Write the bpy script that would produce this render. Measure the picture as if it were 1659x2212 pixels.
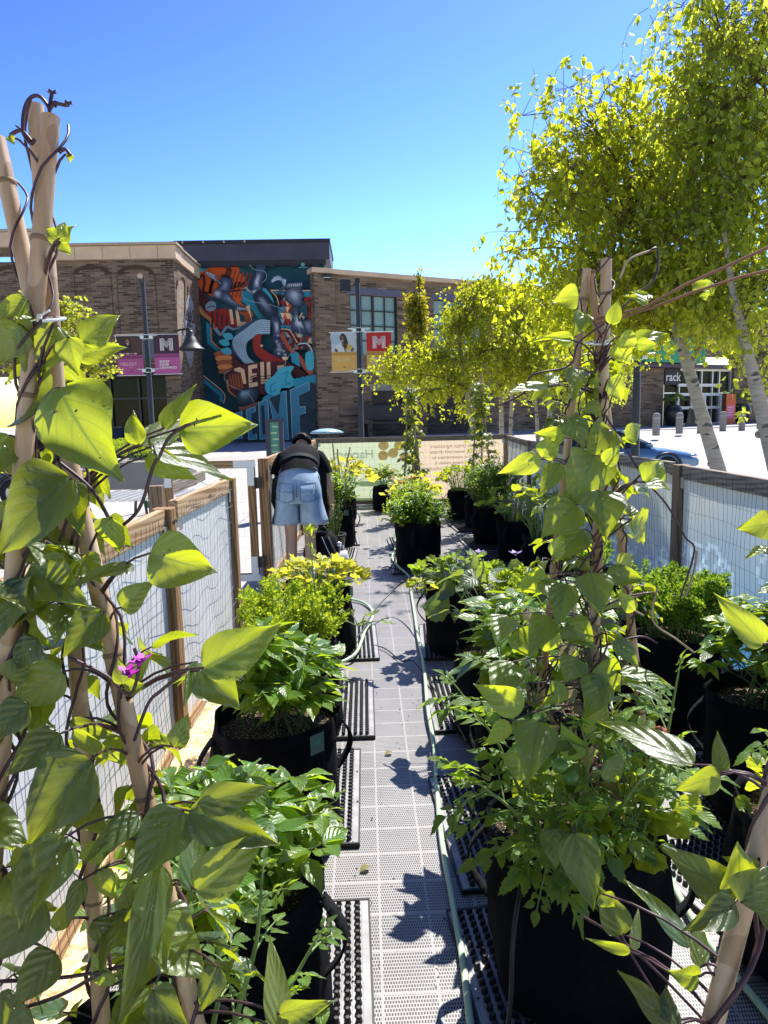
import bpy, bmesh, math, random
import numpy as np
from math import sin, cos, pi, radians, sqrt, atan2
from mathutils import Vector, Matrix

# ------------------------------------------------------------------ scene, camera, sky, sun
for o in list(bpy.data.objects):
    bpy.data.objects.remove(o)
S = bpy.context.scene
COL = S.collection
HC = 1.53                                  # eye height above the deck
F_PX, W_PX, H_PX = 1493.0, 1659.0, 2212.0   # focal length in picture units
YAW, PITCH, ROLL = radians(1.481), radians(-7.665), radians(-1.3)

def V3(*a): return np.array(a, float)
_f = V3(sin(YAW)*cos(PITCH), cos(YAW)*cos(PITCH), sin(PITCH))
_r = V3(cos(YAW), -sin(YAW), 0)
_u = np.cross(_r, _f)
CR, CU = _r*cos(ROLL)+_u*sin(ROLL), -_r*sin(ROLL)+_u*cos(ROLL)
CF = _f
EYE = V3(0, 0, HC)

cam_d = bpy.data.cameras.new('camera')
cam = bpy.data.objects.new('camera', cam_d)
COL.objects.link(cam)
cam_d.sensor_fit = 'HORIZONTAL'
cam_d.sensor_width = 36.0
cam_d.lens = 36.0*F_PX/W_PX
cam_d.clip_start = 0.05
cam_d.clip_end = 2000
M = Matrix(((CR[0], CU[0], -CF[0], 0), (CR[1], CU[1], -CF[1], 0), (CR[2], CU[2], -CF[2], HC), (0, 0, 0, 1)))
cam.matrix_world = M
S.camera = cam

SUN_AZ, SUN_EL = radians(30), radians(56)   # azimuth from +Y towards +X
wd = bpy.data.worlds.new('World')
S.world = wd
wd.use_nodes = True
wn = wd.node_tree
wn.nodes.clear()
sky = wn.nodes.new('ShaderNodeTexSky')
sky.sky_type = 'NISHITA'
sky.sun_disc = False
sky.sun_elevation = SUN_EL
sky.sun_rotation = SUN_AZ
sky.air_density = 1.3
sky.dust_density = 0.3
sky.ozone_density = 2.3
hs = wn.nodes.new('ShaderNodeHueSaturation')
hs.inputs['Hue'].default_value = 0.507
hs.inputs['Saturation'].default_value = 0.98
hs.inputs['Value'].default_value = 0.040
bg = wn.nodes.new('ShaderNodeBackground')
bg.inputs['Strength'].default_value = 0.15
wo = wn.nodes.new('ShaderNodeOutputWorld')
gmn = wn.nodes.new('ShaderNodeGamma')            # deeper zenith, paler horizon
gmn.inputs['Gamma'].default_value = 2.4
wn.links.new(sky.outputs[0], gmn.inputs['Color'])
wn.links.new(gmn.outputs[0], hs.inputs['Color'])
wn.links.new(hs.outputs[0], bg.inputs['Color'])
wn.links.new(bg.outputs[0], wo.inputs['Surface'])

sun_d = bpy.data.lights.new('sun', 'SUN')
sun_d.energy = 3.2
sun_d.angle = radians(0.5)
sun_d.color = (1.0, 0.955, 0.88)
sun = bpy.data.objects.new('sun', sun_d)
COL.objects.link(sun)
SUNV = V3(sin(SUN_AZ)*cos(SUN_EL), cos(SUN_AZ)*cos(SUN_EL), sin(SUN_EL))
sun.rotation_euler = Vector(SUNV).to_track_quat('Z', 'Y').to_euler()
sun.location = (6, 10, 20)

S.view_settings.view_transform = 'Standard'
S.view_settings.look = 'None'
S.view_settings.exposure = 1.6
S.view_settings.gamma = 1.0

# ------------------------------------------------------------------ picture point -> world point
def ray(px, py):
    return CF + CR*((px-W_PX/2)/F_PX) - CU*((py-H_PX/2)/F_PX)
def onY(px, py, y):
    d = ray(px, py); return EYE + d*(y/d[1])
def onZ(px, py, z=0.0):
    d = ray(px, py); return EYE + d*((z-HC)/d[2])
def onPlane(px, py, p0, n):
    d = ray(px, py); return EYE + d*(np.dot(np.asarray(p0)-EYE, n)/np.dot(d, n))
def atD(px, py, dep):                       # dep = distance along the view axis
    return EYE + ray(px, py)*dep

# ------------------------------------------------------------------ mesh helpers
def nrm(v):
    v = np.asarray(v, float); l = np.linalg.norm(v)
    return v/l if l > 1e-9 else V3(0, 0, 1)

class MB:
    """collects simple solids and links them as one mesh object"""
    def __init__(self):
        self.v = []; self.f = []; self.m = []; self.c = []; self.s = []
        self.mi = 0; self.col = (1, 1, 1); self.smooth = False
    def add(self, vs, fs, smooth=None):
        b = len(self.v)
        self.v.extend([tuple(map(float, p)) for p in vs])
        for f in fs:
            self.f.append(tuple(b+i for i in f)); self.m.append(self.mi); self.c.append(self.col)
            self.s.append(self.smooth if smooth is None else smooth)
    def box(self, c, s, rz=0.0):
        hx, hy, hz = s[0]/2, s[1]/2, s[2]/2
        ca, sa = cos(rz), sin(rz); vs = []
        for z in (-hz, hz):
            for x, y in ((-hx, -hy), (hx, -hy), (hx, hy), (-hx, hy)):
                vs.append((c[0]+x*ca-y*sa, c[1]+x*sa+y*ca, c[2]+z))
        self.add(vs, [(3, 2, 1, 0), (4, 5, 6, 7), (0, 1, 5, 4), (1, 2, 6, 5), (2, 3, 7, 6), (3, 0, 4, 7)], False)
    def bar(self, p, q, w, h, up=(0, 0, 1)):
        p, q = V3(*p), V3(*q); d = nrm(q-p); sd = np.cross(d, up)
        if np.linalg.norm(sd) < 1e-6: sd = V3(1, 0, 0)
        sd = nrm(sd); u = np.cross(sd, d); vs = []
        for e in (p, q):
            for a, b in ((-1, -1), (1, -1), (1, 1), (-1, 1)):
                vs.append(e+sd*a*w/2+u*b*h/2)
        self.add(vs, [(0, 1, 2, 3), (7, 6, 5, 4), (0, 4, 5, 1), (1, 5, 6, 2), (2, 6, 7, 3), (3, 7, 4, 0)], False)
    def tube(self, pts, r, n=8, cap=True, smooth=True, flat=1.0):
        pts = [V3(*p) for p in pts]; k = len(pts)
        rs = [r]*k if not hasattr(r, '__len__') else r
        tg = [nrm(pts[min(i+1, k-1)]-pts[max(i-1, 0)]) for i in range(k)]
        a = V3(0, 0, 1) if abs(tg[0][2]) < .9 else V3(1, 0, 0)
        x = nrm(np.cross(tg[0], a)); vs = []
        for i in range(k):
            x = nrm(x-tg[i]*np.dot(x, tg[i])); y = np.cross(tg[i], x)
            for j in range(n):
                t = 2*pi*j/n
                vs.append(pts[i]+x*(rs[i]*cos(t))+y*(rs[i]*flat*sin(t)))
        fs = [(i*n+j, i*n+(j+1) % n, (i+1)*n+(j+1) % n, (i+1)*n+j) for i in range(k-1) for j in range(n)]
        self.add(vs, fs, smooth)
        if cap:
            b = len(vs)
            self.add(vs[:n], [tuple(range(n-1, -1, -1))], False)
            self.add(vs[-n:], [tuple(range(n))], False)
    def lathe(self, prof, n=24, c=(0, 0, 0), smooth=True, wob=None):
        vs = []
        for i, (r, z) in enumerate(prof):
            for j in range(n):
                t = 2*pi*j/n; w = wob(i, t) if wob else (0, 0)
                vs.append((c[0]+(r+w[0])*cos(t), c[1]+(r+w[0])*sin(t), c[2]+z+w[1]))
        k = len(prof)
        fs = [(i*n+j, i*n+(j+1) % n, (i+1)*n+(j+1) % n, (i+1)*n+j) for i in range(k-1) for j in range(n)]
        self.add(vs, fs, smooth)
    def ell(self, c, r, nu=12, nv=8, smooth=True):
        vs = [(c[0], c[1], c[2]-r[2])]
        for i in range(1, nv):
            p = -pi/2+pi*i/nv
            for j in range(nu):
                t = 2*pi*j/nu
                vs.append((c[0]+r[0]*cos(p)*cos(t), c[1]+r[1]*cos(p)*sin(t), c[2]+r[2]*sin(p)))
        vs.append((c[0], c[1], c[2]+r[2])); e = len(vs)-1
        fs = [(0, 1+(j+1) % nu, 1+j) for j in range(nu)]
        for i in range(nv-2):
            a, b = 1+i*nu, 1+(i+1)*nu
            fs += [(a+j, a+(j+1) % nu, b+(j+1) % nu, b+j) for j in range(nu)]
        a = 1+(nv-2)*nu
        fs += [(a+j, a+(j+1) % nu, e) for j in range(nu)]
        self.add(vs, fs, smooth)
    def grid(self, fn, nu, nv, smooth=True):
        vs = [fn(i/nu, j/nv) for j in range(nv+1) for i in range(nu+1)]
        fs = [(j*(nu+1)+i, j*(nu+1)+i+1, (j+1)*(nu+1)+i+1, (j+1)*(nu+1)+i) for j in range(nv) for i in range(nu)]
        self.add(vs, fs, smooth)
    def plate(self, poly, d):
        """flat polygon (3-D points) given thickness along vector d"""
        n = len(poly); d = V3(*d); a = [V3(*p) for p in poly]; b = [p+d for p in a]
        self.add(a+b, [tuple(range(n-1, -1, -1)), tuple(range(n, 2*n))]+[(i, (i+1) % n, n+(i+1) % n, n+i) for i in range(n)], False)
    def build(self, name, mats, parent=None, bevel=0, loc=None):
        me = bpy.data.meshes.new(name)
        me.from_pydata(self.v, [], self.f)
        if not isinstance(mats, (list, tuple)): mats = [mats]
        for m in mats: me.materials.append(m)
        nf = len(self.f)
        me.polygons.foreach_set('material_index', np.array(self.m, np.int32))
        me.polygons.foreach_set('use_smooth', np.array(self.s, bool))
        # box-projected uv in metres
        nl = len(me.loops); vi = np.empty(nl, np.int32); me.loops.foreach_get('vertex_index', vi)
        co = np.array(self.v, float)
        tot = np.empty(nf, np.int32); me.polygons.foreach_get('loop_total', tot)
        nn = np.empty(nf*3); me.polygons.foreach_get('normal', nn); nn = nn.reshape(-1, 3)
        ln = np.repeat(nn, tot, axis=0); p = co[vi]
        t = np.stack([-ln[:, 1], ln[:, 0], np.zeros(nl)], 1)
        l = np.linalg.norm(t, axis=1); l[l == 0] = 1; t /= l[:, None]
        side = np.abs(ln[:, 2]) < .7
        uv = np.where(side[:, None], np.stack([(p*t).sum(1), p[:, 2]], 1), p[:, :2])
        ul = me.uv_layers.new(name='UVMap'); ul.data.foreach_set('uv', uv.astype(np.float32).ravel())
        if any(c != (1, 1, 1) for c in self.c):
            ca = me.color_attributes.new('Col', 'FLOAT_COLOR', 'CORNER')
            cc = np.ones((nl, 4), np.float32); cc[:, :3] = np.repeat(np.array(self.c, float), tot, axis=0)
            ca.data.foreach_set('color', cc.ravel())
        me.update()
        o = bpy.data.objects.new(name, me); COL.objects.link(o)
        if parent is not None: o.parent = parent
        if loc is not None: o.location = loc
        if bevel:
            b = o.modifiers.new('bevel', 'BEVEL'); b.width = bevel; b.segments = 2; b.limit_method = 'ANGLE'
        return o

def tag(o, label=None, cat=None, group=None, kind=None):
    if label: o['label'] = label
    if cat: o['category'] = cat
    if group: o['group'] = group
    if kind: o['kind'] = kind
    return o
def thing(name, label, cat, loc=(0, 0, 0), rz=0.0, group=None):
    o = bpy.data.objects.new(name, None); COL.objects.link(o)
    o.empty_display_size = .1
    o.location = tuple(map(float, loc)); o.rotation_euler = (0, 0, rz)
    return tag(o, label, cat, group)
def dup(root, loc, rz=0.0, label=None, group=None, scale=None):
    def cp(o, par):
        c = o.copy(); COL.objects.link(c)
        if par is not None: c.parent = par
        for ch in list(o.children): cp(ch, c)
        return c
    r = cp(root, None)
    r.location = tuple(map(float, loc)); r.rotation_euler = (0, 0, rz)
    if scale: r.scale = scale
    if label: r['label'] = label
    if group: r['group'] = group
    return r

FONT = bpy.data.fonts.load('<builtin>') if False else None
def text_verts(body, size, align='LEFT', bold=0.0, spacing=1.0, shear=0.0):
    """letters as flat faces (x right, y up), returned as verts, faces"""
    cu = bpy.data.curves.new('t', 'FONT'); cu.body = body; cu.size = size; cu.align_x = align
    cu.offset = bold; cu.space_character = spacing; cu.shear = shear; cu.resolution_u = 3
    o = bpy.data.objects.new('t', cu); COL.objects.link(o)
    dg = bpy.context.evaluated_depsgraph_get()
    me = bpy.data.meshes.new_from_object(o.evaluated_get(dg))
    vs = [tuple(v.co) for v in me.vertices]; fs = [tuple(p.vertices) for p in me.polygons]
    bpy.data.objects.remove(o); bpy.data.curves.remove(cu); bpy.data.meshes.remove(me)
    return vs, fs
def put_text(mb, body, size, org, ex, ey, mirror=False, **k):
    vs, fs = text_verts(body, size, **k)
    sx = -1 if mirror else 1
    org, ex, ey = V3(*org), V3(*ex), V3(*ey)
    if mirror: fs = [tuple(reversed(f)) for f in fs]
    mb.add([org+ex*(sx*x)+ey*y for x, y, z in vs], fs, False)
# ------------------------------------------------------------------ procedural materials
class NT:
    def __init__(self, name):
        self.m = bpy.data.materials.new(name); self.m.use_nodes = True
        self.t = self.m.node_tree; self.t.nodes.clear()
        self.out = self.n('ShaderNodeOutputMaterial')
    def n(self, typ, **kw):
        x = self.t.nodes.new(typ)
        for k, v in kw.items(): setattr(x, k, v)
        return x
    def l(self, a, b): self.t.links.new(a, b)
    def val(self, sock, v):
        if hasattr(v, 'links'): self.l(v, sock)
        else: sock.default_value = v
    def math(self, op, a, b=0.0, c=None):
        x = self.n('ShaderNodeMath', operation=op)
        self.val(x.inputs[0], a); self.val(x.inputs[1], b)
        if c is not None: self.val(x.inputs[2], c)
        return x.outputs[0]
    def mix(self, f, a, b, blend='MIX'):
        x = self.n('ShaderNodeMix', data_type='RGBA', blend_type=blend)
        self.val(x.inputs[0], f); 
        self.val(x.inputs[6], (*a, 1) if isinstance(a, tuple) and len(a) == 3 else a)
        self.val(x.inputs[7], (*b, 1) if isinstance(b, tuple) and len(b) == 3 else b)
        return x.outputs[2]
    def ramp(self, f, stops):
        x = self.n('ShaderNodeValToRGB'); e = x.color_ramp.elements
        while len(e) < len(stops): e.new(.5)
        for i, (p, c) in enumerate(stops):
            e[i].position = p; e[i].color = (*c, 1) if len(c) == 3 else c
        self.l(f, x.inputs[0]); return x.outputs[0]
    def coord(self, kind='Object', scale=(1, 1, 1), rot=(0, 0, 0)):
        tc = self.n('ShaderNodeTexCoord'); mp = self.n('ShaderNodeMapping')
        mp.inputs['Scale'].default_value = scale; mp.inputs['Rotation'].default_value = rot
        self.l(tc.outputs[kind], mp.inputs[0]); return mp.outputs[0]
    def noise(self, vec, scale, detail=3, rough=.55):
        x = self.n('ShaderNodeTexNoise'); x.inputs['Scale'].default_value = scale
        x.inputs['Detail'].default_value = detail; x.inputs['Roughness'].default_value = rough
        if vec is not None: self.l(vec, x.inputs['Vector'])
        return x.outputs['Fac']
    def bump(self, h, strength=.3, dist=.01):
        x = self.n('ShaderNodeBump'); x.inputs['Strength'].default_value = strength
        x.inputs['Distance'].default_value = dist; self.l(h, x.inputs['Height']); return x.outputs[0]
    def pbr(self, col, rough=.6, spec=.5, metal=0.0, normal=None, **kw):
        p = self.n('ShaderNodeBsdfPrincipled')
        self.val(p.inputs['Base Color'], (*col, 1) if isinstance(col, tuple) and len(col) == 3 else col)
        self.val(p.inputs['Roughness'], rough); self.val(p.inputs['Metallic'], metal)
        self.val(p.inputs['Specular IOR Level'], spec)
        if normal is not None: self.l(normal, p.inputs['Normal'])
        for k, v in kw.items(): self.val(p.inputs[k], v)
        return p.outputs[0]
    def done(self, sh):
        self.l(sh, self.out.inputs['Surface']); return self.m

def plain(name, col, rough=.6, spec=.4, metal=0.0, var=.15, scale=12.0, bump=0.0):
    t = NT(name); v = t.coord('Object'); n = t.noise(v, scale, 4)
    c0 = tuple(max(0, x*(1-var)) for x in col); c1 = tuple(min(1, x*(1+var)) for x in col)
    c = t.ramp(n, [(.3, c0), (.7, c1)])
    nb = t.bump(t.noise(v, scale*6, 3), bump, .004) if bump else None
    return t.done(t.pbr(c, rough, spec, metal, nb))
def painted(name, rough=.6, spec=.3, var=.12, scale=3.0):
    """paint whose colour is stored on the faces"""
    t = NT(name); a = t.n('ShaderNodeVertexColor', layer_name='Col')
    n = t.noise(t.coord('Object'), scale, 5)
    c = t.mix(1.0, a.outputs[0], t.ramp(n, [(.3, (1-var,)*3), (.7, (1,)*3)]), 'MULTIPLY')
    return t.done(t.pbr(c, rough, spec))
def wood(name, axis, a, b, dark, rough=.7, knots=True):
    t = NT(name); sc = {'x': (1.1, 22, 22), 'y': (22, 1.1, 22), 'z': (22, 22, 1.1)}[axis]
    v = t.coord('Object', sc); n = t.noise(v, 1.0, 6, .65)
    w = t.noise(t.coord('Object', tuple(s*.22 for s in sc)), 2.2, 2)
    g = t.n('ShaderNodeTexWave', wave_type='BANDS', bands_direction='DIAGONAL')
    g.inputs['Scale'].default_value = .9; g.inputs['Distortion'].default_value = 6.0; g.inputs['Detail'].default_value = 2
    t.l(v, g.inputs['Vector'])
    f = t.math('ADD', t.math('MULTIPLY', n, .65), t.math('MULTIPLY', g.outputs['Fac'], .35))
    c = t.ramp(f, [(.25, dark), (.45, a), (.75, b)])
    c = t.mix(t.math('MULTIPLY', w, .45), c, dark)
    if knots:
        k = t.n('ShaderNodeTexVoronoi'); k.inputs['Scale'].default_value = 1.0
        ks = {'x': (2.2, 9, 9), 'y': (9, 2.2, 9), 'z': (9, 9, 2.2)}[axis]
        t.l(t.coord('Object', ks), k.inputs['Vector'])
        kk = t.math('LESS_THAN', k.outputs['Distance'], .13)
        c = t.mix(t.math('MULTIPLY', kk, .75), c, tuple(x*.35 for x in dark))
    return t.done(t.pbr(c, rough, .25, 0, t.bump(f, .35, .004)))
def brick(name, cols, mortar, bw, bh, mw=.012, bump=.5, off=.5):
    t = NT(name); uv = t.coord('UV')
    b = t.n('ShaderNodeTexBrick'); b.offset = off
    b.inputs['Scale'].default_value = 1.0; b.inputs['Mortar Size'].default_value = mw
    b.inputs['Brick Width'].default_value = bw; b.inputs['Row Height'].default_value = bh
    b.inputs['Mortar Smooth'].default_value = .2; b.inputs['Bias'].default_value = 0
    b.inputs['Color1'].default_value = (0, 0, 0, 1); b.inputs['Color2'].default_value = (1, 1, 1, 1)
    b.inputs['Mortar'].default_value = (.5, .5, .5, 1)
    t.l(uv, b.inputs['Vector'])
    st = [(i/(len(cols)-1), c) for i, c in enumerate(cols)]
    bc = t.ramp(b.outputs['Color'], st)
    n = t.noise(uv, 9, 4); bc = t.mix(t.math('MULTIPLY', n, .5), bc, tuple(x*.55 for x in cols[0]))
    big = t.noise(uv, .35, 3); 
    c = t.mix(b.outputs['Fac'], bc, mortar)
    c = t.mix(1.0, c, t.ramp(big, [(.3, (.8, .8, .8)), (.7, (1.1, 1.08, 1.05))]), 'MULTIPLY')
    h = t.math('SUBTRACT', 1.0, b.outputs['Fac'])
    return t.done(t.pbr(c, .85, .2, 0, t.bump(h, bump, .01)))
def leaf(name, base, trans, rough=.38, spec=.55, vein=(.0, 6.0), tr=.5, bumpy=.35, yellow=(.42, .42, .05)):
    """leaf blade: reflects, lets light through, veins from its own uv; tint r = value, g = yellowing"""
    t = NT(name)
    a = t.n('ShaderNodeVertexColor', layer_name='tint'); sp = t.n('ShaderNodeSeparateColor'); t.l(a.outputs[0], sp.inputs[0])
    tc = t.n('ShaderNodeTexCoord'); sx = t.n('ShaderNodeSeparateXYZ'); t.l(tc.outputs['UV'], sx.inputs[0])
    u = t.math('ABSOLUTE', t.math('SUBTRACT', sx.outputs[0], .5)); vv = sx.outputs[1]
    lat = t.math('FRACT', t.math('SUBTRACT', t.math('MULTIPLY', vv, vein[1]), t.math('MULTIPLY', u, 4.2)))
    lat = t.math('ABSOLUTE', t.math('SUBTRACT', lat, .5))
    latl = t.math('SUBTRACT', 1.0, t.math('MINIMUM', 1.0, t.math('MULTIPLY', lat, 11.0)))
    mid = t.math('LESS_THAN', u, .022)
    vn = t.math('MAXIMUM', t.math('MULTIPLY', latl, .6), mid)
    nz = t.noise(t.coord('Object'), 38, 3); vo = t.n('ShaderNodeTexVoronoi', feature='DISTANCE_TO_EDGE'); vo.inputs['Scale'].default_value = 170; t.l(t.coord('Object'), vo.inputs['Vector']); cell = t.math('MINIMUM', t.math('MULTIPLY', vo.outputs['Distance'], 5.0), 1.0)
    bc = t.mix(t.math('MULTIPLY', nz, .5), base, tuple(x*.55 for x in base))
    sk = t.math('MULTIPLY', t.math('GREATER_THAN', t.noise(t.coord('Object'), 95, 2), .70), .55)
    bc = t.mix(sk, bc, (.42, .42, .26))
    br = t.math('MULTIPLY', t.math('GREATER_THAN', t.noise(t.coord('Object'), 21, 4), .69), .7); bc = t.mix(br, bc, (.20, .13, .05))
    bc = t.mix(sp.outputs[1], bc, yellow)
    bc = t.mix(t.math('MULTIPLY', vn, .38), bc, (.20, .28, .10))
    bc = t.mix(1.0, bc, sp.outputs[0], 'MULTIPLY') if False else bc
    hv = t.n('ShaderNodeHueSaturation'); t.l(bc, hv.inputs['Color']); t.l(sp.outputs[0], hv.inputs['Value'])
    tcn = t.mix(t.math('MULTIPLY', vn, .85), trans, (trans[0]*.42, trans[1]*.52, trans[2]))
    tcn = t.mix(sp.outputs[1], tcn, (.75, .62, .06))
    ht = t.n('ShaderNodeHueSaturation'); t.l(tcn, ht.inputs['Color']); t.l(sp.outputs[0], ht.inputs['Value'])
    nb = t.bump(t.math('ADD', t.math('ADD', t.math('MULTIPLY', lat, 1.0), t.math('MULTIPLY', nz, .5)), t.math('MULTIPLY', cell, .05)), bumpy, .006)
    p = t.pbr(hv.outputs[0], rough, spec, 0, nb, **{'Coat Weight': .25 if spec > .6 else 0.0, 'Coat Roughness': .30})
    tl = t.n('ShaderNodeBsdfTranslucent'); t.l(ht.outputs[0], tl.inputs['Color'])
    mx = t.n('ShaderNodeMixShader'); mx.inputs[0].default_value = tr
    t.l(p, mx.inputs[1]); t.l(tl.outputs[0], mx.inputs[2])
    return t.done(mx.outputs[0])
def sheet(name, col, trans, tr=.5, rough=.5):
    t = NT(name); n = t.noise(t.coord('Object'), 2.5, 3)
    c = t.ramp(n, [(.3, tuple(x*.9 for x in col)), (.7, col)])
    p = t.pbr(c, rough, .3); tl = t.n('ShaderNodeBsdfTranslucent'); tl.inputs[0].default_value = (*trans, 1)
    mx = t.n('ShaderNodeMixShader'); mx.inputs[0].default_value = tr
    t.l(p, mx.inputs[1]); t.l(tl.outputs[0], mx.inputs[2]); return t.done(mx.outputs[0])
def sheet_col(name, tr=.5):
    t = NT(name); a = t.n('ShaderNodeVertexColor', layer_name='Col')
    p = t.pbr(a.outputs[0], .5, .3); tl = t.n('ShaderNodeBsdfTranslucent'); t.l(a.outputs[0], tl.inputs[0])
    mx = t.n('ShaderNodeMixShader'); mx.inputs[0].default_value = tr
    t.l(p, mx.inputs[1]); t.l(tl.outputs[0], mx.inputs[2]); return t.done(mx.outputs[0])

MT = {}
def deck_mat():
    """pale interlocking strips, 152 mm, drilled with rows of slots"""
    t = NT('perforated_tile'); tc = t.n('ShaderNodeTexCoord'); s = t.n('ShaderNodeSeparateXYZ'); t.l(tc.outputs['Object'], s.inputs[0])
    x, y = s.outputs[0], s.outputs[1]
    def band(v, per, off=0.0):
        return t.math('ABSOLUTE', t.math('SUBTRACT', t.math('FRACT', t.math('DIVIDE', t.math('ADD', v, off), per)), .5))
    row = t.math('FLOOR', t.math('DIVIDE', y, .0127)); odd = t.math('MULTIPLY', t.math('MODULO', t.math('ABSOLUTE', row), 2.0), .0038)
    hx = band(t.math('ADD', x, odd), .0076); hy = band(y, .0127)
    hole = t.math('MULTIPLY', t.math('LESS_THAN', hx, .30), t.math('LESS_THAN', hy, .34))
    ex = band(x, .152, -.010); ey = band(y, .152)
    rim = t.math('MAXIMUM', t.math('GREATER_THAN', ex, .478), t.math('GREATER_THAN', ey, .475))
    seam = t.math('MAXIMUM', t.math('GREATER_THAN', ex, .4965), t.math('GREATER_THAN', ey, .4965))
    hole = t.math('MULTIPLY', hole, t.math('SUBTRACT', 1.0, rim))
    n = t.noise(t.coord('Object'), 3.0, 5); n2 = t.noise(t.coord('Object'), 45, 4)
    c = t.ramp(n, [(.3, (.275, .262, .255)), (.7, (.365, .350, .34))])
    c = t.mix(rim, c, (.37, .36, .35))
    c = t.mix(t.math('MULTIPLY', t.math('GREATER_THAN', n2, .64), .45), c, (.22, .18, .14))
    c = t.mix(t.math('MULTIPLY', seam, .75), c, (.10, .10, .10))
    c = t.mix(hole, c, (.025, .027, .03))
    h = t.math('SUBTRACT', 1.0, t.math('MAXIMUM', hole, seam))
    MT['deck'] = t.done(t.pbr(c, .45, .4, 0, t.bump(h, .5, .004)))
deck_mat()
def osb_mat():
    t = NT('strand_board'); v = t.coord('Object', (1, 1, 1))
    vo = t.n('ShaderNodeTexVoronoi'); vo.inputs['Scale'].default_value = 1.0
    t.l(t.coord('Object', (70, 22, 1), (0, 0, .6)), vo.inputs['Vector'])
    v2 = t.n('ShaderNodeTexVoronoi'); v2.inputs['Scale'].default_value = 1.0
    t.l(t.coord('Object', (24, 75, 1), (0, 0, .3)), v2.inputs['Vector'])
    f = t.math('ADD', t.math('MULTIPLY', vo.outputs['Color'], .5), t.math('MULTIPLY', v2.outputs['Color'], .5))
    c = t.ramp(f, [(.2, (.36, .22, .10)), (.5, (.62, .45, .26)), (.8, (.74, .60, .40))])
    MT['osb'] = t.done(t.pbr(c, .7, .3, 0, t.bump(f, .2, .003)))
osb_mat()
def asphalt_mat():
    t = NT('pale_concrete_paving'); v = t.coord('Object'); n = t.noise(v, .25, 5); n2 = t.noise(v, 30, 3)
    c = t.ramp(n, [(.3, (.36, .34, .32)), (.7, (.50, .48, .45))])
    c = t.mix(t.math('MULTIPLY', n2, .3), c, (.25, .24, .23))
    tc = t.n('ShaderNodeTexCoord'); s = t.n('ShaderNodeSeparateXYZ'); t.l(tc.outputs['Object'], s.inputs[0])
    jt = [t.math('LESS_THAN', t.math('FRACT', t.math('DIVIDE', s.outputs[k], 2.4)), .012) for k in (0, 1)]
    c = t.mix(t.math('MULTIPLY', t.math('MAXIMUM', jt[0], jt[1]), .6), c, (.12, .11, .10))
    st = t.noise(v, 1.1, 6, .7); c = t.mix(t.math('MULTIPLY', t.math('GREATER_THAN', st, .60), .28), c, (.20, .18, .165))
    MT['paving'] = t.done(t.pbr(c, .8, .3, 0, t.bump(n2, .2, .01)))
asphalt_mat()
MT['kerb'] = plain('kerb_concrete', (.50, .48, .45), .85, .2, 0, .12, 4, .2)
MT['sidewalk'] = plain('sidewalk_concrete', (.42, .40, .38), .85, .2, 0, .12, 2, .2)
MT['brick_l'] = brick('brown_grey_brick', [(.072, .049, .036), (.160, .108, .077), (.256, .177, .124), (.346, .250, .179)], (.20, .165, .135), .40, .098, .012)
MT['brick_r'] = brick('tan_mixed_brick', [(.068, .047, .037), (.183, .124, .085), (.301, .210, .144), (.218, .151, .101), (.401, .295, .212)], (.24, .20, .16), .62, .105, .011)
MT['slate'] = plain('dark_slate_panel', (.050, .052, .085), .55, .4, 0, .25, .7, .1)
MT['slate_d'] = plain('dark_metal_cap', (.018, .018, .028), .5, .4, 0, .2, 3)
MT['stone'] = plain('buff_stone_coping', (.62, .47, .33), .8, .25, 0, .10, 1.5, .1)
MT['stone_g'] = plain('grey_stone_lintel', (.24, .23, .22), .8, .25, 0, .10, 2.5, .1)
MT['lintel'] = plain('blue_grey_steel_lintel', (.10, .105, .17), .5, .4, 0, .1, 3)
MT['black'] = plain('black_painted_metal', (.012, .013, .015), .42, .5, 0, .2, 20)
MT['dkgrey'] = plain('dark_grey_metal', (.045, .048, .05), .5, .5, 0, .2, 20)
MT['alu'] = plain('brushed_aluminium', (.62, .63, .64), .35, .5, .7, .08, 30)
MT['white_fr'] = plain('white_frame_paint', (.78, .78, .77), .45, .5, 0, .05, 6)
MT['frost'] = plain('frosted_blue_glass', (.22, .33, .33), .22, .6, 0, .12, .6)
MT['shopglass'] = plain('dark_shop_glass', (.010, .013, .015), .10, .10, 0, .5, .7)
MT['paint'] = painted('wall_paint')
MT['print'] = painted('printed_vinyl', .45, .35, .05, 2)
MT['bol'] = plain('pale_concrete_bollard', (.27, .255, .25), .85, .2, 0, .1, 8, .2)
MT['wood_l'] = wood('fresh_brown_post', 'z', (.30, .17, .075), (.45, .29, .15), (.13, .065, .028))
MT['wood_ly'] = wood('fresh_brown_rail', 'y', (.44, .29, .16), (.60, .44, .28), (.24, .13, .065))
MT['wood_lx'] = wood('fresh_brown_crossbar', 'x', (.36, .23, .12), (.52, .37, .22), (.18, .10, .05))
MT['wood_r'] = wood('weathered_post', 'z', (.24, .165, .105), (.34, .25, .17), (.11, .07, .045))
MT['wood_ry'] = wood('weathered_rail', 'y', (.25, .21, .17), (.40, .34, .28), (.12, .095, .075))
MT['wood_rx'] = wood('weathered_crossbar', 'x', (.25, .20, .15), (.38, .31, .24), (.12, .09, .065))
MT['wire'] = plain('dark_green_wire', (.03, .045, .042), .4, .5, .3, .1, 20)
MT['wire_w'] = plain('galvanised_wire', (.50, .51, .52), .4, .5, .6, .1, 20)
MT['sheet_l'] = sheet('white_vinyl_sheet', (.86, .86, .84), (.45, .50, .50), .25)
MT['fabric'] = plain('black_felt_fabric', (.0042, .0048, .0075), .95, .12, 0, .75, 7, .5)
MT['fabric_g'] = plain('faded_black_felt', (.009, .010, .013), .95, .15, 0, .4, 40, .5)
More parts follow.
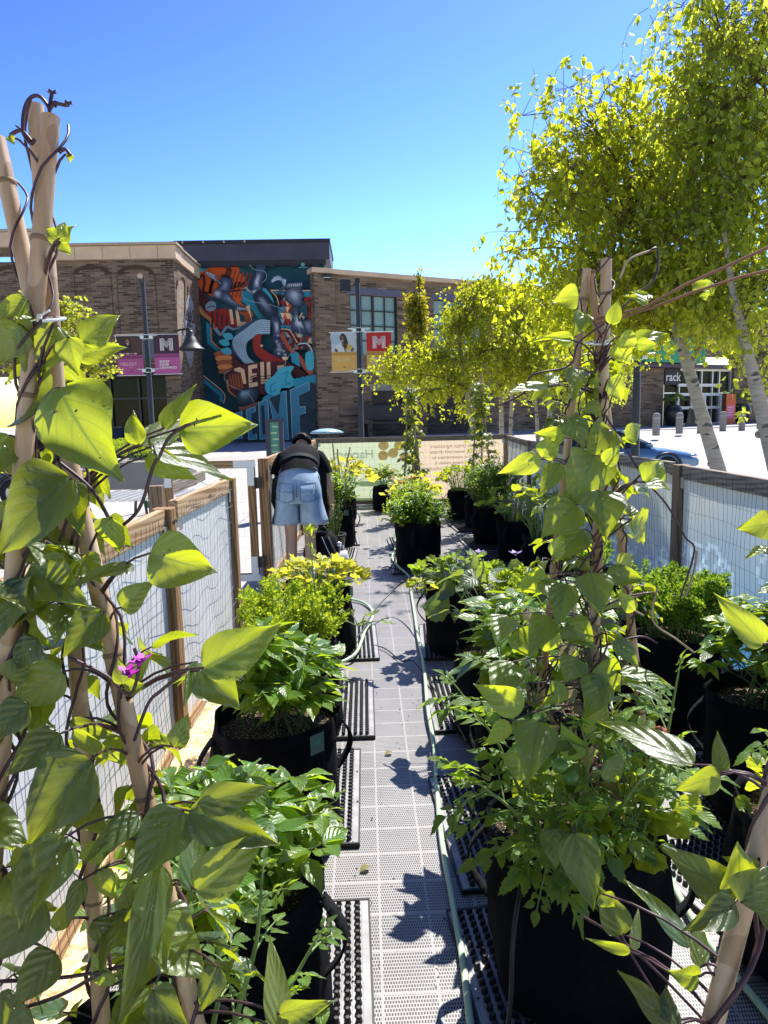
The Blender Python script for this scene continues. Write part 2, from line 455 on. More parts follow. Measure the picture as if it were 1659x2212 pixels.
MT['rubber'] = plain('black_rubber', (.013, .013, .014), .5, .5, 0, .3, 30)
MT['rubber_b'] = plain('light_grey_rubber_sheet', (.30, .295, .29), .42, .5, 0, .3, 14)  # light grey sheet under the black knobs
def soil_mat():
    t = NT('potting_soil'); v = t.coord('Object'); n = t.noise(v, 90, 3); vo = t.n('ShaderNodeTexVoronoi'); vo.inputs['Scale'].default_value = 120; t.l(v, vo.inputs['Vector'])
    c = t.ramp(n, [(.3, (.018, .012, .008)), (.7, (.075, .05, .032))])
    c = t.mix(t.math('LESS_THAN', vo.outputs['Distance'], .22), c, (.55, .48, .40))
    MT['soil'] = t.done(t.pbr(c, .95, .1, 0, t.bump(n, .8, .01)))
soil_mat()
MT['tagc'] = plain('grey_green_tag', (.10, .19, .17), .7, .3)
MT['tagl'] = plain('teal_print', (.08, .34, .28), .7, .3)
def bamboo_mat():
    t = NT('bamboo_pole'); v = t.coord('Object', (40, 40, 3)); n = t.noise(v, 1.0, 4); b = t.noise(t.coord('Object', (3, 3, 2.2)), 2.0, 2)
    c = t.ramp(n, [(.3, (.40, .25, .13)), (.7, (.60, .43, .27))]); c = t.mix(t.math('MULTIPLY', t.math('GREATER_THAN', b, .53), .55), c, (.27, .15, .065))
    MT['bamboo'] = t.done(t.pbr(c, .42, .45, 0, t.bump(n, .15, .003)))
bamboo_mat()
MT['node'] = plain('bamboo_node', (.22, .14, .075), .6, .3)
MT['zip'] = plain('white_nylon_tie', (.80, .80, .80), .35, .5, 0, .03)
MT['vine'] = plain('purple_brown_vine', (.055, .022, .028), .45, .5, 0, .45, 25)
MT['vine_l'] = plain('pale_dry_vine', (.40, .30, .20), .6, .4, 0, .3, 25)
MT['stem'] = plain('green_stem', (.16, .25, .06), .5, .4, 0, .25, 20)
MT['stem_d'] = plain('dark_green_stem', (.06, .11, .03), .5, .4, 0, .25, 20)
MT['twig'] = plain('brown_twig', (.13, .10, .065), .8, .2, 0, .3, 10)
def birch_mat():
    t = NT('white_birch_bark'); n = t.noise(t.coord('Object', (5, 5, 26)), 1.0, 4, .6); n2 = t.noise(t.coord('Object', (3, 3, 7)), 1.2, 3)
    c = t.ramp(n, [(.27, (.05, .04, .035)), (.36, (.34, .30, .25)), (.7, (.48, .44, .38))])
    c = t.mix(t.math('MULTIPLY', t.math('GREATER_THAN', n2, .62), .8), c, (.045, .038, .035))
    MT['birch'] = t.done(t.pbr(c, .75, .25, 0, t.bump(n, .4, .01)))
birch_mat()
MT['bark'] = plain('grey_brown_bark', (.11, .085, .065), .9, .15, 0, .35, 8, .5)
MT['lf_bean'] = leaf('bean_leaf', (.026, .082, .032), (.74, .84, .012), .36, .7, (0, 5.0), .36, .5)
MT['lf_pepper'] = leaf('pepper_leaf', (.085, .200, .018), (.52, .72, .02), .33, .7, (0, 6.0), .40, .5)
MT['lf_lime'] = leaf('lime_broad_leaf', (.12, .24, .028), (.62, .70, .03), .45, .5, (0, 5.0), .5, .5)
MT['lf_pale'] = leaf('pale_yellow_leaf', (.38, .42, .05), (.80, .76, .06), .45, .5, (0, 5.0), .5, .5)
MT['lf_squash'] = leaf('squash_leaf', (.085, .17, .045), (.40, .55, .03), .5, .5, (0, 5.0), .45, .6)
MT['lf_egg'] = leaf('downy_eggplant_leaf', (.13, .19, .10), (.36, .48, .05), .45, .6, (0, 6.0), .40, .6)
MT['lf_basil'] = leaf('basil_leaf', (.10, .24, .018), (.50, .70, .025), .38, .55, (0, 5.0), .45, .25)
MT['lf_feather'] = leaf('feathery_leaf', (.19, .33, .025), (.62, .74, .03), .5, .4, (0, 1.0), .48, .0)
MT['lf_carrot'] = leaf('carrot_leaf', (.085, .21, .022), (.40, .60, .03), .5, .4, (0, 1.0), .48, .0)
MT['lf_tomato'] = leaf('tomato_leaf', (.085, .185, .032), (.45, .64, .03), .48, .55, (0, 6.0), .45, .5)
MT['lf_birch'] = leaf('birch_leaf', (.11, .158, .016), (.82, .89, .02), .40, .55, (0, 5.0), .62, .0)
MT['lf_birch2'] = leaf('birch_leaf_green', (.10, .175, .03), (.86, .94, .07), .42, .55, (0, 5.0), .60, .0)
MT['lf_ginkgo'] = leaf('round_lime_leaf', (.26, .34, .04), (.80, .80, .06), .45, .5, (0, 1.0), .5, .0)
MT['lf_col'] = leaf('columnar_tree_leaf', (.075, .105, .012), (.80, .70, .012), .45, .5, (0, 1.0), .5, .0)
MT['lf_dry'] = leaf('dry_curled_leaf', (.26, .23, .15), (.40, .34, .16), .7, .3, (0, 5.0), .3, .6)
MT['lf_rose'] = leaf('rosemary_leaf', (.09, .17, .055), (.26, .40, .05), .5, .4, (0, 1.0), .35, .0)
MT['petal_p'] = plain('magenta_petal', (.42, .02, .36), .5, .4)
MT['petal_y'] = plain('yellow_petal', (.75, .50, .08), .6, .3)
MT['petal_o'] = plain('orange_petal', (.80, .16, .03), .6, .3)
MT['petal_v'] = plain('lilac_petal', (.30, .20, .45), .6, .3)
MT['petal_w'] = plain('white_blossom', (.75, .76, .70), .6, .3)
MT['tom_g'] = plain('green_fruit', (.14, .26, .05), .3, .55)
MT['tom_r'] = plain('rusty_red_fruit', (.38, .08, .03), .3, .55)
MT['hose'] = plain('pale_green_hose', (.48, .64, .42), .35, .55, 0, .12, 9)
MT['cord'] = plain('black_drip_tube', (.014, .014, .014), .45, .5)
MT['skin'] = plain('light_skin', (.52, .31, .21), .5, .45, 0, .06, 9)
def denim_mat():
    t = NT('faded_denim'); v = t.coord('Object'); n = t.noise(v, 5.5, 3); w = t.noise(t.coord('Object', (260, 260, 60)), 1.0, 3)
    c = t.ramp(n, [(.34, (.11, .23, .38)), (.66, (.38, .50, .60))]); c = t.mix(t.math('MULTIPLY', w, .35), c, (.55, .63, .68))
    MT['denim'] = t.done(t.pbr(c, .9, .2, 0, t.bump(w, .3, .003)))
denim_mat()
MT['denim_d'] = plain('denim_seam', (.075, .15, .26), .9, .2, 0, .2, 60)
MT['fray'] = plain('frayed_white_thread', (.74, .76, .78), .9, .2)
MT['tee'] = plain('black_cotton', (.010, .010, .012), .9, .12, 0, .35, 7, .3)
MT['apron'] = plain('dark_green_strap', (.008, .020, .019), .8, .3, 0, .2, 10)
MT['hair'] = plain('fair_brown_hair', (.28, .16, .08), .6, .4, 0, .3, 60)
MT['eye'] = plain('eye_white', (.7, .7, .68), .3, .5)
MT['lip'] = plain('lip', (.42, .15, .13), .5, .4)
MT['tote'] = plain('white_cotton_tote', (.70, .69, .66), .85, .2, 0, .08, 20, .3)
MT['sack'] = plain('cream_canvas', (.55, .46, .36), .9, .2, 0, .15, 9, .4)
MT['carblue'] = plain('metallic_blue_paint', (.13, .24, .38), .22, .6, .45, .05, 4)
MT['carnavy'] = plain('dark_navy_paint', (.010, .016, .045), .2, .6, .2, .1, 4)
MT['carglass'] = plain('car_window', (.02, .026, .03), .05, .8)
MT['chrome'] = plain('chrome', (.75, .75, .76), .15, .5, 1.0, .02)
MT['tyre'] = plain('tyre_rubber', (.018, .018, .018), .7, .3)
MT['lamp_r'] = plain('red_lens', (.40, .03, .02), .2, .6)
MT['grass'] = plain('lawn_green', (.085, .17, .03), .8, .2, 0, .3, 5)
# ------------------------------------------------------------------ leaf templates and foliage builder
def tpl_blade(prof, na=6, nc=4, fold=.18, curl=.25, wave=.04, seed=0, cup=0.0, twist=0.0, pk=0.0):
    """prof: (t, half width as part of leaf width); leaf lies along +y, x across, z up"""
    rs = random.Random(seed); ts = [p[0] for p in prof]; ws = [p[1] for p in prof]
    V, UV, Fc = [], [], []
    ph = rs.random()*6
    for i in range(na+1):
        t = i/na; w = float(np.interp(t, ts, ws))
        for j in range(nc+1):
            s = -1+2*j/nc; x = s*w
            z = fold*abs(x) - curl*t*t + wave*sin(7*t+3*s+ph)*abs(s) + pk*sin(2*pi*(5*t-2.1*abs(s)*w*2))*min(1, 3*abs(s))*(w*2) + cup*(s*s)*w + twist*s*t*w
            V.append((x, t*(1-.25*curl*t), z)); UV.append((s*.5+.5, t))
    for i in range(na):
        for j in range(nc):
            a = i*(nc+1)+j
            Fc.append((a, a+1, a+nc+2, a+nc+1))
    return np.array(V), np.array(UV), np.array(Fc)
def tpl_round(lobes=5, depth=.25, n=20, notch=.5, cone=.12, wave=.05, seed=0):
    """round or lobed leaf; petiole joins at the origin, blade spreads towards +y"""
    rs = random.Random(seed); V = [(0, .08, 0)]; UV = [(.5, .08)]; F = []
    ph = rs.random()*6
    for r in (.5, 1.0):
        for k in range(n+1):
            a = -pi*(1-.12*notch)+2*pi*(1-.12*notch)*k/n     # 0 = tip direction
            R = .5*(1-depth*(.5-.5*cos(lobes*a)) if r == 1 else 1-.4*depth)*(1+.08*sin(3*a+ph))
            x, y = r*R*sin(a), .45+r*R*cos(a)*.95 - (.45-.08)*(1-r)*1.0
            z = cone*r*r + wave*sin(5*a+ph)*r
            V.append((x, y, z)); UV.append((x*.9+.5, y))
    for k in range(n):
        F.append((0, 1+k, 2+k, 2+k)); F.append((1+k, n+2+k, n+3+k, 2+k))
    return np.array(V), np.array(UV), np.array(F)
BEAN = [(0, .10), (.05, .36), (.13, .48), (.27, .52), (.42, .46), (.6, .33), (.78, .18), (.9, .07), (1, .005)]
LANC = [(0, .03), (.12, .20), (.3, .43), (.45, .47), (.62, .38), (.8, .2), (.92, .08), (1, .005)]
OVAT = [(0, .05), (.12, .30), (.3, .48), (.5, .47), (.7, .34), (.88, .14), (1, .01)]
DELT = [(0, .15), (.08, .44), (.25, .5), (.5, .33), (.8, .1), (1, 0)]
TOOTH = [(0, .06), (.08, .22), (.16, .40), (.22, .30), (.32, .50), (.42, .34), (.52, .44), (.62, .24), (.72, .28), (.82, .13), (1, .005)]
BROADT = [(0, .10), (.06, .38), (.14, .50), (.22, .42), (.32, .55), (.42, .45), (.52, .48), (.62, .33), (.72, .30), (.84, .13), (1, .005)]
TP = {
 'bean': [tpl_blade(BEAN, 24, 10, .16, .18, .05, 1, pk=.009), tpl_blade(BEAN, 24, 10, .28, .34, .06, 2, 0, .15, .010), tpl_blade(BEAN, 24, 10, .04, .10, .06, 3, .12, -.1, .008)],
 'bean_s': [tpl_blade(BEAN, 5, 4, .16, .18, .05, 1), tpl_blade(BEAN, 5, 4, .3, .34, .05, 2)],
 'pepper': [tpl_blade(LANC, 6, 4, .30, .32, .05, 4), tpl_blade(LANC, 6, 4, .42, .50, .06, 5), tpl_blade(LANC, 6, 4, .16, .15, .05, 6)],
 'oval': [tpl_blade(OVAT, 4, 2, .3, .25, .03, 7), tpl_blade(OVAT, 4, 2, .15, .4, .03, 8)],
 'egg': [tpl_blade(BROADT, 10, 6, .15, .30, .06, 9), tpl_blade(BROADT, 10, 6, .3, .45, .08, 10)],
 'tooth': [tpl_blade(TOOTH, 11, 4, .15, .25, .05, 11), tpl_blade(TOOTH, 11, 4, .3, .45, .06, 12)],
 'delt': [tpl_blade(DELT, 3, 2, .25, .2, .02, 13), tpl_blade(DELT, 3, 2, .1, .35, .03, 14)],
 'sliver': [tpl_blade([(0, .2), (.5, .5), (1, .05)], 2, 1, 0, .2, 0, 15)],
 'lobed': [tpl_round(5, .38, 25, .5, .10, .05, 16), tpl_round(7, .30, 28, .6, .16, .06, 17)],
 'round': [tpl_round(9, .10, 18, .3, .14, .06, 18), tpl_round(7, .12, 18, .3, .05, .05, 19)],
 'dry': [tpl_blade(BEAN, 8, 4, .9, .7, .16, 20, 0, .5), tpl_blade(BEAN, 8, 4, 1.2, .5, .2, 21, 0, -.5)],
}
def holed(tp, seed, n):
    """the same blade with a few insect holes"""
    rs = random.Random(seed); V, U, F = tp; F = list(map(tuple, F)); drop = set()
    for _ in range(n):
        k = rs.randrange(30, len(F)-40); drop.add(k)
    V, U = list(map(tuple, V)), list(map(tuple, U)); out = []
    for i, f in enumerate(F):
        if i not in drop: out.append(f); continue
        c = np.mean([V[k] for k in f], axis=0); cu = np.mean([U[k] for k in f], axis=0); b = len(V)
        for k in f:
            t = rs.uniform(.3, .6); V.append(tuple(c+(np.array(V[k])-c)*t)); U.append(tuple(cu+(np.array(U[k])-cu)*t))
        out += [(f[k], f[(k+1) % 4], b+(k+1) % 4, b+k) for k in range(4)]
    return np.array(V), np.array(U), np.array(out)
TP['bean'] += [holed(tpl_blade(BEAN, 24, 10, .10, .42, .09, 31, 0, .25, .009), 1, 3), holed(tpl_blade(BEAN, 24, 10, .34, .22, .10, 32, .05, -.3, .009), 2, 2),
               tpl_blade([(0, .12), (.05, .42), (.13, .54), (.25, .55), (.4, .50), (.58, .38), (.75, .22), (.88, .09), (1, .005)], 24, 10, .08, .55, .08, 33, .1, .1, .008)]
class LV:
    """many leaf blades gathered into one mesh"""
    def __init__(self, seed=0):
        self.rows = []; self.rs = random.Random(seed)
    def add(self, p, d, n, length, width, tint=(1, 0)):
        self.rows.append((*p, *d, *n, length, width, *tint))
    def build(self, name, tpls, mat, parent=None):
        A = np.array(self.rows, float); N = len(A)
        P, D, Nn, L, Wd, T = A[:, 0:3], A[:, 3:6], A[:, 6:9], A[:, 9], A[:, 10], A[:, 11:13]
        D = D/np.maximum(np.linalg.norm(D, axis=1)[:, None], 1e-9)
        X = np.cross(D, Nn); ln = np.linalg.norm(X, axis=1); bad = ln < 1e-4
        X[bad] = np.cross(D[bad], V3(.3, .5, .8)); X /= np.linalg.norm(X, axis=1)[:, None]
        Z = np.cross(X, D)
        rng = np.random.default_rng(len(A)); pick = rng.integers(0, len(tpls), N)
        vs, fs, uvs, tn = [], [], [], []; base = 0
        for k, (tv, tuv, tf) in enumerate(tpls):
            ii = np.where(pick == k)[0]
            if not len(ii): continue
            v = (P[ii][:, None, :] + X[ii][:, None, :]*(tv[None, :, 0:1]*Wd[ii][:, None, None])
                 + D[ii][:, None, :]*(tv[None, :, 1:2]*L[ii][:, None, None]) + Z[ii][:, None, :]*(tv[None, :, 2:3]*Wd[ii][:, None, None]))
            n = len(tv)
            vs.append(v.reshape(-1, 3)); fs.append((tf[None] + (np.arange(len(ii))*n)[:, None, None] + base).reshape(-1, 4))
            uvs.append(np.tile(tuv, (len(ii), 1))); tn.append(np.repeat(T[ii], n, axis=0)); base += n*len(ii)
        vs = np.concatenate(vs); fs = np.concatenate(fs); uvs = np.concatenate(uvs); tn = np.concatenate(tn)
        tri = fs[:, 2] == fs[:, 3]; nl = np.where(tri, 3, 4)
        loops = fs.ravel()[~np.stack([np.zeros_like(tri), np.zeros_like(tri), np.zeros_like(tri), tri], 1).ravel()]
        me = bpy.data.meshes.new(name)
        me.vertices.add(len(vs)); me.vertices.foreach_set('co', vs.astype(np.float32).ravel())
        me.loops.add(len(loops)); me.loops.foreach_set('vertex_index', loops.astype(np.int32))
        me.polygons.add(len(fs)); st = np.concatenate([[0], np.cumsum(nl)[:-1]]).astype(np.int32)
        me.polygons.foreach_set('loop_start', st)
        me.update(calc_edges=True)
        me.polygons.foreach_set('use_smooth', np.ones(len(fs), bool))
        ul = me.uv_layers.new(name='UVMap'); ul.data.foreach_set('uv', uvs[loops].astype(np.float32).ravel())
        ca = me.color_attributes.new('tint', 'FLOAT_COLOR', 'POINT')
        cc = np.zeros((len(vs), 4), np.float32); cc[:, :2] = tn; cc[:, 3] = 1
        ca.data.foreach_set('color', cc.ravel())
        me.materials.append(mat); me.validate(); me.update()
        o = bpy.data.objects.new(name, me); COL.objects.link(o)
        if parent is not None: o.parent = parent
        return o
def rdir(rs):
    while True:
        v = V3(rs.uniform(-1, 1), rs.uniform(-1, 1), rs.uniform(-1, 1)); l = np.linalg.norm(v)
        if .1 < l < 1: return v/l
def curve(p, q, sag, n=5):
    p, q = V3(*p), V3(*q)
    return [p+(q-p)*(i/n)+V3(*sag)*(4*(i/n)*(1-i/n)) for i in range(n+1)]

# ------------------------------------------------------------------ plants that grow in the bags
def plant_root(name, label, cat, x, y, z): return thing(name, label, cat, (x, y, z), 0, 'plants in the grow bags')
def shrub(root, seed, mat, tpl, n_st=12, h=.42, spread=.24, ll=.085, lw=.05, per=12, r0=.12, droop=.4, stem='stem_d', up=.0, sub=1, yel=.08, vv=.25, top=.5, edge=.38):
    """upright stems with whorled leaves: pepper, basil and their like"""
    rs = random.Random(seed); L = LV(seed); m = MB(); m.smooth = True
    for i in range(n_st):
        a = rs.uniform(0, 2*pi); r = r0*sqrt(rs.random()); b = V3(r*cos(a), r*sin(a), 0)
        rr = spread*sqrt((i+.5)/n_st); a2 = i*2.4+rs.uniform(-.4, .4)
        hh = h*(1-edge*(rr/spread)**2)*rs.uniform(.85, 1.1)
        t = V3(rr*cos(a2), rr*sin(a2), hh)
        pts = curve(b, t, (0, 0, hh*.12), 6)
        m.tube(pts, [.0045*(1-.12*k) for k in range(7)], 5)
        tips = [(pts, 1.0)]
        for s in range(sub):
            k = rs.randint(2, 4); e = pts[k]+V3(rs.uniform(-1, 1), rs.uniform(-1, 1), rs.uniform(.3, 1.1))*h*.28
            sp = curve(pts[k], e, (0, 0, .01), 3); m.tube(sp, [.003, .0026, .002, .0015], 4); tips.append((sp, .6))
        for pp, wgt in tips:
            npp = len(pp)-1
            for j in range(max(3, int(per*wgt))):
                f = 1-(1-top)*rs.random()**.8 if j > 2 else 1.0
                f = min(f, .999)*npp; k = int(f); p = pp[k]+(pp[k+1]-pp[k])*(f-k)
                az = rs.uniform(0, 2*pi); out = V3(cos(az), sin(az), rs.uniform(-droop, .5+up))
                d = nrm(out + nrm(V3(p[0], p[1], .001))*.35)
                n = nrm(V3(0, 0, 1)+.5*rdir(rs)); s = rs.uniform(.6, 1.15)
                q = p+d*ll*.18
                L.add(q, d, n, ll*s, lw*s*rs.uniform(.85, 1.1), (rs.uniform(1-vv, 1+vv), max(0, rs.gauss(0, yel))))
                m.tube([p, q+d*.004], .0012, 3, False)
    m.build('stems', MT[stem], root)
    return L.build('foliage', TP[tpl], MT[mat], root)
def feathery(root, seed, mat, n_fr=60, h=.36, spread=.30, lean=.5, dens=16, leafl=.022, stem='stem', r0=.16):
    rs = random.Random(seed); L = LV(seed); m = MB(); m.smooth = True
    for i in range(n_fr):
        a = rs.uniform(0, 2*pi); r = r0*sqrt(rs.random()); b = V3(r*cos(a), r*sin(a), 0)
        a2 = a+rs.uniform(-.9, .9); rr = r+(spread-r0)*rs.uniform(.2, 1)*lean*2
        hh = h*rs.uniform(.55, 1.05)
        pts = curve(b, (rr*cos(a2), rr*sin(a2), hh), (0, 0, hh*.22), 7)
        m.tube(pts, [.0022*(1-.11*k) for k in range(8)], 3)
        for j in range(dens):
            f = (.28+.72*j/dens)*6.99; k = int(f); p = pts[k]+(pts[k+1]-pts[k])*(f-k); ax = nrm(pts[k+1]-pts[k])
            sd = nrm(np.cross(ax, rdir(rs))); ln = leafl*2.6*(1.15-j/dens)
            for sgn in (-1, 1):
                d = nrm(sd*sgn+ax*.7)
                for q in range(4):
                    pp = p+d*ln*(q+.5)/4
                    dd = nrm(d*.6+rdir(rs)*.8+ax*.3)
                    L.add(pp, dd, rdir(rs), leafl*rs.uniform(.6, 1.1), leafl*.42, (rs.uniform(.75, 1.25), max(0, rs.gauss(0, .08))))
    m.build('stems', MT[stem], root)
    return L.build('foliage', TP['sliver'], MT[mat], root)
def broad(root, seed, mat, tpl, n=40, h=.26, spread=.28, size=.12, r0=.14, stem='stem', yel=.1, vv=.2, tilt=.6, up=.0):
    """long petioles, each with one broad blade facing roughly upwards"""
    rs = random.Random(seed); L = LV(seed); m = MB(); m.smooth = True
    for i in range(n):
        a = i*2.4+rs.uniform(-.5, .5); r = r0*sqrt(rs.random()); b = V3(r*cos(a), r*sin(a), 0)
        rr = spread*sqrt((i+.5)/n)*rs.uniform(.85, 1.1); hh = h*(1-.45*(rr/spread)**2)*rs.uniform(.75, 1.1)
        t = V3(rr*cos(a), rr*sin(a), hh)
        m.tube(curve(b, t, (0, 0, hh*.25), 5), [.004, .0038, .0034, .003, .0026, .0022], 5)
        d = nrm(V3(cos(a)+rs.uniform(-.5, .5), sin(a)+rs.uniform(-.5, .5), rs.uniform(-.3, .3)+up))
        nn = nrm(V3(0, 0, 1)+tilt*rdir(rs)+.35*V3(cos(a), sin(a), 0)); s = rs.uniform(.65, 1.15)
        L.add(t, d, nn, size*s, size*s*rs.uniform(.9, 1.05), (rs.uniform(1-vv, 1+vv), max(0, rs.gauss(.02, yel))))
    m.build('stems', MT[stem], root)
    return L.build('foliage', TP[tpl], MT[mat], root)
def compound(L, m, p, d, up, ln, rs, leafl, yel=.05):
    """a pinnate tomato leaf along d"""
    d = nrm(d); sd = nrm(np.cross(d, up)); n = np.cross(sd, d)
    pts = [V3(*p)+d*ln*t-V3(0, 0, 1)*ln*.22*t*t for t in (0, .25, .5, .75, 1)]
    m.tube(pts, [.0028, .0024, .002, .0016, .0012], 4)
    for t, sg in ((.3, 1), (.33, -1), (.55, 1), (.6, -1), (.8, 1), (.83, -1)):
        q = pts[0]+d*ln*t-V3(0, 0, 1)*ln*.22*t*t; s = leafl*rs.uniform(.7, 1.05)*(1 if t > .4 else .7)
        dd = nrm(sd*sg+d*.55+rdir(rs)*.25-V3(0, 0, .2)); L.add(q+dd*.008, dd, nrm(n+rdir(rs)*.35), s, s*.62, (rs.uniform(.8, 1.2), max(0, rs.gauss(0, yel))))
    L.add(pts[-1], nrm(d-V3(0, 0, .3)), nrm(n+rdir(rs)*.3), leafl*1.2, leafl*.75, (rs.uniform(.8, 1.2), max(0, rs.gauss(0, yel))))
    for t in (.42, .68):
        for sg in (1, -1):
            q = pts[0]+d*ln*t-V3(0, 0, 1)*ln*.22*t*t
            L.add(q, nrm(sd*sg+d*.4), nrm(n+rdir(rs)*.4), leafl*.35, leafl*.25, (rs.uniform(.9, 1.2), 0))
def tomato(root, seed, paths, leafl=.055, per=9, ln=.15, fruits=()):
    rs = random.Random(seed); L = LV(seed); m = MB(); m.smooth = True
    for pts in paths:
        pts = [V3(*p) for p in pts]
        fine = []
        for a, b in zip(pts[:-1], pts[1:]): fine += [a+(b-a)*t for t in (0, .25, .5, .75)]
        fine.append(pts[-1]); k = len(fine)
        for i in range(1, k-1): fine[i] = (fine[i-1]+fine[i]*2+fine[i+1])/4
        m.tube(fine, [.0062-.0042*i/k for i in range(k)], 6)
        for j in range(per):
            f = (.15+.85*(j+.3)/per)*(k-1.01); i = int(f); p = fine[i]+(fine[i+1]-fine[i])*(f-i); ax = nrm(fine[i+1]-fine[i])
            o = nrm(np.cross(ax, rdir(rs))); d = nrm(o+ax*.5+V3(0, 0, .15))
            compound(L, m, p, d, V3(0, 0, 1), ln*rs.uniform(.65, 1.1)*(1-.35*j/per), rs, leafl)
        compound(L, m, fine[-1], nrm(fine[-1]-fine[-3]), V3(0, 0, 1), ln*.45, rs, leafl*.6)
    m.build('stems', MT['stem'], root)
    L.build('foliage', TP['tooth'], MT['lf_tomato'], root)
    for (p, r, ripe) in fruits:
        f = MB(); f.ell(p, (r, r, r*.9), 12, 8); f.build('fruit', MT['tom_r' if ripe else 'tom_g'], root)
def flowers(root, seed, spots, mat, r=.014, name='flower', n=5):
    rs = random.Random(seed)
    for p in spots:
        m = MB()
        for k in range(n):
            a = 2*pi*k/n+rs.random(); c = V3(*p); d = V3(cos(a), sin(a), .5)
            s = nrm(np.cross(d, V3(0, 0, 1)))*r*.45
            m.add([c, c+d*r*.6+s, c+d*r*1.2, c+d*r*.6-s], [(0, 1, 2, 3)], True)
        m.ell(p, (r*.28,)*3, 6, 4); m.build(name, MT[mat], root)
# ------------------------------------------------------------------ ground and buildings
def ground_z(y): return float(np.interp(y, [-50, 21, 36, 60, 900], [-.35, -.35, .45, .55, .6]))
gm = MB()
ys = [-60, -10, 5, 14, 21, 28, 36, 45, 60, 120, 900]; xs = [-900, -120, -60, -30, -10, 0, 10, 30, 60, 120, 900]
gm.add([(x, y, ground_z(y)) for y in ys for x in xs], [(j*11+i, j*11+i+1, (j+1)*11+i+1, (j+1)*11+i) for j in range(10) for i in range(10)], True)
tag(gm.build('ground', MT['paving']), kind='structure')

# facade line of the right-hand brick building
RA = V3(-2.42, 36.7, 0); RD = nrm(V3(.905, .425, 0)); RN = V3(RD[1], -RD[0], 0)     # normal towards the camera
def onR(px, py, off=0.0): return onPlane(px, py, RA+RN*off, RN)
def rs_(p): return float(np.dot(V3(p[0], p[1], 0)-RA, RD))                          # distance along the facade
def rp(s, z, off=0.0): p = RA+RD*s+RN*off; return V3(p[0], p[1], z)
def quad_on(mb, fn, x0, y0, x1, y1, th, nv):
    mb.plate([fn(x0, y0), fn(x1, y0), fn(x1, y1), fn(x0, y1)], nv*th)
RZT = onR(684, 590)[2]; ZB = .30
right_b = thing('brick_building', 'long tan brick building with frosted grid windows behind the birches', 'building', (0, 0, 0))
w = MB()
# wall as solid slabs between openings (piers, spandrels)
wins = [(onR(755, 635), onR(860, 762)), (onR(936, 648), onR(1046, 760)), (onR(1118, 668), onR(1222, 778))]
ws = [(rs_(a), rs_(b), b[2], a[2]) for a, b in wins]
S0, S1, TH = 0.0, 25.4, .4
def rbox(mb, s0, s1, z0, z1, o0, o1):
    a = rp(s0, z0, o0); b = rp(s1, z0, o0); c = rp(s1, z0, o1); d = rp(s0, z0, o1); h = V3(0, 0, z1-z0)
    mb.plate([a, b, c, d] if o1 < o0 else [d, c, b, a], h) if False else mb.add(
        [a, b, c, d, a+h, b+h, c+h, d+h], [(0, 1, 2, 3), (7, 6, 5, 4), (0, 4, 5, 1), (1, 5, 6, 2), (2, 6, 7, 3), (3, 7, 4, 0)], False)
zt = max(x[3] for x in ws); zb = min(x[2] for x in ws)
rbox(w, S0, S1, zt, RZT, 0, -TH); rbox(w, S0, S1, ZB, zb, 0, -TH)
cur = S0
for s0, s1, z0, z1 in ws:
    rbox(w, cur, s0, zb, zt, 0, -TH); cur = s1
rbox(w, cur, S1, zb, zt, 0, -TH)
rbox(w, S0, 1.15, ZB, RZT, .14, .003); rbox(w, 5.9, 6.6, ZB, RZT-.6, .10, .003)      # pilasters
# the side that returns towards the mural, and the depth of the block
e0 = rp(S0, 0, 0)
w.box((e0[0]+.15, e0[1]+2.0, (ZB+RZT)/2), (.3, 4.0, RZT-ZB))
w.build('wall', MT['brick_r'], right_b)
c = MB(); rbox(c, S0-.12, S1, RZT+.002, RZT+.24, .22, -TH-.1); c.build('coping', MT['stone'], right_b, .02)
for (s0, s1, z0, z1) in ws:
    f = MB(); pz = [zb, zt]
    for s in (s0, s1-.07): rbox(f, s, s+.07, zb, zt, -.10, -.22)
    nx, ny = 4, 4
    for k in range(1, nx): q = s0+(s1-s0)*k/nx; rbox(f, q-(.055 if k == 2 else .022), q+(.055 if k == 2 else .022), zb, zt, -.12, -.20)
    for k in range(0, ny+1): q = zb+(zt-zb)*k/ny; rbox(f, s0+.07, s1-.07, max(zb, q-.025), min(zt, q+.025), -.125, -.195)
    fo = f.build('window', MT['black'], right_b)
    g = MB(); rbox(g, s0, s1, zb, zt, -.23, -.25); g.build('pane', MT['frost'], fo)
    l = MB(); rbox(l, s0-.15, s1+.15, zt+.01, zt+.36, .012, -.05); l.build('lintel', MT['lintel'], right_b)
pn = MB(); a, b = onR(798, 838), onR(918, 940); rbox(pn, rs_(a), rs_(b)+4.4, a[2]-.15, a[2]+.22, .05, .003)
pn.build('stone_band', MT['stone_g'], right_b, .01)
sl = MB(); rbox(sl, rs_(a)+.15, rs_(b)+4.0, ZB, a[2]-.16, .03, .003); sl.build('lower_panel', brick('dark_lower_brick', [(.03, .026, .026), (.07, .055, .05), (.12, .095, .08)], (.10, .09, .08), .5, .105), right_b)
wl = thing('wall_light', 'small black wall pack light high on the tan brick corner', 'wall light', onR(707, 597, .14))
ll = MB(); ll.box((0, -.12, 0), (.50, .22, .14)); ll.box((0, -.06, -.12), (.40, .10, .10)); ll.build('housing', MT['black'], wl, .02)
ll = MB(); ll.box((0, -.14, -.09), (.40, .10, .03)); ll.build('lens', MT['alu'], wl)

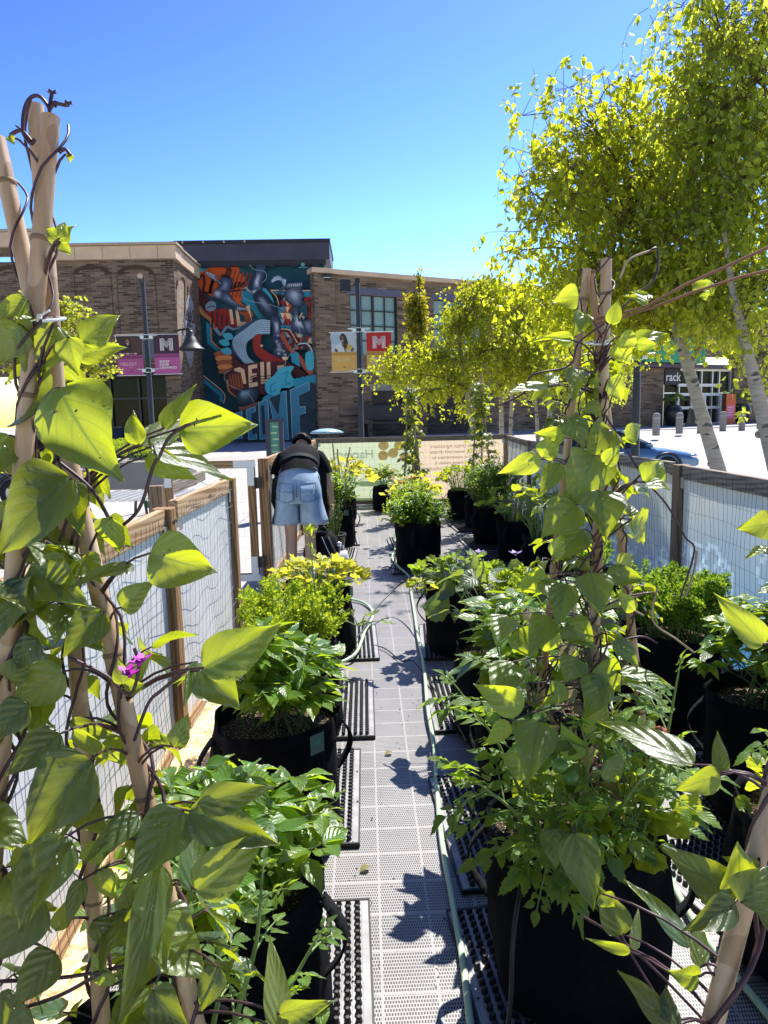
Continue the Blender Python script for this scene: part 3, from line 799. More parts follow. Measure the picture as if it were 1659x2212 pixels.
# building with the mural
MY = 38.0
def onM(px, py): return onY(px, py, MY)
mb_ = thing('mural_building', 'tall dark slate topped building with painted teal mural wall', 'building')
ml, mr = onM(404, 560)[0], onM(700, 560)[0]; mz0 = .35; mzt = onM(560, 570)[2]
w = MB(); w.col = (.007, .070, .105); w.box(((ml+mr)/2, MY+.25, (mz0+mzt)/2), (mr-ml, .5, mzt-mz0)); w.build('mural_wall', MT['paint'], mb_)
tz = onM(550, 524)[2]; x0, x1 = onM(381, 545)[0], onM(712, 545)[0]
w = MB(); w.box(((x0+x1)/2, MY+2.0, (mzt+tz)/2+.06), (x1-x0, 4.4, tz-mzt-.14)); w.build('slate_band', MT['slate'], mb_, .02)
w = MB(); w.box(((x0+x1)/2, MY+2.0, tz), (x1-x0+.1, 4.6, .16)); w.build('roof_cap', MT['slate_d'], mb_)
w = MB(); w.box(((ml+mr)/2+.1, MY-.12, mzt-.02), (mr-ml, .20, .24))
for k in range(6): w.box((ml+1+k*1.15, MY-.3, mzt-.2), (.35, .10, .08))
w.build('soffit_light_bar', MT['slate_d'], mb_)
w = MB(); w.box(((ml+mr)/2, MY-.15, mz0+.22), (mr-ml, .3, .5)); w.build('base_band', plain('pale_blue_base', (.10, .20, .27), .7, .3), mb_)
# ---- mural: flat paint, laid in thin coats.  q() takes points read off the wall picture
mu = MB(); _coat = [0.0]
MS = (550*.6636, 750*.6636, .339*.6636)
def q(col, pts, lift=True):
    if lift: _coat[0] += .003
    ps = [onM(MS[0]+x*MS[2], MS[1]+y*MS[2])-V3(0, .004+_coat[0], 0) for x, y in pts]
    mu.col = col; mu.add(ps, [tuple(range(len(ps)))], False)
def smooth_pts(pts, k=4):
    P_ = [V3(x, y, 0) for x, y in pts]; n = len(P_); out = []
    for i in range(n):
        a, b, c, d = P_[i-1], P_[i], P_[(i+1) % n], P_[(i+2) % n]
        for j in range(k):
            t = j/k; r = .5*((2*b)+(c-a)*t+(2*a-5*b+4*c-d)*t*t+(3*b-a-3*c+d)*t**3); out.append((r[0], r[1]))
    return out
def blob(col, pts): q(col, smooth_pts(pts))
def strokem(col, pts, w0, w1=None):
    w1 = w0 if w1 is None else w1; P_ = [V3(x, y, 0) for x, y in pts]
    fine = []; n = len(P_)
    for i in range(n-1):
        a, b, c, d = P_[max(i-1, 0)], P_[i], P_[i+1], P_[min(i+2, n-1)]
        for j in range(6):
            t = j/6; fine.append(.5*((2*b)+(c-a)*t+(2*a-5*b+4*c-d)*t*t+(3*b-a-3*c+d)*t**3))
    fine.append(P_[-1]); k = len(fine); Lh, Rh = [], []
    for i in range(k):
        tg = nrm(fine[min(i+1, k-1)]-fine[max(i-1, 0)]); nn = V3(-tg[1], tg[0], 0); wv = (w0+(w1-w0)*i/(k-1))/2
        Lh.append(fine[i]+nn*wv); Rh.append(fine[i]-nn*wv)
    _coat[0] += .003
    for i in range(k-1):
        q(col, [tuple(Lh[i][:2]), tuple(Lh[i+1][:2]), tuple(Rh[i+1][:2]), tuple(Rh[i][:2])], False)
def lerp(a, b, t): return tuple(a[i]*(1-t)+b[i]*t for i in range(3))
def shade(pts, hi, dark, light, n=9, mid=None):
    """airbrushed form: coats shrinking towards a highlight point"""
    base = smooth_pts(pts)
    for k in range(n):
        f = 1-k/n*.93; t = (k/(n-1))**1.25; cc = lerp(dark, light, t) if mid is None else (lerp(dark, mid, t*2) if t < .5 else lerp(mid, light, t*2-1))
        q(cc, [(hi[0]+(x-hi[0])*f, hi[1]+(y-hi[1])*f) for x, y in base])
TEAL, CY, CYL, OR, ORL, RED, MAR, PEACH = (.008, .075, .11), (.02, .27, .40), (.06, .42, .54), (.66, .10, .015), (.74, .26, .07), (.33, .022, .018), (.085, .014, .022), (.85, .55, .32)
NV, SL1, SL2, SL3, SL4, INK = (.010, .030, .055), (.035, .07, .12), (.10, .16, .24), (.25, .34, .43), (.58, .66, .72), (.03, .010, .014)
q((.005, .045, .07), [(275, 800), (640, 1000), (600, 1560), (340, 1560)])
q(CY, [(355, 880), (400, 900), (408, 1065), (520, 1175), (520, 1215), (370, 1085)]); q(ORL, [(400, 930), (410, 940), (415, 1060), (530, 1170), (525, 1180), (404, 1068)])
q(CY, [(335, 1420), (520, 1570), (520, 1660), (485, 1640), (485, 1590), (335, 1460)]); strokem(PEACH, [(332, 1395), (525, 1560), (525, 1660)], 9)
blob(OR, [(272, 400), (330, 355), (480, 345), (650, 345), (690, 420), (740, 470), (735, 600), (690, 690), (780, 760), (805, 830), (690, 800), (560, 690), (420, 640), (300, 560)])
for k in range(7): q((.30, .045, .010), [(560+k*38, 360+k*9), (576+k*38, 360+k*9), (500+k*38, 640), (484+k*38, 640)])
blob(CYL, [(272, 350), (340, 345), (410, 345), (370, 375), (300, 410), (272, 415)])
q(CY, [(735, 545), (800, 600), (860, 700), (960, 850), (960, 900), (860, 860), (800, 760), (700, 680), (700, 620)])
strokem(PEACH, [(735, 545), (800, 605), (850, 640)], 10)
blob(MAR, [(275, 560), (340, 620), (420, 700), (380, 760), (300, 720), (275, 690)])
strokem((.50, .22, .08), [(290, 740), (330, 800), (400, 860), (440, 940), (500, 1000)], 44, 20)
blob(RED, [(350, 760), (420, 770), (540, 750), (620, 830), (690, 910), (640, 930), (560, 940), (450, 940), (430, 870), (360, 800)])
for k in range(5): q(MAR, [(410+k*46, 775+k*18), (428+k*46, 775+k*18), (428+k*46, 930), (410+k*46, 930)])
strokem(SL3, [(450, 940), (500, 1000), (560, 930), (620, 950), (700, 930)], 34, 18)
q(PEACH, [(580, 760), (608, 760), (628, 900), (600, 905)]); q(PEACH, [(640, 770), (665, 770), (690, 880), (740, 880), (745, 730), (775, 715), (805, 900), (660, 925)])
blob((.36, .08, .02), [(725, 770), (760, 780), (790, 860), (760, 890), (730, 860)])
blob(SL3, [(355, 720), (400, 680), (450, 700), (450, 760), (400, 780), (360, 760)]); strokem(NV, [(365, 750), (410, 730), (450, 740)], 8)
strokem(INK, [(285, 480), (330, 430), (345, 500), (335, 590), (390, 600), (420, 520), (440, 440), (400, 560), (410, 610)], 20)
strokem(INK, [(520, 520), (560, 470), (590, 390), (570, 380), (545, 470), (550, 560), (600, 560), (610, 510), (585, 530), (620, 560), (650, 500), (630, 540), (660, 545), (680, 500), (690, 545), (720, 500), (735, 545)], 13)
strokem(INK, [(470, 600), (560, 590), (740, 575)], 14)
# winged foot
D0, D1, L0, L1 = (.022, .040, .085), (.075, .11, .20), (.24, .30, .42), (.60, .66, .74)
shade([(510, 440), (560, 440), (610, 470), (605, 540), (585, 600), (560, 640), (500, 650), (440, 650), (428, 600), (470, 560), (490, 500)], (545, 530), D0, L0, 9, D1)
shade([(470, 590), (560, 590), (640, 690), (740, 750), (750, 775), (690, 780), (610, 740), (520, 690), (450, 650)], (590, 665), D0, L0, 9, D1)
shade([(430, 600), (470, 570), (520, 600), (500, 660), (445, 650)], (470, 610), D1, L1, 6)
for k in range(5): shade([(655+k*20, 730+k*6), (673+k*20, 737+k*6), (680+k*19, 780), (660+k*19, 776)], (668+k*19, 752), D0, L1, 5)
blob(INK, [(505, 435), (560, 436), (610, 468), (560, 458)])
for k in range(7): strokem(L1 if k % 2 else L0, [(366+k*13, 408+k*5), (398+k*12, 446+k*7), (470+k*6, 500+k*4)], 20, 12); strokem(D0, [(372+k*13, 420+k*5), (404+k*12, 458+k*7), (468+k*6, 506+k*4)], 5, 3)
# diving figure: raised arm, back, reaching arm
shade([(850, 345), (935, 345), (930, 430), (905, 520), (905, 610), (850, 640), (805, 610), (800, 560), (815, 470), (850, 410)], (850, 500), D0, L1, 11, D1)
shade([(800, 590), (850, 575), (880, 610), (850, 640), (812, 635)], (828, 600), D1, L1, 6)
q(CY, smooth_pts([(915, 560), (960, 600), (1010, 680), (1020, 740), (950, 660), (905, 610)]))
strokem(CYL, [(925, 575), (990, 650), (1010, 730)], 26, 8); blob(MAR, [(960, 570), (1010, 590), (1065, 650), (1065, 720), (1030, 660)]); strokem(PEACH, [(985, 590), (1040, 650), (1062, 730)], 8)
shade([(820, 620), (905, 590), (1000, 690), (1060, 770), (1110, 850), (1090, 930), (1010, 920), (950, 860), (880, 790), (840, 710)], (905, 690), (.008, .02, .04), L0, 11, D0)
shade([(1050, 740), (1095, 760), (1122, 840), (1100, 910), (1060, 870)], (1085, 800), D0, CYL, 7)
shade([(985, 840), (1075, 850), (1092, 960), (1098, 1050), (1060, 1090), (1010, 1060), (1000, 960)], (1045, 930), D0, L1, 10, D1)
shade([(1000, 1040), (1098, 1030), (1150, 1140), (1190, 1195), (1150, 1235), (1060, 1240), (1005, 1195), (1035, 1110)], (1070, 1130), D0, L1, 10, D1)
for a, b in ((1040, 1010), (1030, 1070), (1060, 1120), (1095, 1160), (1050, 1185), (1110, 1195)): shade([(a, b), (a+30, b-8), (a+36, b+18), (a+8, b+26)], (a+14, b+6), D1, L1, 5)
# swirling cloth
blob(SL1, [(640, 1030), (720, 930), (840, 870), (970, 870), (990, 960), (900, 990), (800, 1060), (760, 1180), (830, 1290), (760, 1300), (680, 1240), (620, 1150)])
for k in range(14):
    t = k/13; strokem((.20, .32, .44) if k % 2 else (.42, .56, .66), [(985, 885+t*120), (880, 880+t*130), (760+t*50, 960+t*90), (640+t*120, 1060+t*40), (660+t*110, 1170+t*40), (760+t*85, 1295-t*10)], 12, 6)
    strokem(NV, [(985, 893+t*122), (880, 890+t*130), (770+t*50, 972+t*90), (652+t*120, 1068+t*40), (674+t*110, 1172+t*40), (770+t*85, 1290-t*10)], 5, 3)
blob(RED, [(830, 1040), (900, 1010), (900, 1120), (960, 1180), (1080, 1240), (1180, 1290), (1200, 1330), (1080, 1310), (960, 1280), (880, 1230), (830, 1150)])
blob(MAR, [(580, 1180), (620, 1160), (680, 1260), (760, 1310), (850, 1300), (800, 1360), (680, 1330), (600, 1260)])
blob(PEACH, [(895, 1115), (910, 1108), (920, 1122), (905, 1132)])
for k in range(5): blob(ORL if k % 2 else (.36, .10, .04), [(470+k*10, 1180+k*42), (600+k*4, 1170+k*42), (612+k*6, 1210+k*40), (480+k*10, 1222+k*40)])
for (a, b) in ((510, 1070), (545, 1010), (530, 1150)): blob(CYL, [(a, b), (a+70, b-10), (a+95, b+40), (a+50, b+55), (a+5, b+30)])
blob(MAR, [(600, 1340), (760, 1290), (1000, 1270), (1200, 1290), (1340, 1400), (1330, 1440), (1100, 1450), (940, 1580), (720, 1520), (640, 1600), (580, 1480)])
for k in range(5): q((.34, .09, .03), [(600+k*26, 1400-k*6), (614+k*26, 1396-k*6), (640+k*24, 1520), (622+k*24, 1530)])
# blocky cream letters
for (a, b, cc) in ((650, 1320, 'm'), (785, 1290, 'E'), (880, 1275, 'L'), (940, 1290, 'L')):
    if cc == 'm':
        q(PEACH, [(645, 1340), (700, 1322), (745, 1345), (765, 1480), (735, 1480), (712, 1370), (690, 1370), (652, 1355)]); 
    elif cc == 'E':
        q(PEACH, [(780, 1310), (865, 1290), (868, 1330), (815, 1340), (818, 1385), (860, 1378), (862, 1410), (820, 1420), (824, 1470), (870, 1460), (872, 1500), (790, 1515)])
    else: q(PEACH, [(a+15, 1275), (a+50, 1272), (a+55, 1440), (a+95, 1432), (a+97, 1470), (a+22, 1482)])
q(PEACH, [(1055, 1310), (1120, 1300), (1120, 1330), (1090, 1338), (1092, 1400), (1060, 1405)])
for y in (1400, 1425, 1452): strokem(INK, [(800, y+20), (860, y), (930, y+10), (1030, y-10)], 10, 4)
shade([(660, 1600), (700, 1540), (780, 1520), (870, 1515), (885, 1590), (840, 1660), (740, 1692), (670, 1660)], (740, 1560), (.008, .02, .035), (.30, .45, .52), 11, (.05, .10, .14))
strokem((.42, .16, .08), [(590, 1440), (600, 1540), (670, 1600)], 26, 10); blob((.38, .12, .08), [(690, 1700), (760, 1690), (870, 1650), (885, 1640), (860, 1690), (720, 1730)])
# patchwork of small triangles
rt = random.Random(5)
for i in range(7):
    for j in range(9):
        x, y = 1085+i*46, 640+j*58
        if (i > 2 and j < 5) or (i > 4 and 4 < j < 6): continue
        cs = [RED, OR, PEACH, CY, MAR, SL3, TEAL, (.16, .02, .03)]
        q(rt.choice(cs), [(x, y), (x+46, y), (x+23, y+56)]); q(rt.choice(cs), [(x+46, y), (x+69, y+56), (x+23, y+56)], False)
q((.012, .07, .10), [(1290, 690), (1340, 720), (1345, 860), (1280, 870), (1265, 780)]); strokem(PEACH, [(1296, 815), (1270, 855), (1290, 885), (1310, 860), (1285, 845)], 9)
q(CY, [(1010, 615), (1385, 615), (1385, 670), (1300, 668), (1060, 640)]); strokem(PEACH, [(1000, 605), (1200, 607), (1385, 608)], 9)
blob(RED, [(1310, 680), (1390, 680), (1400, 860), (1350, 870), (1350, 760)])
for k in range(3): strokem(MAR, [(1335+k*20, 690), (1375, 720+k*20), (1355+k*12, 790), (1390, 850)], 8)
# bust in profile
shade([(1205, 740), (1260, 770), (1262, 860), (1330, 880), (1395, 885), (1398, 1020), (1300, 1020), (1210, 985), (1185, 920), (1205, 850)], (1250, 910), D0, L1, 10, D1)
shade([(1290, 890), (1395, 880), (1398, 1020), (1330, 1005), (1310, 950)], (1350, 930), (.012, .03, .06), L0, 7)
shade([(1125, 640), (1170, 570), (1230, 545), (1285, 560), (1292, 605), (1318, 668), (1296, 684), (1306, 706), (1290, 758), (1230, 765), (1180, 735), (1140, 700)], (1225, 650), D0, (.42, .49, .58), 12, (.16, .21, .31))
strokem(D0, [(1215, 612), (1245, 600), (1278, 606)], 10, 6); strokem(D0, [(1232, 628), (1255, 622), (1275, 628)], 7); strokem(D0, [(1270, 700), (1300, 696)], 7, 4); strokem(D1, [(1290, 640), (1312, 668), (1288, 682)], 7, 4); strokem(D0, [(1150, 690), (1200, 750), (1262, 766)], 9, 5); strokem(D1, [(1150, 650), (1165, 690)], 12)
for k in range(8): shade([(1140+k*20, 590-k*6), (1160+k*19, 545-k*2), (1185+k*16, 550), (1182+k*16, 590)], (1165+k*18, 560), D0, L1, 5)
strokem(SL1, [(1075, 650), (1110, 600), (1160, 560)], 34, 20)
for k in range(5): strokem((.60, .66, .74) if k % 2 else (.25, .32, .44), [(1010+k*8, 535-k*10), (1070+k*6, 510-k*4), (1150-k*4, 520+k*14)], 22, 16)
# ribbons, vines and script
strokem(MAR, [(1090, 990), (1160, 990), (1220, 1080), (1180, 1160), (1120, 1120)], 34); strokem(PEACH, [(1100, 975), (1180, 985), (1240, 1080), (1270, 1120)], 7)
strokem((.36, .07, .04), [(1100, 1020), (1180, 1150), (1270, 1240), (1330, 1330), (1390, 1390)], 34, 50); strokem(MAR, [(1240, 1120), (1330, 1130), (1390, 1230)], 40, 20)
strokem(SL4, [(1260, 1115), (1340, 1110), (1390, 1180), (1385, 1260)], 9, 14); blob(CYL, [(1330, 1200), (1400, 1190), (1405, 1340), (1370, 1360), (1335, 1330)])
q(CY, [(1190, 1200), (1260, 1190), (1280, 1330), (1200, 1280)]); blob(PEACH, [(1110, 1235), (1165, 1235), (1155, 1262), (1125, 1262)])
for pts in ([(810, 375), (850, 420), (950, 440), (965, 500), (925, 548)], [(795, 575), (740, 610), (760, 690), (880, 730), (1040, 760), (1180, 830), (1240, 900), (1290, 1060), (1240, 1140), (1150, 1260), (1140, 1330)], [(640, 1350), (575, 1400), (600, 1480), (690, 1530), (800, 1580), (850, 1660)]): strokem((.26, .34, .38), pts, 5)
blob(CYL, [(960, 1470), (1040, 1400), (1090, 1340), (1220, 1320), (1190, 1390), (1230, 1460), (1190, 1520), (1100, 1530), (1090, 1640), (1010, 1600), (960, 1550)])
strokem(CY, [(1060, 1470), (1010, 1500), (1010, 1560), (1060, 1540)], 16); strokem(CY, [(1120, 1400), (1170, 1370), (1140, 1460), (1190, 1480), (1110, 1500)], 12)
for k in range(4): blob(CY, [(1215+k*52, 1450-k*10), (1265+k*52, 1430-k*10), (1275+k*50, 1500), (1220+k*50, 1510)])
blob(CY, [(930, 1620), (990, 1580), (1040, 1600), (1020, 1650), (940, 1660)])
# tall blue letters along the foot of the wall
DK, LB, EDG = (.014, .035, .055), (.05, .22, .34), (.25, .52, .62)
def letter(pts, e=10): q(EDG, pts); c_ = (sum(p[0] for p in pts)/len(pts), sum(p[1] for p in pts)/len(pts)); q(LB, [(p[0]+(e if p[0] < c_[0] else -e)*.6, p[1]+(e if p[1] < c_[1] else -e)*.6) for p in pts])
q(DK, [(640, 1760), (870, 1690), (990, 1620), (1180, 1540), (1370, 1470), (1430, 1480), (1430, 2010), (660, 2010)])
letter([(668, 1760), (740, 1735), (745, 1990), (680, 2000)]); q(DK, [(692, 1800), (715, 1790), (722, 1950), (700, 1955)])
letter([(775, 1725), (862, 1690), (866, 1740), (818, 1760), (830, 1960), (878, 1950), (880, 2000), (800, 2008)])
letter([(890, 1660), (968, 1625), (985, 1650), (1000, 1990), (905, 2005)]); q(DK, [(912, 1690), (945, 1680), (965, 1950), (932, 1955)])
letter([(985, 1610), (1030, 1690), (1075, 1790), (1090, 1700), (1105, 1560), (1150, 1545), (1175, 2005), (1140, 2005), (1125, 1730), (1085, 2000), (1060, 2000), (1015, 1760)])
letter([(1185, 1540), (1365, 1465), (1368, 1545), (1265, 1590), (1272, 1700), (1330, 1690), (1333, 1755), (1275, 1770), (1282, 1950), (1215, 2008), (1205, 1990)])
for y in (1600, 1790, 1850): q((.020, .045, .062), [(1275, y), (1420, y+60), (1425, y+130), (1290, y+70)])
mo = blob((.12, .34, .38), [(1290, 370), (1306, 360), (1322, 372), (1320, 392), (1292, 392)]); q((.10, .28, .32), [(1268, 400), (1348, 400), (1348, 408), (1268, 408)])
mu.build('mural', MT['paint'], mb_)

# left brick building
LY = 33.4
def onL(px, py): return onY(px, py, LY)
lb = thing('brick_shop_building', 'brown brick building with blind arches and cream cornice left of mural', 'building')
cx_ = onL(374, 560)[0]; lz1 = onL(374, 560)[2]; lzt = onL(374, 531)[2]; rx = onY(428, 600, MY)[0]
w = MB(); zsh = onL(330, 806)[2]
w.box((cx_-15, LY+.4, (lz1+zsh)/2), (30, .8, lz1-zsh))
pr = [onL(270, 806)[0], onL(405-30, 806)[0]]
w.box((cx_-.35, LY+.4, (zsh+.2)/2), (.7, .8, zsh-.2)); w.box((cx_-15+.0-6, LY+.4, (zsh+.2)/2), (18-7.2, .8, zsh-.2))
# raised higher section on the far left
hx = onL(118, 500)[0]; hz = onL(60, 512)[2]; w.box((hx-9, LY+.45, (lz1+hz)/2+.2), (18, .7, hz-lz1-.4))
# return wall running back to the mural
P0, P1 = V3(cx_+.002, LY+.01, 0), V3(rx, MY-.02, 0); ld = nrm(P1-P0); lnn = V3(ld[1], -ld[0], 0)
w.plate([P0+V3(0, 0, .3), P1+V3(0, 0, .3), P1+V3(0, 0, lz1), P0+V3(0, 0, lz1)], -lnn*.5)
w.build('wall', MT['brick_l'], lb)
cc = MB(); cc.box((hx/2+cx_/2+.05, LY+.3, (lz1+lzt)/2), (cx_-hx+.25, 1.0, lzt-lz1-.02)); cc.plate([P0+lnn*.12+V3(0, 0, lz1+.005), P1+lnn*.12+V3(0, 0, lz1+.005), P1+lnn*.12+V3(0, 0, lzt-.02), P0+lnn*.12+V3(0, 0, lzt-.02)], -lnn*.6)
cc.build('cornice', MT['stone'], lb)
cc = MB(); cc.box((hx/2+cx_/2+.05, LY+.25, lzt+.06), (cx_-hx+.45, 1.2, .10)); cc.plate([P0+lnn*.22+V3(0, 0, lzt+.012), P1+lnn*.22+V3(0, 0, lzt+.012), P1+lnn*.22+V3(0, 0, lzt+.10), P0+lnn*.22+V3(0, 0, lzt+.10)], -lnn*.8)
for k in range(9): cc.box((hx+1+k*.95, LY, lzt+.15), (.05, .05, .10))
cc.box((hx-9.05, LY+.3, hz+.25), (18.1, 1.1, .12)); cc.build('coping', plain('coping_cap', (.46, .36, .27), .7, .3), lb)
cc = MB(); cc.box((hx-9.1, LY+.3, hz-.14), (18.1, 1.0, .62)); cc.build('upper_cornice', MT['stone'], lb)
for k in range(14):
    pass
jm = MB()
for k in range(7): jm.box((hx+.9+k*1.25, LY-.203, (lz1+lzt)/2), (.012, .01, lzt-lz1-.06))
jm.build('cornice_joint', MT['slate_d'], lb)
def arch(mb, fn, x0, x1, ytop, yspring, ybot, nv, band=11):
    pts = []; n = 14
    for k in range(n+1):
        a = pi*k/n; px = (x0+x1)/2-(x1-x0)/2*cos(a); py = yspring-(yspring-ytop)*sin(a); pts.append((px, py))
    for k in range(n):
        (ax, ay), (bx, by) = pts[k], pts[k+1]; cx0, cy0 = (x0+x1)/2, yspring
        def inn(x, y): 
            f = 1-band/max(8, math.hypot(x-cx0, (y-cy0)*1.0)); return (cx0+(x-cx0)*f, cy0+(y-cy0)*f if y < cy0-1 else y+2)
        i0, i1 = inn(ax, ay), inn(bx, by); g = .06
        a2 = (ax+(bx-ax)*g, ay+(by-ay)*g)
        for s in (0, .52):
            s0, s1 = s+.04, s+.48
            m = lambda u, v, t: (u[0]+(v[0]-u[0])*t, u[1]+(v[1]-u[1])*t)
            o0, o1 = m((ax, ay), (bx, by), s0), m((ax, ay), (bx, by), s1); n0, n1 = m(i0, i1, s0), m(i0, i1, s1)
            mb.plate([fn(*o0), fn(*o1), fn(*n1), fn(*n0)], nv*.05)
abk = plain('arch_brick', (.085, .056, .040), .85, .2, 0, .4, 40)
for (x0, x1) in ((158, 238), (254, 332), (-12, 60)):
    ar = MB(); arch(ar, lambda a, b: onL(a, b), x0, x1, 573, 592, 700, V3(0, -1, 0), 9); ar.build('brick_arch', abk, lb)
gr = MB()
for px in (160, 239, 252, 335):
    a, b = onL(px, 594), onL(px+(4 if px > 200 else 2), 720); gr.box((a[0], LY-.006, (a[2]+b[2])/2), (.03, .012, a[2]-b[2]))
gr.build('brick_joint', plain('dark_joint', (.07, .055, .045), .9, .1), lb)  # dark vertical joints beside the blind arches
# return wall: blind arches with chalky lettering panels
def onRet(px, py): return onPlane(px, py, P0+lnn*.012, lnn)
rp_ = MB(); rp_.col = (.36, .30, .25)
Z2 = lambda x, y: ((550+x*.339)*.6636, (750+y*.339)*.6636)
def pz(col, pts, off=0.0):
    rp_.col = col; ps = [onRet(*Z2(x, y))+lnn*off for x, y in pts]; rp_.add(ps, [tuple(range(len(ps)))], False)
pz((.34, .26, .19), smooth_pts([(75, 600), (85, 470), (105, 440), (130, 470), (148, 560), (150, 700), (120, 1000), (95, 1260), (80, 900)], 3), .004)
pz((.34, .34, .38), smooth_pts([(195, 610), (230, 700), (250, 800), (245, 1000), (235, 1200), (207, 1320), (165, 1200), (130, 1050), (140, 800), (165, 700)], 3), .004)
rq = random.Random(3)
for k in range(120):
    y = rq.uniform(650, 1280); c0 = 195+rq.uniform(-1, 1)*min(50, (1320-y)*.16, (y-600)*.4); g = rq.choice([.52, .44, .20, .26])
    pz((g, g, g*1.05), [(c0, y), (c0+rq.uniform(6, 16), y+rq.uniform(-14, 6)), (c0+rq.uniform(4, 12), y+rq.uniform(10, 26))], .007+k*.00005)
for k in range(70):
    y = rq.uniform(520, 1150); c0 = 112+rq.uniform(-1, 1)*26; g = rq.choice([.55, .46, .25])
    pz((g, g*.86, g*.72), [(c0, y), (c0+rq.uniform(4, 12), y+rq.uniform(-14, 6)), (c0+rq.uniform(3, 8), y+rq.uniform(10, 26))], .007+k*.00005)
exr, eyr = ld, V3(0, 0, 1)
for (s, xx, yy, sz) in (('MAS', 158, 850, .92), ('IGIE', 140, 950, .92), ('SAL', 134, 1065, .92)):
    rp_.col = (.06, .06, .08); o_ = onRet(*Z2(xx, yy))+lnn*.016; put_text(rp_, s, sz, o_, exr*.95, eyr, bold=.012)
rp_.build('wall_art', MT['paint'], lb)
ra = MB(); 
for (x0, x1, yt, ysp) in ((76, 150, 432, 520), (180, 238, 500, 580)):
    pts = [((x0+x1)/2-(x1-x0)/2*cos(pi*k/10), ysp-(ysp-yt)*sin(pi*k/10)) for k in range(11)]+[(x1, ysp+300)]
    for a, b in zip(pts[:-1], pts[1:]):
        o0, o1 = onRet(*Z2(*a)), onRet(*Z2(*b)); ra.bar(o0, o1, .16, .12, lnn)
ra.build('return_arch', plain('return_arch_brick', (.17, .125, .095), .9, .2, 0, .3, 30), lb)  # one brown brick tone for the return wall arches
ds = MB(); a = onL(308, 722); b = onL(334, 732); ds.box(((onL(250, 722)[0]+b[0])/2, LY-.06, (a[2]+b[2])/2), (b[0]-onL(250, 722)[0], .12, .26)); ds.build('sign_band', MT['stone'], lb)
lv = MB(); a, b = onL(250, 733), onL(336, 775); 
for k in range(9): z = b[2]+(a[2]-b[2])*(k+.5)/9; lv.box(((a[0]+b[0])/2, LY-.03, z), (b[0]-a[0], .06, .09))
lv.build('louvre', plain('blue_grey_louvre', (.10, .13, .16), .5, .5), lb)
sg = MB(); sg.box((cx_-4.0, LY+.55, (zsh+.2)/2), (7.6, .05, zsh-.2)); sg.build('shop_window', MT['shopglass'], lb)
sf = MB()
for k in range(6): sf.box((cx_-.75-k*1.35, LY+.45, (zsh+.2)/2), (.10, .14, zsh-.2))
for z in (zsh-.12, zsh-1.15, .95): sf.box((cx_-4.0, LY+.46, z), (7.5, .12, .09))
sf.build('shop_frame', MT['black'], lb)
aw = MB(); aw.box((cx_-3.9, LY-.12, zsh+.02), (7.9, .35, .30)); aw.build('canopy_band', MT['slate_d'], lb)
# gooseneck lamp on the corner
gl = thing('gooseneck_lamp', 'black bell shaped gooseneck lamp by the plum coloured banner', 'wall lamp')
g = MB(); hub = onL(391, 714)-V3(0, .25, 0); tip = onL(421, 716)-V3(0, .9, 0); bell = onL(421, 760)-V3(0, .9, 0)
g.tube([onL(385, 714)-V3(0, .02, 0), hub, tip+V3(-.05, 0, .02), tip, tip-V3(0, 0, .15)], .045, 8); g.build('arm', MT['black'], gl)
g = MB(); hh = tip[2]-bell[2]
g.lathe([(.001, -.05), (.10, -.06), (.13, -.15), (.16, -.34*hh), (.22, -.40*hh), (.30, -.6*hh), (.44, -.82*hh), (.60, -.96*hh), (.62, -hh), (.57, -hh+.02), (.40, -.8*hh), (.001, -.5*hh)], 24, tip); g.build('bell_shade', MT['dkgrey'], gl)
# ------------------------------------------------------------------ shop front at the right end of the brick line
def onSF(px, py, off=0.0): return onR(px, py, off)
sfb = thing('shop_front', 'glazed shop entrance with white door frame under a green fascia', 'shop front')
s0, s1 = rs_(onSF(1372, 860)), rs_(onSF(1582, 860)); zt_, zb_ = onSF(1480, 800)[2], onSF(1480, 922)[2]
m = MB(); rbox(m, s0, s1, zb_, zt_, -.30, -.34); m.build('glazing', MT['shopglass'], sfb)
m = MB()
for px in (1378, 1404, 1436, 1470, 1518, 1541, 1556, 1580):
    s = rs_(onSF(px, 860)); rbox(m, s-.05, s+.05, zb_, zt_, -.12, -.29)
zm = onSF(1440, 849)[2]; rbox(m, s0, rs_(onSF(1463, 860)), zm-.05, zm+.05, -.13, -.28); rbox(m, rs_(onSF(1556, 860)), s1, zm-.05, zm+.05, -.13, -.28)
rbox(m, s0, s1, zt_-.02, zt_+.12, -.10, -.29); m.build('mullions', MT['alu'], sfb)
m = MB(); d0, d1 = rs_(onSF(1464, 880)), rs_(onSF(1556, 880)); dz = onSF(1500, 852)[2]
for s in (d0, d0+(d1-d0)*.33, d0+(d1-d0)*.62, d1): rbox(m, s-.11, s+.11, zb_, dz, .02, -.11)
for z in (dz, zb_+.15, (dz+zb_)/2+.2, onSF(1500, 832)[2]): rbox(m, d0, d1, z-.10, z+.10, .015, -.105)
m.build('door_frame', MT['white_fr'], sfb)
m = MB(); f0, f1 = rs_(onSF(1378, 780)), rs_(onSF(1505, 780)); rbox(m, f0, f1, onSF(1440, 785)[2], onSF(1440, 700)[2], .7, -.2)
m.build('green_fascia', plain('green_fascia_paint', (.03, .30, .15), .5, .4), sfb)
m = MB(); rbox(m, S1+.01, s1+5, onSF(1440, 768)[2], RZT-.3, -.01, -.4); m.build('upper_wall', MT['brick_r'], sfb)
m = MB(); rbox(m, s0-.2, s1+.4, zt_+.13, onSF(1440, 787)[2], .55, -.2); m.build('soffit_beam', plain('plum_beam', (.07, .045, .075), .5, .4), sfb)
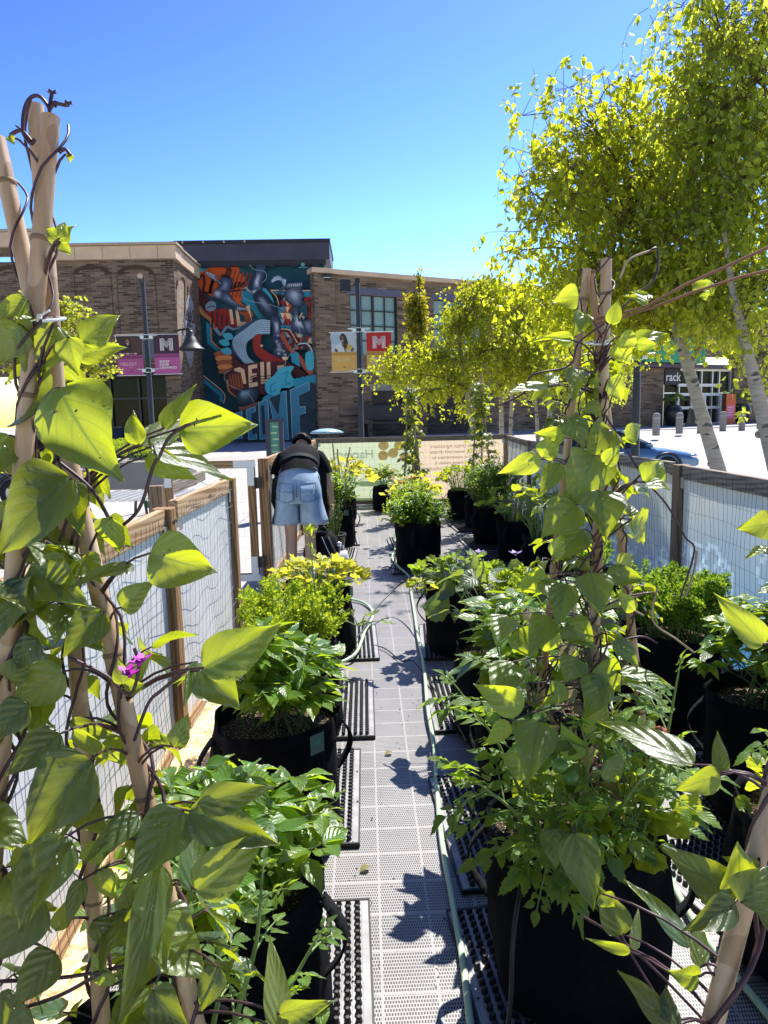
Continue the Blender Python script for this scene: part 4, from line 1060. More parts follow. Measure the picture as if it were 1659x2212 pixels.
m = MB(); rbox(m, s1+.05, s1+4.0, zb_, RZT-1.0, .05, -.4); m.build('brick_pier', MT['brick_r'], sfb)
m = MB(); m.col = (.015, .015, .02); c0 = onSF(1452, 818, -.05); w_ = .75; m.plate([c0-RD*w_-V3(0, 0, .42), c0+RD*w_-V3(0, 0, .42), c0+RD*w_+V3(0, 0, 1.05), c0-RD*w_+V3(0, 0, 1.05)], RN*.04)
m.col = (.75, .75, .75); put_text(m, 'rack', .82, c0-RD*.68-V3(0, 0, .15)+RN*.06, RD, V3(0, 0, 1), bold=.012)
tag(m.build('hanging_sign', MT['print']), 'black hanging sign reading rack in the shop window', 'sign')

m = MB()   # pavement in front of the shops, a real kerb
a = rp(-1, 0, 4.2); b = rp(45, 0, 4.2); c = rp(45, 0, -.3); d = rp(-1, 0, -.3)
m.plate([V3(p[0], p[1], ground_z(p[1])+.14) for p in (a, b, c, d)], (0, 0, -.5)); tag(m.build('sidewalk', MT['sidewalk']), kind='structure')

def bollard_bm():
    m = MB(); m.lathe([(.17, 0), (.17, .92), (.165, .98), (.13, 1.03), (.07, 1.06), (.001, 1.065)], 16); return m
b0 = None
for i, (px, py, lab) in enumerate([(1417, 941, 'concrete bollard nearest the black lamp post'), (1467, 937, 'concrete bollard standing before the big black urn'), (1513, 934, 'concrete bollard half behind the leaning birch trunk'),
                 (1561, 931, 'concrete bollard beside the orange sign board'), (1602, 930, 'concrete bollard in front of the dark urn with a fern'), (1641, 926, 'concrete bollard farthest right by the thick birch trunk')]):
    p = onZ(px, py, ground_z(38)); 
    g = ground_z(p[1])
    d_ = onY(px, py, min(p[1], 40)); 
    if b0 is None: b0 = thing('bollard', lab, 'bollard', d_, 0, 'concrete bollards in front of the shop'); bollard_bm().build('post', MT['bol'], b0); mm = MB(); mm.lathe([(.178, .80), (.178, .84)], 16); mm.build('band', MT['kerb'], b0)
    else: dup(b0, d_, 0, lab)
def urn(loc, lab, sc, seed):
    r = thing('planter_urn', lab, 'planter', loc, 0, 'black urns by the shop door'); r.scale = (sc,)*3
    m = MB(); m.lathe([(.001, 0), (.26, 0), (.30, .05), (.46, .45), (.52, .75), (.46, 1.05), (.36, 1.18), (.40, 1.24), (.34, 1.24), (.30, 1.12), (.001, 1.10)], 24); m.build('pot', MT['black'], r)
    broad(bpy_sub(r, 'fern_foliage', 1.12), seed, 'lf_squash', 'egg', 26, .75, .55, .45, .18, 'stem_d', .02)
def bpy_sub(r, nm, z):
    o = thing(nm, None, None, (0, 0, z)); o.parent = r; return o
urn(onSF(1453, 922, 1.3), 'big black urn with broad leaved plant by white door', 1.15, 71)
urn(onSF(1602, 915, 1.0), 'black urn with dark fern right of orange sign', 1.15, 72)
so = thing('sandwich_board', 'orange and pink sign board standing by the brick pier', 'sign', onSF(1576, 925, 1.2), atan2(RD[1], RD[0]))
m = MB(); m.col = (.62, .10, .035); m.box((0, 0, 1.25), (1.0, .06, 2.3)); m.col = (.75, .16, .30); m.box((0, -.033, 1.15), (.78, .012, .95)); m.col = (.85, .42, .06)
m.lathe([(.001, 0), (.18, 0), (.18, .012)], 14, (.15, -.05, 2.0)); m.build('panel', MT['print'], so)
m = MB(); m.col = (.8, .62, .62)
for k in range(4): m.box((-.05, -.042, 1.45-k*.17), (.55, .006, .045))
m.build('print_lines', MT['print'], so); m = MB(); m.box((0, .1, .06), (1.0, .5, .06)); m.build('foot', MT['dkgrey'], so)
ab = thing('folding_sign', 'small dark A-frame sign left of the leaning birch trunk', 'sign', onSF(1496, 925, 2.0), atan2(RD[1], RD[0]))
m = MB()
for s in (-1, 1): m.bar((0, s*.42, 0), (0, 0, 1.25), .75, .04, (1, 0, 0)) if False else m.bar((s*.42, 0, 0), (0, 0, 1.25), .7, .05, (0, 1, 0))
m.build('boards', MT['black'], ab); m = MB(); m.bar((-.44, -.36, .1), (.44, -.36, .1), .02, .02); m.build('chain', MT['alu'], ab)

# ------------------------------------------------------------------ lamp posts with banners
def striped_M(mb, org, ex, ey, W, Hh, off, bg, fg):
    """letter made of three parallel strokes"""
    def st(a, b, w):
        d = nrm(V3(b[0]-a[0], b[1]-a[1], 0)); n = V3(-d[1], d[0], 0)*w/2
        mb.add([org+ex*(p[0]+k*n[0])+ey*(p[1]+k*n[1])+off for p, k in ((a, 1), (b, 1), (b, -1), (a, -1))], [(0, 1, 2, 3)], False)
    mb.col = fg; sw = W*.075; g = W*.115
    for k in range(3):
        st((k*g, 0), (k*g, Hh), sw); st((W-k*g, 0), (W-k*g, Hh), sw)
        yv = Hh*(.24+.172*k); st((k*g, Hh), (W/2, yv), sw*.62); st((W-k*g, Hh), (W/2, yv), sw*.62)
def banner(name, lab, c, w, h, kind, cols):
    """c = top centre; flat printed cloth on two rods"""
    r = thing(name, lab, 'banner', c, 0, 'banners on the lamp posts'); m = MB(); top, low, stripe = cols; off = V3(0, -.012, 0)
    e, u = V3(1, 0, 0), V3(0, 0, 1); P = lambda x, y, o=.012: V3(x*w-w/2, -o, -y*h)
    def rc(col, x0, y0, x1, y1, o): m.col = col; m.add([P(x0, y1, o), P(x1, y1, o), P(x1, y0, o), P(x0, y0, o)], [(0, 1, 2, 3)], False)
    m.col = low; m.box((0, 0, -h/2), (w, .012, h))
    rc(top, 0, 0, 1, .49, .010)
    for k in range(3): rc(stripe, 0, .515+k*.026, 1, .527+k*.026, .012)
    def bl(col, pts, o): m.col = col; ps = smooth_pts(pts, 3); m.add([P(x, y, o) for x, y in reversed(ps)], [tuple(range(len(ps)))], False)
    if kind == 'M':
        striped_M(m, V3(-.23*w, 0, -.41*h), e, u, .47*w, .32*h, off, top, (.72, .68, .68)); m.col = (.72, .66, .62)
        for k, s in enumerate(('SHOP', 'DINE', 'UNWIND')): put_text(m, s, .098*h, V3(-.31*w, -.013, -(.715+.080*k)*h), e*1.04, u*.86, bold=.0045, spacing=1.03)
        m.col = stripe; put_text(m, '+', .07*h, V3(.10*w, -.0135, -.81*h), e, u, bold=.004)
    elif kind == 'girl':
        sk, hr = (.16, .075, .045), (.018, .014, .014)
        bl((.50, .55, .58), [(.0, .02), (.5, .02), (.98, .02), (.98, .3), (.98, .485), (.5, .485), (.02, .485), (.02, .3)], .0125)
        bl((.36, .48, .55), [(.02, .06), (.3, .05), (.42, .2), (.2, .3), (.02, .25)], .013)
        bl(hr, [(.33, .14), (.38, .05), (.47, .02), (.57, .06), (.64, .18), (.68, .33), (.62, .47), (.52, .47), (.5, .3), (.4, .22)], .0135)
        bl(sk, [(.36, .12), (.42, .07), (.49, .08), (.53, .14), (.52, .21), (.46, .25), (.40, .23)], .0145); bl(sk, [(.42, .22), (.50, .22), (.51, .36), (.44, .36)], .0140)
        bl((.60, .63, .67), [(.13, .36), (.30, .28), (.40, .27), (.46, .40), (.53, .48), (.30, .485), (.2, .46)], .0150); bl(sk, [(.15, .39), (.22, .42), (.26, .485), (.14, .485)], .0155)
        bl((.75, .72, .70), [(.405, .200), (.455, .198), (.48, .205), (.44, .222)], .0155)
        for x in (.41, .475): bl(hr, [(x-.016, .138), (x, .130), (x+.016, .138), (x, .146)], .0156)
        for k, (x, y) in enumerate([(.62, .31), (.70, .33), (.78, .36), (.86, .42), (.66, .38), (.74, .42), (.82, .46), (.60, .44)]):
            bl((.62, .40, .05) if k % 3 else (.12, .12, .05), [(x-.06, y), (x, y-.035), (x+.06, y), (x, y+.035)], .0160+k*.0002)
        m.col = (.80, .62, .28); put_text(m, 'MELLODY', .10*h, V3(-.36*w, -.014, -.735*h), e*.86, u, bold=.003); put_text(m, 'FARM', .035*h, V3(-.06*w, -.014, -.775*h), e, u)
        rc((.28, .14, .05), .46, .875, .54, .905, .013); rc((.50, .32, .12), .2, .885, .44, .893, .013); rc((.50, .32, .12), .56, .885, .82, .893, .013)
    else:
        sk, hr = (.30, .15, .09), (.02, .012, .012)
        bl((.075, .035, .03), [(.5, .05), (.75, .03), (.97, .1), (.97, .4), (.7, .46), (.52, .3)], .0125)
        bl(hr, [(.34, .16), (.42, .05), (.53, .06), (.58, .2), (.60, .4), (.5, .46), (.36, .3)], .013)
        bl(sk, [(.37, .13), (.44, .08), (.51, .13), (.50, .21), (.44, .25), (.39, .21)], .0140); bl((.65, .6, .55), [(.40, .195), (.45, .19), (.47, .198), (.43, .215)], .0145)
        for x in (.405, .465): bl(hr, [(x-.014, .145), (x, .138), (x+.014, .145), (x, .152)], .0146)
        bl((.05, .015, .018), [(.05, .40), (.30, .28), (.48, .30), (.62, .42), (.60, .485), (.05, .485)], .0135)
        for k in range(5): bl((.40, .14, .18) if k % 2 else (.45, .35, .33), [(.05+k*.15, .45), (.12+k*.15, .43), (.2+k*.15, .45), (.12+k*.15, .485)], .0150+k*.0002)
        m.col = (.75, .42, .56); put_text(m, 'MELLODY', .11*h, V3(-.40*w, -.014, -.755*h), e*.88, u, bold=.003); put_text(m, 'FARM', .04*h, V3(-.06*w, -.014, -.81*h), e, u)
        rc((.16, .02, .07), .50, .895, .57, .925, .013)
    m.build('cloth', MT['print'], r)
    rod = MB(); s = 1 if c[0] > 0 else 1
    rod.tube([(-w/2-.06, 0, .012), (w/2+.06, 0, .012)], .014, 6); rod.tube([(-w/2-.06, 0, -h-.012), (w/2+.06, 0, -h-.012)], .014, 6); rod.build('rods', MT['alu'], r)
    return r
def lamp_post(lab, px_top, py_top, px_bot, yy, head, zb, yb1, yb2):
    top = onY(px_top, py_top, yy); b = V3(top[0], yy, zb); r = thing('lamp_post', lab, 'lamp post', b, 0, 'street lamp posts'); H = top[2]-zb
    m = MB(); m.lathe([(.11, 0), (.11, .02), (.085, .06), (.062, H), (.055, H+.02), (.001, H+.03)], 14); m.build('pole', MT['dkgrey'], r)
    m = MB(); m.lathe([(.17, 0), (.17, .12), (.12, .30), (.10, .32)], 14); m.build('base', MT['black'], r)
    m = MB()
    if head == 'drum':
        m.tube([(-.05, .02, H-.06), (.02, -.28, H+.06)], .10, 12); m.build('lamp_head', MT['black'], r); m = MB(); m.tube([(.02, -.283, H+.061), (.022, -.295, H+.063)], .085, 12); m.build('lens', MT['stone'], r)
    elif head == 'flood':
        m.tube([(0, 0, H-.12), (-.14, -.05, H-.12), (-.26, -.10, H-.16)], .025, 6); m.box((-.36, -.12, H-.16), (.26, .20, .34), .5); m.box((0, 0, H+.0), (.15, .15, .12)); m.build('lamp_head', MT['black'], r, .01)
    for z in (yb1, yb2):
        m = MB(); z -= zb
        m.lathe([(.078, -.07), (.078, -.05)], 14, (0, 0, z)); m.lathe([(.078, .05), (.078, .07)], 14, (0, 0, z))
        for s in (-1, 1): m.box((s*.13, 0, z), (.11, .05, .10)); m.tube([(s*.16, 0, z+.03), (s*.32, 0, z+.05)], .018, 6)
        m.build('banner_bracket', MT['alu'], r, .006)
    return r
YP = 21.0
lamp_post('black lamp post with round lamp head between pink banners', 308, 606, 325, YP, 'drum', -.2, onY(314, 728, YP)[2], onY(320, 800, YP)[2])
bw, bh = 52*YP/1493*1.01, 79*YP/1493*1.01
banner('street_banner', 'pink and plum banner with a white M reading SHOP DINE UNWIND', onY(358, 723, YP), bw, bh, 'M', ((.055, .016, .038), (.48, .10, .30), (.10, .02, .06)))
banner('street_banner', 'pink banner with a dark haired woman photo left of its post', onY(278, 726, YP), bw, bh, 'woman', ((.045, .022, .02), (.42, .085, .24), (.10, .02, .06)))
lamp_post('black lamp post with floodlight between yellow banners', 772, 606, 783, YP, 'flood', -.2, onY(776, 713, YP)[2], onY(779, 802, YP)[2])
banner('street_banner', 'red and gold banner with a white M reading SHOP DINE UNWIND', onY(818, 718, YP), bw, bh, 'M', ((.50, .018, .02), (.62, .37, .10), (.42, .15, .03)))
banner('street_banner', 'gold banner with a smiling woman holding sunflowers', onY(742, 719, YP), bw, bh, 'girl', ((.42, .50, .55), (.66, .40, .10), (.42, .20, .04)))
lamp_post('black lamp post beside the parked blue car', 1379, 700, 1378, 13.0, 'none', -.35, onY(1380, 770, 13)[2], onY(1380, 700, 13)[2])

# ------------------------------------------------------------------ cars
def car(lab, loc, rz, paint, suv=False, grp=None):
    """x = length (front +), y = width, wheels on z = 0"""
    r = thing('parked_car', lab, 'car', loc, rz, None); Lh, Wd = 2.35, .90; H = 1.70 if suv else 1.42
    st = [(-2.35, .45, .82), (-2.25, .30, .98), (-1.7, .24, 1.0), (-1.2, .22, 1.0), (0, .20, .98), (.9, .22, .96), (1.5, .24, .88), (2.1, .28, .76), (2.32, .36, .62)]
    if suv: st = [(x, z0+.05, z1+.16) for x, z0, z1 in st]
    m = MB(); m.smooth = True; n = 12; vs = []
    for x, z0, z1 in st:
        e = 1-.10*(abs(x)/2.35)**4
        for k in range(n):
            a = 2*pi*k/n+pi/n; cx, cz = cos(a), sin(a); sx = math.copysign(abs(cx)**.35, cx); sz = math.copysign(abs(cz)**.5, cz)
            vs.append((x, Wd*e*sx, (z0+z1)/2+(z1-z0)/2*sz))
    fs = [(i*n+k, (i+1)*n+k, (i+1)*n+(k+1) % n, i*n+(k+1) % n) for i in range(len(st)-1) for k in range(n)]+[tuple(range(n)), tuple(range((len(st)-1)*n+n-1, (len(st)-1)*n-1, -1))]
    m.add(vs, fs, True); m.build('body', paint, r)
    c = MB(); c.smooth = True; cb = [(-1.75, .97, .78), (-1.2, H-.06, .62), (-.5, H, .60), (.2, H-.02, .60), (1.05, .97, .76)]
    if suv: cb = [(-2.2, 1.12, .80), (-2.0, H-.08, .66), (-.8, H, .64), (.2, H-.04, .62), (.95, 1.12, .78)]
    base = .93+(.16 if suv else 0)
    for nm, grow, mat, lo in (('window', 0.0, MT['carglass'], 0.0), ('roof', .012, paint, .80)):
        c = MB(); c.smooth = False
        if nm == 'window':
            vs = []
            for x, z, wy in cb:
                for s in (-1, 1): vs += [(x, s*.80, base), (x, s*wy, z)]
            fs = []
            for i in range(len(cb)-1):
                a, b = i*4, i*4+4
                fs += [(a, b, b+1, a+1), (a+2, a+3, b+3, b+2), (a+1, b+1, b+3, a+3)]
            c.add(vs, fs, False)
        else:
            for i in range(1, len(cb)-2): c.plate([(cb[i][0], -cb[i][2]-.01, cb[i][1]-.01), (cb[i+1][0], -cb[i+1][2]-.01, cb[i+1][1]-.01), (cb[i+1][0], cb[i+1][2]+.01, cb[i+1][1]-.01), (cb[i][0], cb[i][2]+.01, cb[i][1]-.01)], (0, 0, .035))
            for s in (-1, 1):
                for i, (dx, w) in enumerate(((0, .07), (1, .06), (2, .09), (3, .06))):
                    i = dx
                    if i in (0, 3): c.bar((cb[i][0], s*(cb[i][2]+.008), cb[i][1]), (cb[i+1][0], s*(cb[i+1][2]+.008), cb[i+1][1]), .05, w)
                    else: c.bar((cb[i][0]+.25, s*.80, base), (cb[i][0]+.25, s*(cb[i][2]+.012), cb[i][1]), .05, w)
        c.build(nm, mat, r)
    for x in (-1.42, 1.42):
        for s in (-1, 1):
            w = MB(); w.lathe([(.20, -.1), (.30, -.11), (.335, -.08), (.34, 0), (.335, .08), (.30, .11), (.20, .1)], 20)
            wo_ = w.build('wheel', MT['tyre'], r); wo_.rotation_euler = (pi/2, 0, 0); wo_.location = (x, s*.80, .34)
            h = MB(); h.lathe([(.001, .06), (.06, .075), (.07, .05), (.19, .06), (.21, .10), (.21, -.10), (.001, -.10)], 20)
            for k in range(5): h.bar((.05*cos(k*1.257), .05*sin(k*1.257), .07), (.2*cos(k*1.257), .2*sin(k*1.257), .09), .05, .03)
            ho = h.build('rim', MT['alu'], wo_); 
            if s > 0: wo_.rotation_euler = (-pi/2, 0, 0)
            a = MB(); pts = [(x+.40*cos(t*pi/10), s*.895, .36+.40*sin(t*pi/10)) for t in range(11)]; a.tube(pts, .035, 6); a.build('wheel_arch', MT['black'], r)
    for s in (-1, 1):
        h = MB(); h.ell((2.18, s*.66, .66+(.12 if suv else 0)), (.16, .20, .08), 10, 6); h.build('headlight', MT['chrome'], r)
        h = MB(); h.ell((-2.26, s*.66, .84+(.12 if suv else 0)), (.10, .18, .08), 10, 6); h.build('tail_light', MT['lamp_r'], r)
        h = MB(); h.ell((.85, s*.98, 1.02+(.14 if suv else 0)), (.09, .11, .075), 10, 6); h.build('mirror', paint, r)
        h = MB(); h.box((.1, s*.905, .80+(.14 if suv else 0)), (.20, .03, .03)); h.box((-.9, s*.905, .80+(.14 if suv else 0)), (.20, .03, .03)); h.build('door_handle', MT['chrome'], r)
    return r
car('metallic blue sedan parked beyond the right hand fence', (7.05, 20.0, -.35), radians(-3), MT['carblue'])
p = onY(30, 980, 16.5); car('dark navy car parked far left behind the bean leaves', (p[0]-1.2, 16.5, -.30), radians(6), MT['carnavy'], True)
p = onY(250, 912, 26); car('dark car parked in front of the brick shop window', (p[0], 28, ground_z(28)), radians(2), MT['carnavy'], False)

# ------------------------------------------------------------------ trees
def tree(name, lab, base, lean_top, lobes, seed, bark, leafm, r0, twigs, leaf, per, hang=.5, tpl='delt', grp='trees round the garden', stems=None, drop=.9, jag=.25):
    """base, lean_top: trunk ends; lobes: (centre, radius xyz) of the crown; hanging twigs carry the leaves"""
    rs = random.Random(seed); r = thing(name, lab, 'tree', base, 0, grp); B = V3(*base); T = V3(*lean_top)-B
    m = MB(); m.smooth = True
    trunks = [(V3(0, 0, 0), T, r0)]+[(V3(*a)-B, V3(*b)-B, rr) for a, b, rr in (stems or [])]
    for a, b, rr in trunks:
        pts = curve(a, b, (rs.uniform(-.1, .1), rs.uniform(-.1, .1), 0), 8); m.tube(pts, [rr*(1-.72*k/8) for k in range(9)], 10)
        for k in range(1, 5):
            q = pts[k]; aa = rs.uniform(0, 6.28); m.ell(q+V3(cos(aa), sin(aa), 0)*rr*.7, (rr*.35,)*3, 6, 4)
    m.build('trunk', MT[bark], r)
    L = LV(seed); tw = MB(); tw.smooth = True
    tot = sum(c[1][0]*c[1][1]*c[1][2] for c in lobes)
    for (c, rad) in lobes:
        c = V3(*c)-B; rad = V3(*rad)
        # limb from the nearest trunk
        best = None
        for a, b, rr in trunks:
            for f in (.45, .6, .75, .9):
                q = a+(b-a)*f
                if q[2] < c[2]+.2 or f == .45:
                    d = np.linalg.norm(q-c)
                    if best is None or d < best[0]: best = (d, q, rr*(1-.7*f))
        d, q, rr = best; lp = curve(q, c, (0, 0, d*.10), 6)
        tw.tube(lp, [max(.006, rr*.6*(1-.75*k/6)) for k in range(7)], 6)
        n = max(3, int(twigs*rad[0]*rad[1]*rad[2]/tot))
        subs = []
        for k in range(max(3, n//18)):
            dd = rdir(rs); e = c+dd*rad*rs.uniform(.5, .95); s = lp[rs.randint(3, 6)]
            sp = curve(s, e, (0, 0, .12*np.linalg.norm(e-s)), 4); tw.tube(sp, [.012, .010, .008, .006, .004], 4, False); subs.append(sp)
        for k in range(n):
            sp = subs[k % len(subs)]; j = rs.randint(1, 4)
            s = sp[j]+V3(*[rs.gauss(0, 1) for _ in range(3)])*rad*jag
            u = (s-c)/rad; l = np.linalg.norm(u)
            if l > 1.2: s = c+u/l*rad*rs.uniform(.8, 1.2)
            ln = hang*rs.uniform(.4, 1.2); od = nrm(V3(rs.gauss(0, 1), rs.gauss(0, 1), .15))
            e = s+od*ln*.45-V3(0, 0, ln*drop); pts = curve(s, e, (od[0]*ln*.12, od[1]*ln*.12, ln*.12), 4)
            tw.tube(pts, [.004, .0034, .0028, .002, .0012], 3, False)
            if j > 1 and rs.random() < .5: tw.tube([sp[j], s], [.006, .003], 3, False)
            for i in range(per):
                f = rs.random()*3.99; kk = int(f); p = pts[kk]+(pts[kk+1]-pts[kk])*(f-kk)
                o = nrm(V3(rs.gauss(0, 1), rs.gauss(0, 1), rs.gauss(-.5*drop-.2, .5))); sz = leaf*rs.uniform(.5, 1.25)
                L.add(p+o*leaf*.3, nrm(o-V3(0, 0, .5*drop)), rdir(rs), sz, sz*.78, (rs.uniform(.7, 1.25), max(0, rs.gauss(.02, .10))))
    tw.build('branches', MT['twig'], r); L.build('crown', TP[tpl], MT[leafm], r); return r
def lob(px, py, y, rx, rz, ry=None):
    c = onY(px, py, y); s = y/1493; return (c, (rx*s, ry if ry else rx*s*.9, rz*s))
def gnd(px, y): p = onY(px, 950, y); return V3(p[0], y, ground_z(y)-.03)
Y1 = 9.4
b = onY(1560, 1030, Y1); b1 = V3(b[0]+.32, Y1, -.37)
tree('birch_tree', 'birch with yellow-green crown left of the others and broken leaning trunk', b1, onY(1380, 420, Y1),
     [lob(1250, 240, Y1-.3, 135, 95), lob(1150, 340, Y1-.5, 55, 70), lob(1180, 440, Y1-.5, 115, 120), lob(1350, 310, Y1+.2, 130, 130), lob(1330, 480, Y1, 160, 140), lob(1130, 540, Y1-.2, 65, 75), lob(1270, 610, Y1+.1, 150, 80), lob(1450, 560, Y1+.4, 140, 130), lob(1430, 660, Y1+.6, 160, 60), lob(1210, 650, Y1+.5, 110, 60), lob(1430, 250, Y1+.6, 80, 90), lob(1460, 400, Y1+.8, 90, 90), lob(1330, 700, Y1+.8, 110, 60)],
     11, 'birch', 'lf_birch', .12, 2150, .098, 8, .55, stems=[(onY(1488, 800, Y1), onY(1560, 690, Y1+.3), .05)], jag=.42)
b = onY(1700, 960, 8.2); b2 = V3(b[0]+.30, 8.2, -.37)
tree('birch_tree', 'tall birch at the right edge with thick pale trunk', b2, onY(1586, 640, 8.2),
     [lob(1560, 30, 8.4, 130, 110), lob(1650, 170, 8.3, 150, 150), lob(1490, 170, 8.6, 65, 100), lob(1520, 320, 8.6, 120, 120), lob(1650, 400, 8.4, 130, 150), lob(1520, 510, 8.8, 140, 130), lob(1650, 610, 8.3, 100, 130), lob(1560, 640, 9.0, 120, 80), lob(1660, 760, 8.6, 60, 80)],
     12, 'birch', 'lf_birch2', .15, 1900, .092, 8, .6, stems=[(onY(1588, 655, 8.2), onY(1562, 200, 8.4), .042)], jag=.45)
Y3 = 17.5
b = gnd(1012, Y3)
tree('birch_tree', 'bushy gold-green birch in front of the grid windows', gnd(1050, Y3), onY(985, 690, Y3),
     [lob(985, 700, Y3, 80, 60), lob(905, 770, Y3-.3, 80, 55), lob(1050, 650, Y3+.3, 90, 60), lob(1060, 760, Y3, 100, 70), lob(960, 820, Y3, 90, 45), lob(850, 815, Y3-.4, 45, 38), lob(1130, 690, Y3+.4, 80, 70), lob(1130, 800, Y3+.2, 80, 60), lob(1070, 615, Y3+.4, 70, 40), lob(1140, 640, Y3+.6, 70, 60), lob(830, 790, Y3-.5, 45, 60), lob(900, 860, Y3-.3, 60, 25), lob(1180, 720, Y3+.7, 80, 90), lob(1010, 880, Y3, 60, 25)],
     13, 'birch', 'lf_birch', .10, 3100, .085, 8, .42, stems=[(gnd(1090, Y3+1), onY(1085, 760, Y3+1), .10), (gnd(1104, Y3+1.6), onY(1110, 760, Y3+1.6), .08)])
Y4 = 20.5
tree('birch_tree', 'shaded birch between gold-green birch and shop', gnd(1190, Y4), onY(1200, 640, Y4),
     [lob(1210, 690, Y4, 100, 70), lob(1180, 800, Y4, 100, 70), lob(1290, 740, Y4+.5, 100, 80), lob(1350, 810, Y4+.5, 60, 60), lob(1260, 840, Y4, 100, 50), lob(1400, 720, Y4, 70, 60), lob(1140, 720, Y4, 80, 70), lob(1330, 660, Y4, 90, 60), lob(1240, 610, Y4+.4, 90, 50)],
     14, 'birch', 'lf_birch2', .10, 2300, .09, 8, .42, stems=[(gnd(1165, Y4+.4), onY(1150, 790, Y4+.4), .08)])
Y5 = 31
tree('columnar_tree', 'narrow columnar tree rising before the tan brick wall', gnd(905, Y5), onY(904, 590, Y5),
     [lob(904, 600, Y5, 10, 30), lob(903, 650, Y5, 26, 40), lob(903, 700, Y5, 32, 45), lob(903, 770, Y5, 30, 60)], 15, 'bark', 'lf_col', .10, 900, .13, 8, .30, 'delt', drop=-.3, jag=.2)
Y6 = 15.5
tree('lime_tree', 'small bright round leaved tree left before the brick wall', gnd(120, Y6), onY(130, 660, Y6),
     [lob(70, 690, Y6, 55, 60), lob(150, 690, Y6+.2, 60, 50), lob(195, 770, Y6, 70, 45), lob(100, 780, Y6, 80, 50), lob(240, 800, Y6, 40, 22), lob(20, 760, Y6, 60, 60)], 16, 'bark', 'lf_ginkgo', .07, 1000, .075, 9, .22, 'oval', drop=.1)
# bench, planter box, info post and dome lamp in the yard
bn = thing('bench', 'dark bench against the tan brick wall', 'bench', onR(838, 938, 1.2), atan2(RD[1], RD[0])); 
m = MB(); m.box((0, 0, .62), (3.0, .7, .10)); m.build('seat', MT['slate_d'], bn); m = MB(); m.box((0, .33, 1.15), (3.0, .08, .75)); m.build('backrest', MT['slate_d'], bn)
for s in (-1, 1): m = MB(); m.box((s*1.25, 0, .15), (.14, .6, .82)); m.build('leg', MT['slate_d'], bn)
ip = thing('info_post', 'slim grey info post with green glass panel left of bending person', 'sign', onY(596, 1000, 13.5)-V3(0, 0, .2))
top = onY(596, 905, 13.5)[2]-ip.location[2]
m = MB(); m.box((-.13, 0, top/2), (.08, .10, top)); m.box((.13, 0, top/2), (.08, .10, top)); m.box((0, 0, top-.03), (.34, .12, .06)); m.build('frame', MT['slate'], ip)
m = MB(); m.col = (.10, .30, .22); m.box((0, 0, top/2), (.20, .03, top-.12)); m.col = (.55, .70, .50)
for k in range(5): m.box((random.Random(k).uniform(-.02, .02), -.018, top*.86-k*.12), (.12, .004, .025))
m.build('panel', MT['print'], ip)
dl = thing('dome_lamp', 'pale blue dish topped bollard lamp behind the far fence corner', 'lamp', onY(708, 1000, 14.0)-V3(0, 0, .3)); hz_ = onY(708, 934, 14)[2]-dl.location[2]
m = MB(); m.tube([(0, 0, 0), (0, 0, hz_)], .03, 8); m.build('post', MT['black'], dl)
m = MB(); m.lathe([(.001, .08), (.14, .07), (.27, .035), (.34, 0), (.33, -.015), (.001, -.02)], 24, (0, 0, hz_)); m.build('dish', plain('pale_blue_enamel', (.33, .50, .62), .3, .5), dl)
pb = thing('planter_box', 'low grey planter with grasses beyond the outer fence post', 'planter', onY(305, 1018, 11.0)-V3(0, 0, .2))
m = MB(); m.box((0, 0, .15), (1.6, .6, .42)); m.build('box', MT['stone_g'], pb, .02)
feathery(bpy_sub(pb, 'grasses', .36), 81, 'lf_feather', 60, .35, .7, .5, 12, .03, 'stem', .35)
m = MB(); c = onY(300, 1062, 9.5)
for k in range(14): m.box((c[0]-.5+k*.12, 9.5+0*k, c[2]-.05), (.07, 1.3, .03))
tag(m.build('steel_grating', MT['alu']), 'slatted steel grating on the paving left of the gate', 'grating')
gs = thing('sandwich_board', 'green sandwich board reading Farm behind the left bean vine', 'sign', onZ(335, 1108, -.35), .75)
m = MB(); m.bar((-.30, -.25, 0), (-.30, 0, 1.25), .05, .04, (1, 0, 0)); m.bar((.30, -.25, 0), (.30, 0, 1.25), .05, .04, (1, 0, 0)); m.bar((-.30, .3, 0), (-.30, 0, 1.25), .05, .04, (1, 0, 0)); m.bar((.30, .3, 0), (.30, 0, 1.25), .05, .04, (1, 0, 0)); m.bar((-.3, .2, .35), (.3, .2, .35), .03, .04); m.build('legs', MT['black'], gs)
m = MB(); m.col = (.015, .16, .065); m.plate([(-.29, -.235, .15), (.27, -.235, .15), (.27, -.01, 1.2), (-.29, -.01, 1.2)], (0, -.02, .005)); m.col = (.7, .75, .7)
ey = nrm(V3(0, .225, 1.05)); put_text(m, 'City', .17, (-.22, -.085, .95), (1, 0, 0), ey); put_text(m, 'Farm', .17, (-.22, -.12, .78), (1, 0, 0), ey); m.build('panel', MT['print'], gs)
m = MB(); m.box((onY(1185, 930, 31)[0], 31, ground_z(31)+.02), (4, 4, .16)); tag(m.build('lawn', MT['grass']), kind='structure')
# ------------------------------------------------------------------ the deck, its mats and fences
m = MB(); m.box((.75, 6.0, -.19), (3.75, 13.6, .37)); dk = m.build('deck_floor', MT['deck'], loc=(0, 0, 0)); tag(dk, kind='structure')
m = MB(); m.box((-.845, 2.1, .006), (.20, 3.4, .012)); m.box((-.80, 5.4, .006), (.22, .8, .012))
tag(m.build('board_strip', MT['osb']), 'pale strand board laid along the foot of the left fence', 'board')

